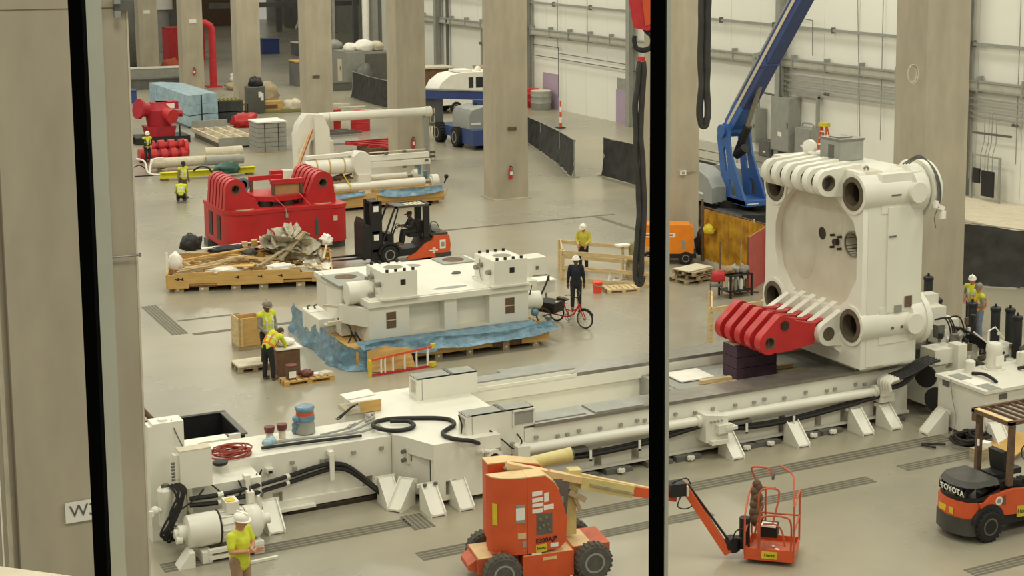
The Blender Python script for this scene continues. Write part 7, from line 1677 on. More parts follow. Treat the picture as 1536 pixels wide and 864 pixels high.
for z in (.2, .75):
    b = MB(); b.box(-.5, -.35, z, .5, .35, z+.04); b.build('shelf', BLACK, wt)
for x in (-.47, .47):
    for y in (-.32, .32):
        b = MB(); b.box(x-.03, y-.03, 0, x+.03, y+.03, .79); b.build('leg', BLACK, wt)
b = MB(); b.cyl((-.45, .3, .7), (-.45, .3, 1.9), .03, n=8); b.build('mast', RUST, wt)
cols = [PAPER, CARD, GREYM, GREEN, PAPER, BLACK, RUST]
for i in range(7):
    o = MB(); o.lathe([(0, .07), (.28+.05*(i % 3), .07), (.34+.05*(i % 3), .03)], (0, 0, 0), (0, 0, 1), 10); o = o.build('bottle', cols[i]); o.parent = wt; o.location = (-.36+.12*i, -.15+.1*(i % 2), .241)
w0 = Vector((29.90, 45.58, 0.00))
for k, (dx, dy, m, lb) in enumerate(((-.3, 0, CLOTHT, 'pinkish rag bundle on the cart, the one beside its mast'), (0, .1, GREYM, 'grey rag bundle in the middle of the welding cart'), (.3, -.05, CLOTHG, 'brown-grey rag bundle on the cart by the red screen'))): heap('rag_bundle', lb, m, w0 + Vector((dx, dy, .92)), .2, 70+k, 1, 1, .8, .4, cat='rag')

# ---------------------------------------------------------------- big blue boom lift behind the welding corner
bb_ = thing('boom_lift', 'large blue telescopic boom lift with grey covers and raised boom behind the amber curtain', 'boom lift', (37.2, 56.6, 0), 0)
def B2(mb, name, m, parent=None, **k): return mb.build(name, m, parent or bb_, local=False, **k)
b = MB(); b.box(35.6, 53.7, .35, 38.2, 60.3, .95); B2(b, 'chassis', BLACK)
b = MB(); b.prism([(35.2, .5), (36.6, .5), (36.6, 1.0), (35.5, 1.12), (35.2, .9)], 53.6, 55.5, 'y'); ch4 = B2(b, 'axle_box', BLACK)
for y in (54.4, 59.3):
    wheel(bb_, 35.75-37.2, y-56.6, .52, .45, RUBBER, GREYM, axis='x', side=-1); wheel(bb_, 38.6-37.2, y-56.6, .52, .45, RUBBER, GREYM, axis='x', side=1)
b = MB(); b.cyl((37, 56.4, .95), (37, 56.4, 1.25), .8, n=20); B2(b, 'turntable', BLACK)
def cover(x0, x1, y0, y1, z0, z1, nm):
    b = MB(); pr = [(y0, z0), (y1, z0), (y1, z1-.45), (y1-.3, z1-.12), (y1-.9, z1), (y0+1.4, z1), (y0+.35, z1-.35), (y0, z1-.75)]
    vs = [(x0+.1, a, c) for a, c in pr] + [(x0+.35*(x1-x0), a, c+.06) for a, c in pr] + [(x1-.05, a, c) for a, c in pr]; n = len(pr)
    fs = [tuple(range(n)), tuple(range(3*n-1, 2*n-1, -1))] + [(r*n+i, r*n+(i+1) % n, (r+1)*n+(i+1) % n, (r+1)*n+i) for r in (0, 1) for i in range(n)]
    b.add(vs, fs); o = B2(b, nm, COVER); return o
cv = cover(35.6, 36.7, 56.3, 60.2, 1.15, 2.55, 'side_cover'); cover(37.6, 38.6, 54.6, 59.6, 1.15, 2.4, 'side_cover')
b = MB(); b.bx(35.68, 57.2, 1.5, .01, .5, .08); b.bx(35.68, 58.9, 1.45, .01, .3, .08); B2(b, 'white_print', PAPER, cv)
# riser plates
for x, m in ((36.45, BLUE), (37.5, BLUE)):
    b = MB(); b.prism([(54.75, 1.22), (56.1, 1.22), (56.55, 1.5), (57.05, 3.9), (56.95, 4.35), (56.5, 4.55), (56.15, 4.2), (56.0, 3.3)], x-.05, x+.05, 'x', holes=[[(56.15, 2.6), (56.35, 2.5), (56.55, 3.4), (56.4, 3.6)], [(55.5, 1.5), (56.0, 1.5), (56.1, 2.2), (55.75, 2.1)]]); B2(b, 'riser_plate', m)
b = MB(); b.box(36.4, 54.7, 1.2, 37.55, 56.2, 1.42); B2(b, 'riser_base', BLUE)
b = MB(); b.box(36.44, 54.69, 1.28, 37.0, 54.699, 1.33); B2(b, 'white_line', PAPER)
b = MB(); b.cyl((36.3, 56.6, 4.2), (37.65, 56.6, 4.2), .28, n=18); B2(b, 'boom_pivot', BLUE)
P0 = Vector((37.0, 56.75, 4.25)); P1 = Vector((37.00, 51.75, 10.00)); dd = (P1-P0).normalized(); P2 = P0 + (P1-P0)*1.35
b = MB(); b.bar(P0, P2, .62, .60); bm_ = B2(b, 'main_boom', BLUED)
b = MB(); b.bar(P0 + Vector((-.33, 0, .1)), P2 + Vector((-.33, 0, .1)), .03, .16); B2(b, 'boom_stripe', LEDGE, bm_)
b = MB(); b.bar(P0 + dd*.6 + Vector((-.1, .2, .38)), P2 + Vector((-.1, .2, .38)), .3, .12); B2(b, 'cable_tray', GREYM, bm_)
b = MB(); b.bar(P0 + dd*.2, P0 + dd*1.5, .66, .66); B2(b, 'boom_foot', BLUE, bm_)
b = MB(); b.bx(*(P0 + dd*4.1), .68, .5, .5, rx=-.2); B2(b, 'boom_collar', BLUED, bm_)
b = MB(); b.cyl((37.00, 55.76, 3.52), (37.00, 56.42, 3.16), .2, n=12); b.cyl((37.00, 56.32, 3.28), (37.00, 55.57, 4.45), .19, n=12); cy2 = B2(b, 'lift_cylinder', BLACK)
b = MB(); b.cyl((37.00, 55.67, 4.30), (37.00, 54.72, 6.26), .11, n=12); B2(b, 'cylinder_rod', STEEL, cy2)
lettering('4x4', .38, (35.19-37.2, 54.25-56.6, .78), (PI/2, 0, -PI/2), PAPER, bb_, bold=.008)
lettering('4x4', .30, (35.85-37.2, 53.585-56.6, .78), (PI/2, 0, 0), PAPER, bb_, bold=.006)
# ---------------------------------------------------------------- second blue lift and the white van between the columns
b2 = thing('boom_lift', 'blue boom lift with one grey hood and big tyres before the white van', 'boom lift', (38.5, 87.5, 0), 0)
def B3(mb, name, m, parent=None, **k): return mb.build(name, m, parent or b2, local=False, **k)
for x, y in ((36.9, 86.2), (36.9, 88.9), (39.6, 86.2), (39.6, 88.9)): wheel(b2, x-38.5, y-87.5, .60, .5, RUBBER, GREYM, axis='x' , side=-1 if x < 38 else 1)
b = MB(); b.box(37.0, 85.3, .5, 39.5, 89.5, 1.1); b.box(36.9, 84.0, .3, 39.4, 85.6, 1.2); B3(b, 'chassis', BLUED)
cvv = MB(); pr = [(37.0, 1.15), (39.4, 1.15), (39.4, 2.2), (39.1, 2.42), (37.9, 2.45), (37.2, 2.3), (37.0, 2.0)]
cvv.prism(pr, 84.7, 87.2, 'y'); c_ = B3(cvv, 'engine_hood', COVER)
b = MB(); b.bx(37.4, 84.69, 1.5, .6, .01, .12); B3(b, 'white_print', PAPER, c_)
b = MB(); b.cyl((37.9, 86, 2.45), (37.95, 86, 2.6), .12, n=8); B3(b, 'hood_latch', BLACK, c_)
b = MB(); b.bar((34.5, 90.5, 2.95), (40.3, 87.3, 2.75), .55, .5); bo3 = B3(b, 'main_boom', BLUED)
b = MB(); b.bar((34.5, 90.4, 3.25), (40.2, 87.2, 3.05), .4, .08); B3(b, 'boom_top', GREYM, bo3)
b = MB(); b.bar((38.0, 86.5, 2.62), (40.2, 85.4, 2.5), .4, .25); B3(b, 'jib_arm', BLUED)
b = MB(); b.box(39.5, 84.8, 1.2, 40.2, 86.5, 2.7); B3(b, 'turret', BLUE)
b = MB(); b.box(35.6, 89.6, .9, 37.4, 92, 2.8); B3(b, 'dark_body', FARD)
vn = thing('van', 'white van with dark side windows parked along the far wall', 'van', (44.5, 104, 0))
def V(mb, name, m, parent=None, **k): return mb.build(name, m, parent or vn, local=False, **k)
b = MB(); pr = [(42.3, .6), (48.0, .6), (48.0, 2.6), (47.8, 2.8), (44.4, 2.85), (43.4, 2.7), (42.7, 2.2), (42.3, 1.5)]
b.prism(pr, 102.5, 104.8, 'y'); bv_ = V(b, 'van_body', PAPER)
for x0, x1 in ((44.75, 45.1), (45.3, 46.0), (46.25, 46.9), (47.05, 47.9)):
    b = MB(); b.box(x0, 102.48, 1.75, x1, 102.499, 2.5); V(b, 'side_window', GLASSD, bv_)
b = MB(); b.box(44.0, 102.9, 2.85, 45.2, 104.3, 3.0); b.ball((45.9, 103.5, 2.95), .25, 8, 6); V(b, 'roof_vent', PAPER, bv_)
for x in (43.8, 47.0):
    wheel(vn, x-44.5, 102.6-104, .42, .28, RUBBER, GREYM, side=-1); wheel(vn, x-44.5, 104.7-104, .42, .28, RUBBER, GREYM, side=1)
o = thing('crate', 'brown crate stacked behind the white van', 'crate', (46.5, 113.5, 0)); b = MB(); b.box(-1.3, -1, 0, 1.3, 1, 2.3); b.build('crate_body', WOODD, o); b = MB(); b.box(-1.4, -1.1, 2.3, 1.4, 1.1, 2.42); b.build('lid', LEDGE, o)
o = thing('crate', 'pale crate behind the roof of the white van', 'crate', (49.2, 108.5, 0)); b = MB(); b.box(-1, -1, 0, 1, 1, 2.6); b.build('crate_body', LEDGE, o); b = MB(); b.box(-1.05, -1.05, 2.6, 1.05, 1.05, 2.7); b.build('lid', WOODG, o)
heap('dark_bundle', 'dark tarpaulin bundle against the grey machine box behind the fabric barrier', GREYD, Vector((44.2, 122.3, .75)), .95, 80, .8, 1, 1.4, .25, cat='bundle')

# ---------------------------------------------------------------- things far down the hall
gm = thing('machine_box', 'big grey sheet metal machine box with white sacks on top', 'machine', (45.2, 126, 0))
b = MB(); b.box(-2, -2.6, 0, 2.2, 3.5, 2.95); b_ = b.build('box_body', GREYM, gm); b = MB(); b.box(-2.03, -1.3, .3, -2.0, -.3, 2.3); b.build('door', LEDGE, gm); b = MB(); b.box(-2.05, -1.05, 1.4, -2.03, -.9, 1.7); b.build('handle', GREYD, gm)
b = MB(); b.box(-.5, -2.63, .6, 2.15, -2.6, 2.75); b.build('side_panel', GREYD, gm); b = MB(); b.bx(-2.02, 1.6, 2.2, .02, .7, .35); b.build('notice', PAPER, gm)
for k, (x, y, r, m) in enumerate(((43.9, 124.6, .55, PAPER), (45.0, 124.3, .75, PAPER), (46.1, 124.5, .6, LEDGE), (43.6, 127.5, .6, GREYM))):
    heap('sack', ['white sack on the grey machine box, the one at its near corner', 'largest white sack in the middle of the grey machine box', 'pale sack at the column end of the grey machine box', 'grey sack at the back of the machine box'][k], m, Vector((x, y, 3.03+r*.36)), r, 90+k, 1.1, 1, .8, .2, cat='sack')
o = thing('support_column', 'white round steel column behind the sacks', 'column', (47.6, 131, 0)); o['kind'] = 'structure'; b = MB(); b.cyl((0, 0, 0), (0, 0, 14), .3, n=12); b.build('shaft', PAPER, o)
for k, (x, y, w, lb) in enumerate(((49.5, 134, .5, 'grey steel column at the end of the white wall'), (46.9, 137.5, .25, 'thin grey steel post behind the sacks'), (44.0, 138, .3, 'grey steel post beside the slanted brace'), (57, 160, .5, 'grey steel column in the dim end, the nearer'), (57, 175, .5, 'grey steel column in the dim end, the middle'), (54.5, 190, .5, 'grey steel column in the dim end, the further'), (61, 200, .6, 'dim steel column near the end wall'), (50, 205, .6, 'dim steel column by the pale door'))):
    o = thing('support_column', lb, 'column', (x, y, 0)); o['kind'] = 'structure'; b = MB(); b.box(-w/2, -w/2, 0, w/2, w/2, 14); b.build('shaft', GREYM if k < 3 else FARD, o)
o = thing('steel_brace', 'slanted steel brace behind the grey machine box', 'brace', (45, 139, 0)); b = MB(); b.bar((-1.5, 0, 9.5), (1.2, 0, 2.5), .3, .3); b.bar((1.2, .3, 9), (-1.0, .3, 4), .15, .15); b.build('brace_bar', GREYM, o); o['kind'] = 'structure'
o = thing('crossbeam', 'grey horizontal beam high across the dim end', 'beam', (52, 184, 4.2)); o['kind'] = 'structure'; b = MB(); b.box(-4, -.2, -.3, 14, .2, .3); b.build('beam', FARD, o)
o = struct(bpy.data.objects.new('door_3', None), 'pale door in the dim end wall'); col.objects.link(o); o.location = (61, 228.9, 0); b = MB(); b.box(-1.5, -.1, 0, 1.5, 0, 6); b.build('door_leaf', WALLW, o)
def bx_thing(name, label, cat, x, y, sx, sy, h, m, lid=None, lidm=None):
    o = thing(name, label, cat, (x, y, 0)); b = MB(); b.box(-sx/2, -sy/2, 0, sx/2, sy/2, h); b.build('body', m, o); b = MB(); b.box(-sx/2-.05, -sy/2-.05, h, sx/2+.05, sy/2+.05, h+.08); b.build('top', lidm or m, o); return o
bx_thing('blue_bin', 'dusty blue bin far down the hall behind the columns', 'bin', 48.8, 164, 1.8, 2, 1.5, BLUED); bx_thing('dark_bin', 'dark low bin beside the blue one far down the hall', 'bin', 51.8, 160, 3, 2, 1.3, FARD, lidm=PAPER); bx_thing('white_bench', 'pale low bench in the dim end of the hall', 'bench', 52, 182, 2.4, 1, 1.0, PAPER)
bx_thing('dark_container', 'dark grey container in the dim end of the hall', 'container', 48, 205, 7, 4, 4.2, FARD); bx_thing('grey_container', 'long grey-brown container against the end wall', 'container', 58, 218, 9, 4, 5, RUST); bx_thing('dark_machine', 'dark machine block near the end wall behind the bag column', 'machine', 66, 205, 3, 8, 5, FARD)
# left far: equipment behind the pale low wall
o = thing('low_wall', 'pale-capped low barrier wall far behind the red valve', 'barrier', (31.5, 140, 0)); b = MB(); b.box(-4, -.2, 0, 3.6, .2, .9); b.build('wall_body', GREYM, o); b = MB(); b.box(-4.05, -.25, .9, 3.65, .25, 1.05); b.build('wall_cap', PAPER, o)
heap('dark_machine', 'big dark covered machine behind the low barrier wall', GREYD, Vector((31.0, 150, 2.2)), 2.6, 101, .95, .9, 1.5, .22, cat='machine')
bx_thing('red_container', 'red box container behind the low wall beside a column', 'container', 39.0, 160, 3.6, 2.5, 3.2, REDF); heap('orange_lump', 'orange machine part behind the low wall', ORANGED, Vector((35.2, 149, .35)), .8, 103, 1.2, 1, .8, .3, cat='machine part')
o = thing('pump_tower', 'white and grey pump tower behind the red container', 'machine', (39.6, 172, 0))
for z0, z1, r, m in ((0, 4.5, .9, GREYM), (4.5, 5.6, 1.3, PAPER), (5.6, 9, .4, PAPER), (9, 12, .7, GREYM)):
    b = MB(); b.cyl((0, 0, z0), (0, 0, z1), r, n=12); b.build('tower_section', m, o)
b = MB(); b.box(1.2, -.5, 4.8, 2.0, .5, 14); b.build('brown_pipe', RUST, o); b = MB(); b.box(-3.5, .5, 0, -1.2, 1.5, 12); b.build('grey_panel', FARG, o)
o = thing('scaffold', 'tangle of grey scaffold and pipes high behind the furthest column', 'scaffold', (36, 185, 0))
rnd = random.Random(31)
for k in range(16):
    x, z = rnd.uniform(-4, 6), rnd.uniform(3, 13); b = MB(); b.bar((x, rnd.uniform(0, 3), z), (x+rnd.uniform(-3, 3), rnd.uniform(0, 3), z+rnd.uniform(-3, 3)), .25, .25); b.build('tube', rnd.choice([FARD, GREYM, RUST]), o)
for x in (-4, 0, 4):
    b = MB(); b.box(x-.2, 1.3, 0, x+.2, 1.7, 14); b.build('upright', FARD, o)
rp = thing('standpipe', 'red standpipe with a bent top beside the column', 'pipe', (34.0, 130, 0)); b = MB(); b.tube([(0, 0, 0), (0, 0, 4.7), (-.12, 0, 5.0), (-.5, 0, 5.25), (-1.1, 0, 5.3)], .30, 12, smooth=False); b.build('pipe', mat('pinkish_red_paint', (200, 54, 62), .5, var=.1), rp); b = MB(); b.box(-.6, -.5, 0, .6, .5, .12); b.build('base', REDF, rp)
# rubbish bag on a bin beside the column
gb_ = thing('grey_bin', 'tall grey drum bin with white marks beside the column', 'bin', (31.55, 109.6, 0)); b = MB(); b.lathe([(0, .66), (.05, .70), (1.85, .72), (1.9, .66)], (0, 0, 0), (0, 0, 1), 18); b.build('drum', GREYD, gb_); b = MB(); b.bx(.15, -.74, 1.35, .22, .04, .4); b.bx(.3, -.7, 1.2, .2, .04, .5); b.build('white_mark', PAPER, gb_)
heap('rubbish_bag', 'dark bag heaped on top of the grey drum bin', BAGP, Vector((31.6, 109.6, 2.13)), .5, 105, 1, 1, .9, .25, cat='bag')
# loads on the floor
o = thing('wrapped_load', 'tall pallet load of blocks wrapped in pale blue film', 'load', (26.2, 108, 0))
for k, z in enumerate((.15, .85, 1.5)):
    b = MB(); b.prism([(-1.0, -5.4), (.5, -4.3), (1.1, -4.5), (.9, 4.0), (-.3, 5.4), (-1.1, 5.2)], z, z+.64, 'z'); b.build('wrapped_layer', WRAPP, o)
b = MB(); b.box(-.12, -5.0, .1, -.04, -4.95, 2.1); b.build('black_strap', BLACK, o); b = MB(); b.box(-1, -5, 0, 1, 5, .15); b.build('pallet_base', GREYD, o)
o = thing('crate_stack', 'dark green-black plastic crates stacked beside the blue-wrapped load', 'crates', (28.1, 105.5, 0))
for z in (0, .75):
    for x in (-.85, 0, .8):
        b = MB(); b.box(x-.4, -.8, z+.02, x+.4, .8, z+.7); b.build('crate', mat('crate_plastic_%d_%d' % (z > 0, x > 0), (54+10*(x > 0), 62+6*(x > 0), 60+8*(x > 0)), .6, var=.3, scale=8), o)
b = MB()
for k in range(10): b.box(-1.2+.25*k, -.8, 1.46, -1.08+.25*k, .8, 1.52)
q = b.build('top_slats', OLIVE, o); q['kind'] = 'stuff'
o = thing('wire_cage', 'small black wire cage beside the stacked crates', 'cage', (29.6, 106, 0))
for z in (.1, .55, 1.0):
    b = MB(); b.box(-.3, -.3, z, .3, .3, z+.05); b.build('cage_ring', BLACK, o)
for x, y in ((-.3, -.3), (.3, -.3), (.3, .3), (-.3, .3)):
    b = MB(); b.box(x-.03, y-.03, 0, x+.03, y+.03, 1.1); b.build('cage_post', BLACK, o)
o = thing('crate', 'low yellow wooden crate at the foot of the grey bin', 'crate', (32.09, 110.02, 0.00)); b = MB(); b.box(-1.2, -.6, 0, 1.4, .6, .75); b.build('crate_body', WOODY, o); b = MB(); b.box(-.2, -.63, .3, 1.0, -.6, .55); b.build('stencil', RUST, o)
heap('carton_heap', 'torn cardboard heap behind the low yellow crate', WOODG, Vector((34.21, 112.85, 0.00)) + Vector((0, 3, .55)), .75, 107, 1.3, 1.2, 1.2, .35, cat='cardboard')
heap('packing_heap', 'pale packing scraps in front of the column behind the arm', LEDGE, Vector((34.34, 109.77, 0.00)) + Vector((0, 0, .35)), .6, 109, 1.5, 1, .8, .4, cat='packing')
for k, (u, v) in enumerate(((1, 0), (2, 0))):
    q = Vector((32.84, 109.62, 0.00)) + Vector((k*.5, -.6*k, 0)); b = MB(); b.bx(0, 0, .1, 3.8, .16, .16, rz=-.25+.1*k); o = b.build('timber', OLIVE); o.location = q; tag(o, ['dark timber lying on the floor before the yellow crate, longer one', 'dark timber lying closer to the white arm'][k], 'timber')
o = thing('metal_tray', 'pale grey steel frame platform with cross bars on the floor', 'frame', (25.4, 95, 0))
b = MB(); b.box(-1.1, -2.9, .1, 1.1, -2.8, .62); b.build('end_plate', GREYM, o)
b = MB(); b.box(-1.1, -2.8, .3, 1.1, 3.3, .36); b.build('deck_plate', LEDGE, o)
for x in (-1.1, -.35, .35, 1.05):
    b = MB(); b.box(x-.05, -2.8, .36, x+.05, 3.4, .60); b.build('side_beam', LEDGE, o)
for y in (-.9, 1.2, 3.3):
    b = MB(); b.box(-1.1, y-.06, .36, 1.1, y+.06, .56); b.build('cross_bar', LEDGE, o)
b = MB(); b.box(-1.1, 3.3, .3, 1.1, 3.4, 1.0); b.build('back_plate', GREYM, o); b = MB(); b.box(-1.0, -2.7, 0, 1.0, 3.2, .3); b.build('under_frame', GREYD, o)
ws_ = thing('ibc_stack', 'stack of grey sheet bundles strapped with black bands and a white top', 'stack', (26.6, 90, 0))
for k in range(6):
    b = MB(); b.box(-.85, -.9, .08+.27*k, .82, .9, .33+.27*k); b.build('sheet_bundle', GREYM, ws_)
b = MB(); b.box(-.88, -.93, 1.72, .85, .93, 1.80); b.build('white_top', PAPER, ws_)
for x in (-.45, .35):
    b = MB(); b.box(x-.02, -.915, .05, x+.02, -.901, 1.72); b.build('black_band', BLACK, ws_)
b = MB(); b.box(-.85, -.9, 0, .82, .9, .08); b.build('base', WOODG, ws_)
rv = thing('red_valve', 'big dark red valve assembly with flanged pipe ends on a black skid', 'machine', (22.0, 97, 0))
CR = mat('crimson_paint', (172, 34, 48), .45, var=.15)
b = MB(); b.box(-1.6, -1.0, .0, 1.6, 1.0, .42); b.build('skid', BLACK, rv); b = MB(); b.prism([(-.75, .42), (.75, .42), (.85, 1.0), (-.9, 1.0)], -.7, .7, 'y'); b.build('valve_foot', CR, rv)
b = MB(); b.lathe([(0, .7), (.3, .75), (1.0, .85), (1.3, .6), (1.5, .55)], (0, 0, .95), (0, 0, 1), 16); b.build('valve_body', CR, rv)
b = MB(); b.cyl((-.3, 0, 1.9), (-1.2, -.3, 2.1), .42); b.cyl((-1.15, -.28, 2.09), (-1.3, -.33, 2.12), .62); b.build('flange', CR, rv)
b = MB(); b.cyl((.2, -.4, 1.8), (.5, -1.1, 1.65), .38); b.cyl((.5, -1.1, 1.65), (.55, -1.2, 1.63), .44); b.build('flange', REDF, rv)
b = MB(); b.box(-.2, -.4, 2.0, 1.1, .5, 2.45); b.build('valve_bonnet', CR, rv); b = MB(); b.bx(.6, -.42, 2.2, .5, .04, .3); b.build('label', PAPER, rv); b = MB(); b.cyl((1.0, -.2, 1.7), (1.35, -.3, 1.7), .2); b.build('side_port', CR, rv)
b = MB(); b.cyl((1.0, -.9, .4), (1.0, -.9, 1.1), .05, n=6); b.build('skid_post', BLACK, rv)
heap('black_fittings', 'dark pipe fittings heaped beside the red valve skid', GREYD, Vector((19.7, 98, .55)), 1.0, 111, .9, 1, .9, .3, cat='fittings'); heap('pale_fittings', 'pale pipe fittings and cloths behind the red valve', LEDGE, Vector((20.4, 101.5, 1.5)), .7, 113, 1, 1, .8, .4, cat='fittings')
b = MB(); b.box(19.9, 101, 0, 21.0, 102.2, 1.15); tag(b.build('fitting_crate', GREYD), 'dark crate carrying the pale fittings behind the red valve', 'crate')
rr = thing('red_roller_set', 'red roller assembly with two rows of short drums and end plates', 'machine', (20.3, 89.0, 0)); 
for row, (z, y) in enumerate(((.36, -.35), (.78, .15))):
    b = MB(); b.cyl((-1.0, y, z), (1.2, y, z), .2, n=12); b.build('roller_shaft', CR, rr)
    for k in range(4):
        b = MB(); b.cyl((-.75+.55*k, y, z), (-.42+.55*k, y, z), .34, n=16); b.build('drum', RED, rr)
b = MB(); b.cyl((1.15, -.1, .55), (1.35, -.1, .55), .56, n=20); b.build('end_plate', RED, rr); b = MB(); b.cyl((-1.35, -.3, .38), (-1.1, -.3, .38), .38, n=18); b.build('end_drum', RED, rr); b = MB(); b.box(-1.1, -.6, 0, 1.2, .5, .1); b.build('base', CR, rr)
heap('red_fittings', 'small heap of red fittings on the floor before the stacked crates', RED, Vector((28.68, 102.07, 0.00)) + Vector((0, 0, .35)), .7, 115, 1.3, 1, .8, .45, cat='fittings')
pb_ = thing('pipe_bundle', 'long bundle of pale wrapped pipes lying behind the yellow beam', 'pipes', (21, 84.3, 0))
for k, (x0, x1, y, z, r, m) in enumerate(((-2.4, 2.3, 0, .5, .26, LEDGE), (-2.2, 2.3, .5, .48, .24, GREYM), (.5, 2.5, .2, .85, .3, LEDGE), (.4, 2.4, -.35, .5, .25, GREYM))):
    b = MB(); b.cyl((x0, y, z), (x1, y-.05, z), r, n=14); b.build('wrapped_pipe', m, pb_)
for x in (-1.8, 1.8):
    b = MB(); b.box(x-.12, -.6, 0, x+.12, .9, .22); b.build('bearer', WOODG, pb_)
bl2_ = thing('gas_line', 'bent white pipe frame lying beside the long pipe bundle', 'pipe', (18.0, 83.5, 0))
b = MB(); b.tube([(-.1, .9, .8), (.2, .4, .7), (.35, 0, .1), (1.4, -.3, .06)], .05, 7); b.tube([(.35, 0, .1), (.6, .4, .75), (1.2, .5, .8)], .05, 7); b.build('bent_pipe', PAPER, bl2_)
b = MB(); b.tube([(-1.0, .2, .04), (-.5, .5, .3), (0, .6, .5), (.4, .3, .1)], .03, 6); b.tube([(-.9, 0, .03), (.3, -.1, .03), (1.1, .1, .04)], .03, 6); b.build('black_cable', HOSE, bl2_)
yb = thing('steel_beam', 'bright yellow steel I-beam lying on the floor behind the red housing', 'beam', (20.85, 81.6, 0)); YB = mat('beam_yellow', (214, 206, 40), .5, var=.1)
b = MB(); b.box(-2.4, -.16, .10, 2.5, .16, .14); b.build('flange', YB, yb); b = MB(); b.box(-2.4, -.02, .14, 2.5, .02, .36); b.build('web', YB, yb); b = MB(); b.box(-2.4, -.16, .36, 2.5, .16, .40); b.build('flange', YB, yb)
for x in (-2.2, 2.2):
    b = MB(); b.box(x-.15, -.3, 0, x+.15, .3, .1); b.build('bearer', WOODD, yb)
heap('green_sling_heap', 'dark green sling heap on the yellow beam', GREEN, Vector((21.9, 81.45, .38)), .42, 121, 1.6, .8, .8, .4, cat='sling')
o = thing('black_cable', 'black cable arching over the yellow beam behind the man in the vest', 'cable', (20.3, 81.2, 0)); b = MB(); b.tube([(-.2, .2, .42), (.1, 0, .62), (.5, -.1, .55), (.7, -.2, .2), (.9, -.2, .08), (1.2, -.1, .3)], .05, 7); b.build('cable', HOSE, o)
# steel on the floor behind the long tube
o = thing('steel_bars', 'dark steel bars on bearers under the long white tube', 'steel bars', (32.4, 95.3, 0))
for k in range(3):
    b = MB(); b.box(-1.5, -.9+.7*k, .1, 1.5-.2*k, -.75+.7*k, .26); b.build('bar', GREYD, o)
b = MB(); b.box(-1.2, -1, 0, -1.0, 1, .1); b.build('bearer', WOODD, o)
b = MB(); b.bx(31.5, 91.6, .05, 2.6, 2.0, .08, rz=-.1); tag(b.build('sheet_metal', GREYM), 'grey sheet of metal lying on the floor behind the cylinders', 'sheet')
b = MB(); b.bx(30.9, 93.5, .06, 1.2, .5, .12, rz=-.1); tag(b.build('sheet_offcut', PAPER), 'narrow white panel on the floor beside the grey sheet', 'panel')
o = thing('steel_bundle', 'stack of red steel frame bars beside the column behind the cylinders', 'frames', (32.2, 86.6, 0))
for k in range(4):
    b = MB(); b.bar((-1.6+.2*k, 1.4-.75*k, .45), (1.2, 1.6-.8*k, .45), .14, .14); b.build('frame_bar', RED, o)
b = MB(); b.bar((-1.6, 1.4, .4), (.3, -2.0, .4), .14, .14); b.build('frame_bar', REDF, o); b = MB(); b.box(-1, -1.2, 0, 1, 1.2, .36); b.build('skid', RUST, o)
for k, (x, y, r, lb) in enumerate(((34.6, 96.6, .62, 'red barrel standing under the long white tube'), (33.4, 98.4, .5, 'red barrel half hidden behind the other one under the tube'))):
    o = thing('barrel', lb, 'barrel', (x, y, 0)); b = MB(); b.lathe([(0, r), (.5, r), (.53, r*1.04), (.56, r), (1.2, r), (1.22, r*.9)], (0, 0, 0), (0, 0, 1), 16); b.build('drum', REDF, o); b = MB(); b.lathe([(1.2, r*1.03), (1.25, r*1.03), (1.26, r*.8)], (0, 0, 0), (0, 0, 1), 16); b.build('rim', REDF, o)
o = thing('pipe_stand', 'thin steel stand post with coupling rings beside the tube end', 'stand', (33.5, 81.8, 0))
for dx in (-.12, .12):
    b = MB(); b.cyl((dx, 0, .0), (dx, 0, 2.9), .03, n=6); b.build('post', LEDGE, o)
for z in (.15, .4, 2.0, 2.5):
    b = MB(); b.box(-.28, -.12, z, .1, .12, z+.12); b.build('coupling', GREYD, o)
for k in range(3):
    b = MB(); b.bx(0, 0, .06, 2.5-.5*k, .3, .1, rz=-.3+.2*k); o = b.build('white_plank', LEDGE); o.location = (38+.6*k, 112-2.5*k, 0); tag(o, ['pale plank on the floor by the dark barrier, longest', 'pale plank on the floor in front of the dark barrier', 'short pale plank nearest the white tube'][k], 'plank')
bx_thing('small_box', 'small white box on the floor before the dark barrier', 'box', 38.9, 120.5, .9, .6, .5, PAPER); bx_thing('dark_rack', 'dark rack of parts beside the grey machine box', 'rack', 40.8, 128, 1.4, 2, 2.0, FARD, lidm=WOODY); bx_thing('low_skid', 'long low dark skid in front of the grey machine box', 'skid', 41.5, 122.5, 3, 1, .6, GREYD)
heap('scrap_pile', 'pale scrap by the foot of the red standpipe', WOODG, Vector((35.5, 127, .27)), .7, 131, 1.8, 1.4, .7, .4, cat='scrap'); heap('scrap_pile', 'white scrap further behind the red standpipe', PAPER, Vector((37.5, 134, .3)), .7, 133, 1.5, .8, .8, .4, cat='scrap')
bx_thing('blue_skid', 'low blue skid behind the red valve', 'skid', 24.2, 121, 3.0, 1.5, .9, BLUED); bx_thing('dark_skid', 'dark low skid with parts in front of the low barrier wall', 'skid', 28.5, 131, 6, 1.2, .8, GREYD)

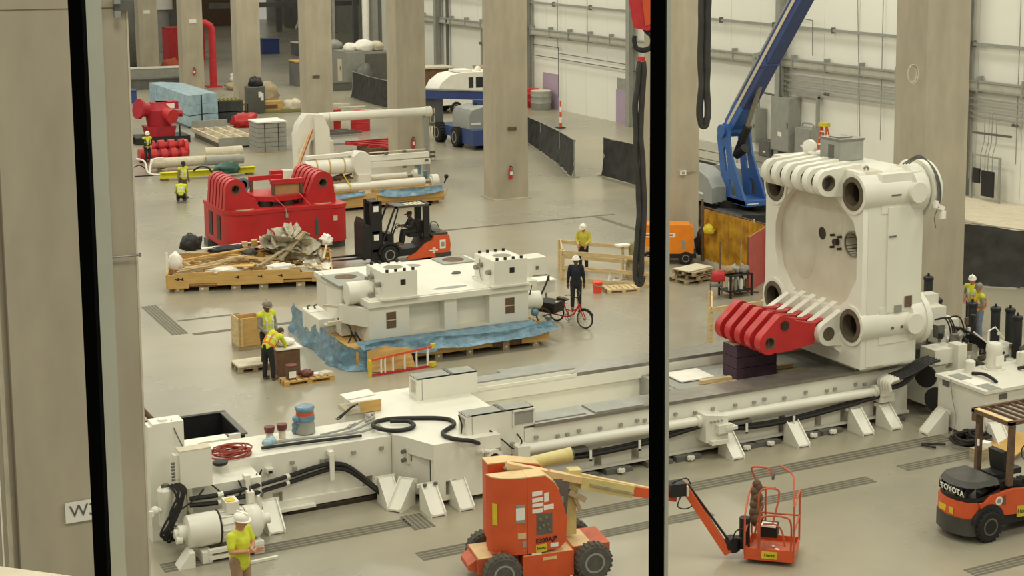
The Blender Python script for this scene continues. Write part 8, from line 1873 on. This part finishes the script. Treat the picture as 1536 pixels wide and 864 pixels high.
# ---------------------------------------------------------------- people
def capsules(caps, vox, name, m, smooth=6, decim=None):
    """a continuous skin around tapered capsules (p, q, r0, r1)"""
    b = MB()
    for p, q, r0, r1 in caps:
        p, q = Vector(p), Vector(q); b.ball(p, r0, 12, 8); b.ball(q, r1, 12, 8)
        if (q-p).length > 1e-4: b.cyl(p, q, r0, r1, 12)
    me = b.mesh(name+'_raw', m)
    o = bpy.data.objects.new(name+'_raw', me); col.objects.link(o)
    r = o.modifiers.new('r', 'REMESH'); r.mode = 'VOXEL'; r.voxel_size = vox; r.use_smooth_shade = True
    s = o.modifiers.new('s', 'SMOOTH'); s.factor = .5; s.iterations = smooth
    bpy.context.view_layer.update()
    out = bpy.data.meshes.new_from_object(o.evaluated_get(bpy.context.evaluated_depsgraph_get()))
    bpy.data.objects.remove(o); bpy.data.meshes.remove(me)
    out.name = name; out.polygons.foreach_set('use_smooth', [True]*len(out.polygons))
    out.materials.clear(); out.materials.append(m)
    return out

def hand_geo(b, w, d, palm_n, side):
    """palm and five unequal, slightly curled fingers from wrist w along d"""
    w, d = Vector(w), Vector(d).normalized(); pn = Vector(palm_n); pn = (pn - d*pn.dot(d)).normalized(); s = d.cross(pn).normalized()*side
    R = Matrix((s, d, pn)).transposed()
    c = w + d*.055
    vs = [c + R @ Vector((x*.042, y*.055, z*.014)) for z in (-1, 1) for x, y in ((-.75, -1), (.75, -1), (1, .3), (.9, 1), (-.9, 1), (-1, .3))]
    b.add(vs, [(5,4,3,2,1,0), (6,7,8,9,10,11)] + [(i, (i+1) % 6, 6+(i+1) % 6, 6+i) for i in range(6)])
    for k, (x, L) in enumerate(((-.030, .062), (-.010, .075), (.011, .080), (.031, .072))):
        p0 = w + d*.105 + s*x; p1 = p0 + d*L*.5 + pn*L*.14; p2 = p1 + d*L*.36 + pn*L*.34
        b.tube([p0, p1, p2], .0085, 6, smooth=False, rs=(.0092, .007))
    p0 = w + d*.03 + s*.038; p1 = p0 + d*.03 + s*.025 + pn*.012; p2 = p1 + d*.028 + pn*.012
    b.tube([p0, p1, p2], .010, 6, smooth=False, rs=(.0115, .008))

def person(label, loc, rz, J=None, shirt=None, trousers=None, skin=None, vest=None, vest_band=None, hat=None, sleeves='long', boots=None, hair=None, brim=False, scale=1.0, jacket_long=False, cap=None, tape=True):
    P = dict(pelvis=(0, 0, .97), chest=(0, .01, 1.28), neck=(0, .01, 1.47), head=(0, .035, 1.63), look=(0, 1, 0),
             shl=(-.185, 0, 1.43), shr=(.185, 0, 1.43), ell=(-.245, -.02, 1.14), elr=(.245, -.02, 1.14), wrl=(-.26, .06, .90), wrr=(.26, .06, .90),
             hpl=(-.095, 0, .93), hpr=(.095, 0, .93), knl=(-.11, .03, .51), knr=(.11, .03, .51), anl=(-.12, -.01, .09), anr=(.12, -.01, .09), handl=(0, .12, -1), handr=(0, .12, -1), lift=0)
    P.update(J or {}); V = {k: Vector(v) if not isinstance(v, (int, float)) else v for k, v in P.items()}
    o = thing('person', label, 'person', loc, rz); o.scale = (scale,)*3
    look = V['look'].normalized(); upv = (V['head'] - V['neck']).normalized(); sidev = look.cross(upv).normalized(); upv = sidev.cross(look).normalized(); hd = V['head']
    def H(x, y, z): return hd + sidev*x + look*y + upv*z
    sk = skin or SKIN
    body = [(H(0, -.005, .02), H(0, .005, .035), .098, .094), (H(0, .02, -.05), H(0, .045, -.075), .075, .052), (V['neck'], H(0, -.01, -.06), .058, .056), (V['neck'], V['chest'], .07, .14), (V['chest'], V['pelvis'], .145, .135),
            (V['shl'], V['shr'], .062, .062), (V['hpl'], V['hpr'], .085, .085)]
    for s in 'lr':
        body += [(V['chest'] + (V['sh'+s]-V['chest'])*.35, V['sh'+s], .11, .066), (V['sh'+s], V['el'+s], .056, .043), (V['el'+s], V['wr'+s], .042, .029), (V['hp'+s], V['kn'+s], .088, .058), (V['kn'+s], V['an'+s], .056, .042)]
        f = (V['kn'+s]-V['hp'+s]); f.z = 0
        td = V.get('toe'+s) or Vector((0, 1, 0)); td = td.normalized(); V['td'+s] = td
        body.append((V['an'+s] + Vector((0, 0, -.03)), V['an'+s] + td*.15 + Vector((0, 0, -.045)), .045, .038))
    body += [(H(0, .098, .002), H(0, .118, -.025), .012, .017), (H(-.098, -.01, -.02), H(-.098, -.01, .015), .018, .02), (H(.098, -.01, -.02), H(.098, -.01, .015), .018, .02)]
    me = capsules(body, .016, 'body', sk, 3)
    hb = MB()
    for s, sd in (('l', 1), ('r', -1)):
        hand_geo(hb, V['wr'+s], V['hand'+s], (-.4 if s == 'r' else .4, .6, 0), sd)
    hm = hb.mesh('h', sk); bm = bmesh.new(); bm.from_mesh(me); bm.from_mesh(hm); bm.to_mesh(me); bm.free(); bpy.data.meshes.remove(hm)
    me.polygons.foreach_set('use_smooth', [True]*len(me.polygons))
    bo_ = bpy.data.objects.new('body', me); col.objects.link(bo_); bo_.parent = o
    b = MB()
    for sx in (-.035, .035): b.ball(H(sx, .092, .018), .012, 7, 5)
    b.build('eyes', EYE, o)['kind'] = 'stuff'
    b = MB(); b.bx(*H(0, .088, -.058), .045, .012, .012, rz=math.atan2(-look.x, look.y)); b.build('mouth', LIP, o)
    # clothes
    def cloth(name, caps, m, vox=.02, sm=4):
        q = bpy.data.objects.new(name, capsules(caps, vox, name, m, sm)); col.objects.link(q); q.parent = o; return q
    tor = [(V['chest'] + Vector((0, 0, .08)), V['chest'], .13, .165), (V['chest'], V['pelvis'] + (V['chest']-V['pelvis'])*.1, .165, .155), (V['shl'], V['shr'], .078, .078), (V['neck'] - upv*.05, V['chest'], .075, .13)]
    arms = []
    for s in 'lr':
        e = V['el'+s] if sleeves != 'short' else V['sh'+s].lerp(V['el'+s], .75)
        arms.append((V['sh'+s], e, .074, .062)); tor.append((V['chest'], V['sh'+s], .12, .075))
        if sleeves == 'long': arms.append((V['el'+s], V['el'+s].lerp(V['wr'+s], .88), .058, .046))
    if jacket_long: tor.append((V['pelvis'], V['pelvis'] - (V['chest']-V['pelvis'])*.35, .16, .165))
    cloth('shirt', tor + arms, shirt or CLOTHG)
    leg = [(V['hpl'], V['hpr'], .11, .11), (V['pelvis'] + Vector((0, 0, .03)), V['pelvis'] - Vector((0, 0, .05)), .145, .14)]
    for s in 'lr': leg += [(V['hp'+s], V['kn'+s], .108, .08), (V['kn'+s], V['an'+s] + (V['kn'+s]-V['an'+s])*.04, .078, .066)]
    cloth('trousers', leg, trousers or CLOTHD)
    for s in 'lr': cloth('boot', [(V['an'+s] + (V['kn'+s]-V['an'+s]).normalized()*.06, V['an'+s] - Vector((0, 0, .03)), .056, .056), (V['an'+s] - Vector((0, 0, .04)), V['an'+s] + V['td'+s]*.17 - Vector((0, 0, .045)), .05, .044)], boots or RUST, .016, 3)
    if vest:
        vc = [(a, c, r0+.016, r1+.016) for a, c, r0, r1 in tor[:4]] + [(V['chest'], V['shl'].lerp(V['chest'], .2), .13, .085), (V['chest'], V['shr'].lerp(V['chest'], .2), .13, .085)]
        vm = cloth('vest', vc, vest)
        up_ = (V['chest']-V['pelvis']).normalized()
        for t, m in ((.15, vest_band or SILVER), (.72, SILVER)):
            c = V['pelvis'].lerp(V['chest'], t); q = MB(); q.ring(c, c + up_*.055, .186, .172, 18); q.build('vest_band', m, vm)
        fr = sidev.cross(up_); fr = fr if fr.dot(look) > 0 else -fr
        if tape:
            for sx in (-.09, .09):
                for sg in (1, -1):
                    c0 = V['pelvis'].lerp(V['chest'], .2) + sidev*sx + fr*sg*.165; c1 = V['chest'] + up_*.14 + sidev*sx + fr*sg*.09; q = MB(); q.bar(c0, V['chest'] + sidev*sx + fr*sg*.172, .045, .012, tuple(fr)); q.bar(V['chest'] + sidev*sx + fr*sg*.172, c1, .045, .012, tuple(fr)); q.build('vest_strap', vest_band or SILVER, vm)
    if hat:
        q = MB(); M_ = Matrix((sidev, look, upv)).transposed().to_4x4(); M_.translation = H(0, -.005, .055); q.M = M_
        q.lathe([(0, .122), (.03, .126), (.075, .112), (.11, .075), (.125, .02)], (0, 0, 0), (0, 0, 1), 18)
        ring = [(math.cos(t)*.145*(1.0 if brim else .93), math.sin(t)*(.17 if math.sin(t) > 0 or brim else .13)) for t in [2*PI*i/20 for i in range(20)]]
        q.prism(ring, -.008, .006, 'z'); q.bx(0, 0, .12, .03, .2, .02); q.build('hard_hat', hat, o)
    elif cap:
        q = MB(); M_ = Matrix((sidev, look, upv)).transposed().to_4x4(); M_.translation = H(0, -.005, .045); q.M = M_
        q.lathe([(0, .112), (.05, .108), (.085, .07), (.095, .02)], (0, 0, 0), (0, 0, 1), 16); q.bx(0, .15, .01, .15, .12, .012); q.build('cap', cap, o)
    if hair: cloth('hair', [(H(0, -.025, .045), H(0, -.02, .055), .102, .098), (H(0, -.06, 0), H(0, -.05, -.03), .075, .06)], hair, .018, 2)
    return o

def face(dx, dy): return math.atan2(-dx, dy)      # rotz so that local +y points along (dx, dy)
# man in the yellow T-shirt at the front, arms folded across his body
person('person in a bright yellow T-shirt and white hard hat standing in front of the motor', (7.56, 28.20, 0.00), face(.55, -.75),
       dict(shl=(-.19, 0, 1.42), shr=(.19, 0, 1.42), ell=(-.26, .06, 1.16), elr=(.27, .05, 1.17), wrl=(.02, .24, 1.14), wrr=(-.04, .26, 1.10), handl=(1, .2, .1), handr=(-1, .25, .05), look=(-.15, 1, -.25)), shirt=HIVIS, trousers=CLOTHT, hat=HELMW, sleeves='short', jacket_long=True, scale=1.04).scale = (1.2, 1.2, 1.04)
# pair at the carton
person('person in a yellow vest and grey hat standing upright behind the carton', (12.87, 44.24, 0.00), face(.25, -1), dict(look=(0, 1, -.35), wrl=(-.22, .16, .95), wrr=(.14, .26, 1.0), elr=(.25, .05, 1.15)), shirt=CLOTHG, trousers=CLOTHD, skin=SKIND, vest=HIVIS, hat=HELMG, scale=1.12)
person('person in a yellow shirt and orange-banded vest bending over the white-topped carton', (12.53, 42.99, 0.00), face(.8, .55), dict(pelvis=(0, -.05, .95), chest=(0, .22, 1.18), neck=(0, .40, 1.24), head=(0, .54, 1.25), look=(0, .55, -.8), shl=(-.18, .33, 1.2), shr=(.18, .33, 1.2), ell=(-.2, .48, .98), elr=(.2, .48, .98), wrl=(-.12, .62, .82), wrr=(.12, .62, .82), hpl=(-.09, -.04, .92), hpr=(.09, -.04, .92), knl=(-.12, 0, .5), knr=(.12, .02, .5), anl=(-.14, -.02, .09), anr=(.14, .02, .09), handl=(0, .6, -.5), handr=(0, .6, -.5)), shirt=HIVIS, trousers=CLOTHD, vest=HIVIS, vest_band=HIVISO, hair=HAIR)
# man behind the tricycle
person('person in a navy jacket and wide-brimmed white hard hat standing behind the red tricycle', (24.07, 46.40, 0.00), face(-.5, -1), dict(wrl=(-.27, .03, .88), wrr=(.27, .03, .88)), shirt=NAVY, trousers=CLOTHD, hat=HELMW, brim=True, jacket_long=True, skin=SKIND, scale=1.02)
# man in the yellow jacket inside the railing
person('person in a dull yellow jacket and white hard hat looking down inside the timber railing', (27.22, 51.86, 0.00), face(-.6, -.8), dict(look=(.2, 1, -.6), head=(0, .07, 1.61), wrl=(-.12, .28, 1.02), wrr=(.14, .28, 1.02), ell=(-.26, .04, 1.15), elr=(.26, .04, 1.15)), shirt=mat('dull_yellow_cloth', (196, 184, 70), .85, var=.15, scale=10), trousers=CLOTHD, hat=HELMW)
# men by the yellow beam
person('person in a yellow vest over olive clothes standing before the yellow beam', (18.16, 75.56, 0.00), face(.3, -.9), dict(look=(.3, 1, -.5), wrr=(.28, .05, .9)), shirt=OLIVE, trousers=RUST, vest=HIVIS, cap=CLOTHD, skin=SKIND, scale=1.0)
person('person in a bright yellow vest kneeling on the floor with back turned', (17.72, 74.28, 0.00), face(.3, 1), dict(pelvis=(0, 0, .40), chest=(0, .16, .66), neck=(0, .30, .78), head=(0, .42, .80), look=(0, .8, -.7), shl=(-.19, .24, .76), shr=(.19, .24, .76), ell=(-.26, .32, .50), elr=(.26, .32, .50), wrl=(-.2, .45, .28), wrr=(.2, .45, .28), hpl=(-.11, 0, .38), hpr=(.11, 0, .38), knl=(-.16, .36, .10), knr=(.16, .36, .10), anl=(-.13, -.05, .10), anr=(.13, -.05, .10), toel=(0, -.6, -.3), toer=(0, -.6, -.3)), shirt=HIVIS, trousers=CLOTHD, vest=HIVIS, cap=CLOTHD)
person('person in a yellow and black vest and white hard hat beside the red rollers', (19.24, 87.87, 0.00), face(.2, -1), dict(look=(.3, 1, -.3), wrl=(-.1, .25, 1.05), wrr=(.12, .25, 1.05)), shirt=CLOTHD, trousers=CLOTHD, vest=HIVIS, vest_band=CLOTHD, hat=HELMW)
# the two men at the tank
person('person in a yellow vest and white hard hat behind the worker in jeans', (33.73, 37.78, 0.00), face(-.8, -.4), dict(look=(-.3, 1, -.1), wrl=(-.1, .28, 1.12), wrr=(.15, .25, 1.1)), shirt=CLOTHG, trousers=CLOTHD, vest=HIVIS, hat=HELMW, skin=mat('flushed_skin', (206, 124, 104), .6, var=.06))
person('person in an orange-edged yellow vest and jeans seen from the side beside the gas cylinders', (33.14, 36.77, 0.00), face(-.9, .35), dict(look=(-.2, 1, -.2), wrl=(-.05, .28, 1.1), wrr=(.1, .28, 1.08)), shirt=CLOTHG, trousers=DENIM, vest=HIVIS, vest_band=HIVISO, hat=HELMG, boots=CLOTHT)
# driver of the middle forklift
person('person in dark clothes and a cap sitting in the middle forklift cab', (22.42, 56.85, .60), face(-1, 0), dict(pelvis=(0, 0, .50), chest=(0, .06, .80), neck=(0, .10, .99), head=(0, .15, 1.15), look=(0, 1, -.2), shl=(-.19, .08, .94), shr=(.19, .08, .94), ell=(-.24, .22, .70), elr=(.24, .22, .70), wrl=(-.14, .46, .74), wrr=(.14, .46, .74), handl=(0, 1, .1), handr=(0, 1, .1), hpl=(-.1, 0, .50), hpr=(.1, 0, .50), knl=(-.13, .42, .52), knr=(.13, .42, .52), anl=(-.13, .5, .1), anr=(.13, .5, .1)), shirt=CLOTHD, trousers=CLOTHD, cap=CLOTHD, skin=SKIND)
# a walker half hidden by the near column
person('person in a purple top and brown trousers walking half hidden behind the near column', (8.30, 40.41, 0.00), face(-1, .35), dict(knl=(-.11, .24, .52), anl=(-.12, .10, .13), knr=(.11, -.06, .50), anr=(.12, -.38, .12), wrl=(-.26, -.14, .95), wrr=(.26, .28, .95)), shirt=PURPC, trousers=RUST, hair=HAIR)

# ---------------------------------------------------------------- cargo tricycle
tri = thing('tricycle', 'red cargo tricycle with a black basket cover in front of the man in navy', 'tricycle', (22.75, 44.55, 0), math.atan2(-1.35, .75))
def spoked(x, y, r, nm='wheel'):
    b = MB(); b.tube([(x+r*.94*math.cos(t*PI/12), y, r+r*.94*math.sin(t*PI/12)) for t in range(25)], r*.065, 7, smooth=False); w = b.build(nm, RUBBER, tri)
    b = MB(); b.ring((x, y-.012, r), (x, y+.012, r), r*.89, r*.83, 26); b.build('rim', STEEL, w)
    b = MB(); b.cyl((x, y-.05, r), (x, y+.05, r), .03, n=8)
    for k in range(10): t = 2*PI*k/10; b.cyl((x, y, r), (x+r*.86*math.cos(t), y, r+r*.86*math.sin(t)), .004, n=4)
    b.build('spokes', STEEL, w)['kind'] = 'stuff'
spoked(-.62, -.36, .31); spoked(-.62, .36, .31); spoked(.72, 0, .31)
def tt(P_, r, nm, m, n=7): b = MB(); b.tube(P_, r, n, smooth=len(P_) > 3); return b.build(nm, m, tri)
tt([(-.62, -.36, .31), (-.62, .36, .31)], .02, 'rear_axle', GREYD)
tt([(-.6, 0, .34), (-.1, 0, .30), (.1, 0, .32)], .022, 'chain_stay', RED); tt([(.1, 0, .32), (-.12, 0, .78)], .022, 'seat_tube', RED); tt([(.1, 0, .32), (.30, 0, .42), (.48, 0, .72)], .026, 'down_tube', RED); tt([(-.02, 0, .56), (.25, 0, .50), (.48, 0, .66)], .022, 'top_tube', RED)
tt([(.72, -.05, .31), (.52, -.05, .72), (.46, 0, .80)], .018, 'fork', RED); tt([(.72, .05, .31), (.52, .05, .72), (.46, 0, .80)], .018, 'fork', RED); tt([(.46, 0, .80), (.40, 0, 1.0)], .02, 'stem', STEEL)
tt([(.18, -.33, 1.08), (.34, -.28, 1.1), (.42, -.1, 1.0), (.42, .1, 1.0), (.34, .28, 1.1), (.18, .33, 1.08)], .014, 'handlebar', BLACK)
b = MB(); b.prism([(-.30, .82), (.05, .84), (.08, .87), (-.1, .90), (-.32, .92)], -.09, .09, 'y'); b.build('saddle', BLACK, tri)
b = MB(); b.prism([(-.98, .42), (-.28, .42), (-.24, .72), (-1.0, .72)], -.30, .30, 'y'); cvx = b.build('cargo_basket', BLACK, tri); b = MB(); b.box(-1.02, -.32, .72, -.22, .32, .75); b.build('basket_lid', TARP, cvx); b = MB(); b.box(-.3, -.2, .76, -.24, .1, .80); b.build('reflector', PAPER, cvx)
b = MB(); b.tube([(.1+.11*math.cos(t*PI/8), -.05, .31+.11*math.sin(t*PI/8)) for t in range(17)], .012, 6, smooth=False); b.build('chainring', STEEL, tri)
tt([(.1, -.06, .31), (.2, -.1, .17), (.2, -.2, .17)], .014, 'pedal_crank', GREYD); tt([(.1, .06, .31), (0, .1, .45), (0, .2, .45)], .014, 'pedal_crank', GREYD)
b = MB(); b.tube([(.72+.33*math.cos(t), 0, .31+.33*math.sin(t)) for t in [.4+.2*i for i in range(11)]], .03, 6); b.build('mudguard', BLACK, tri)
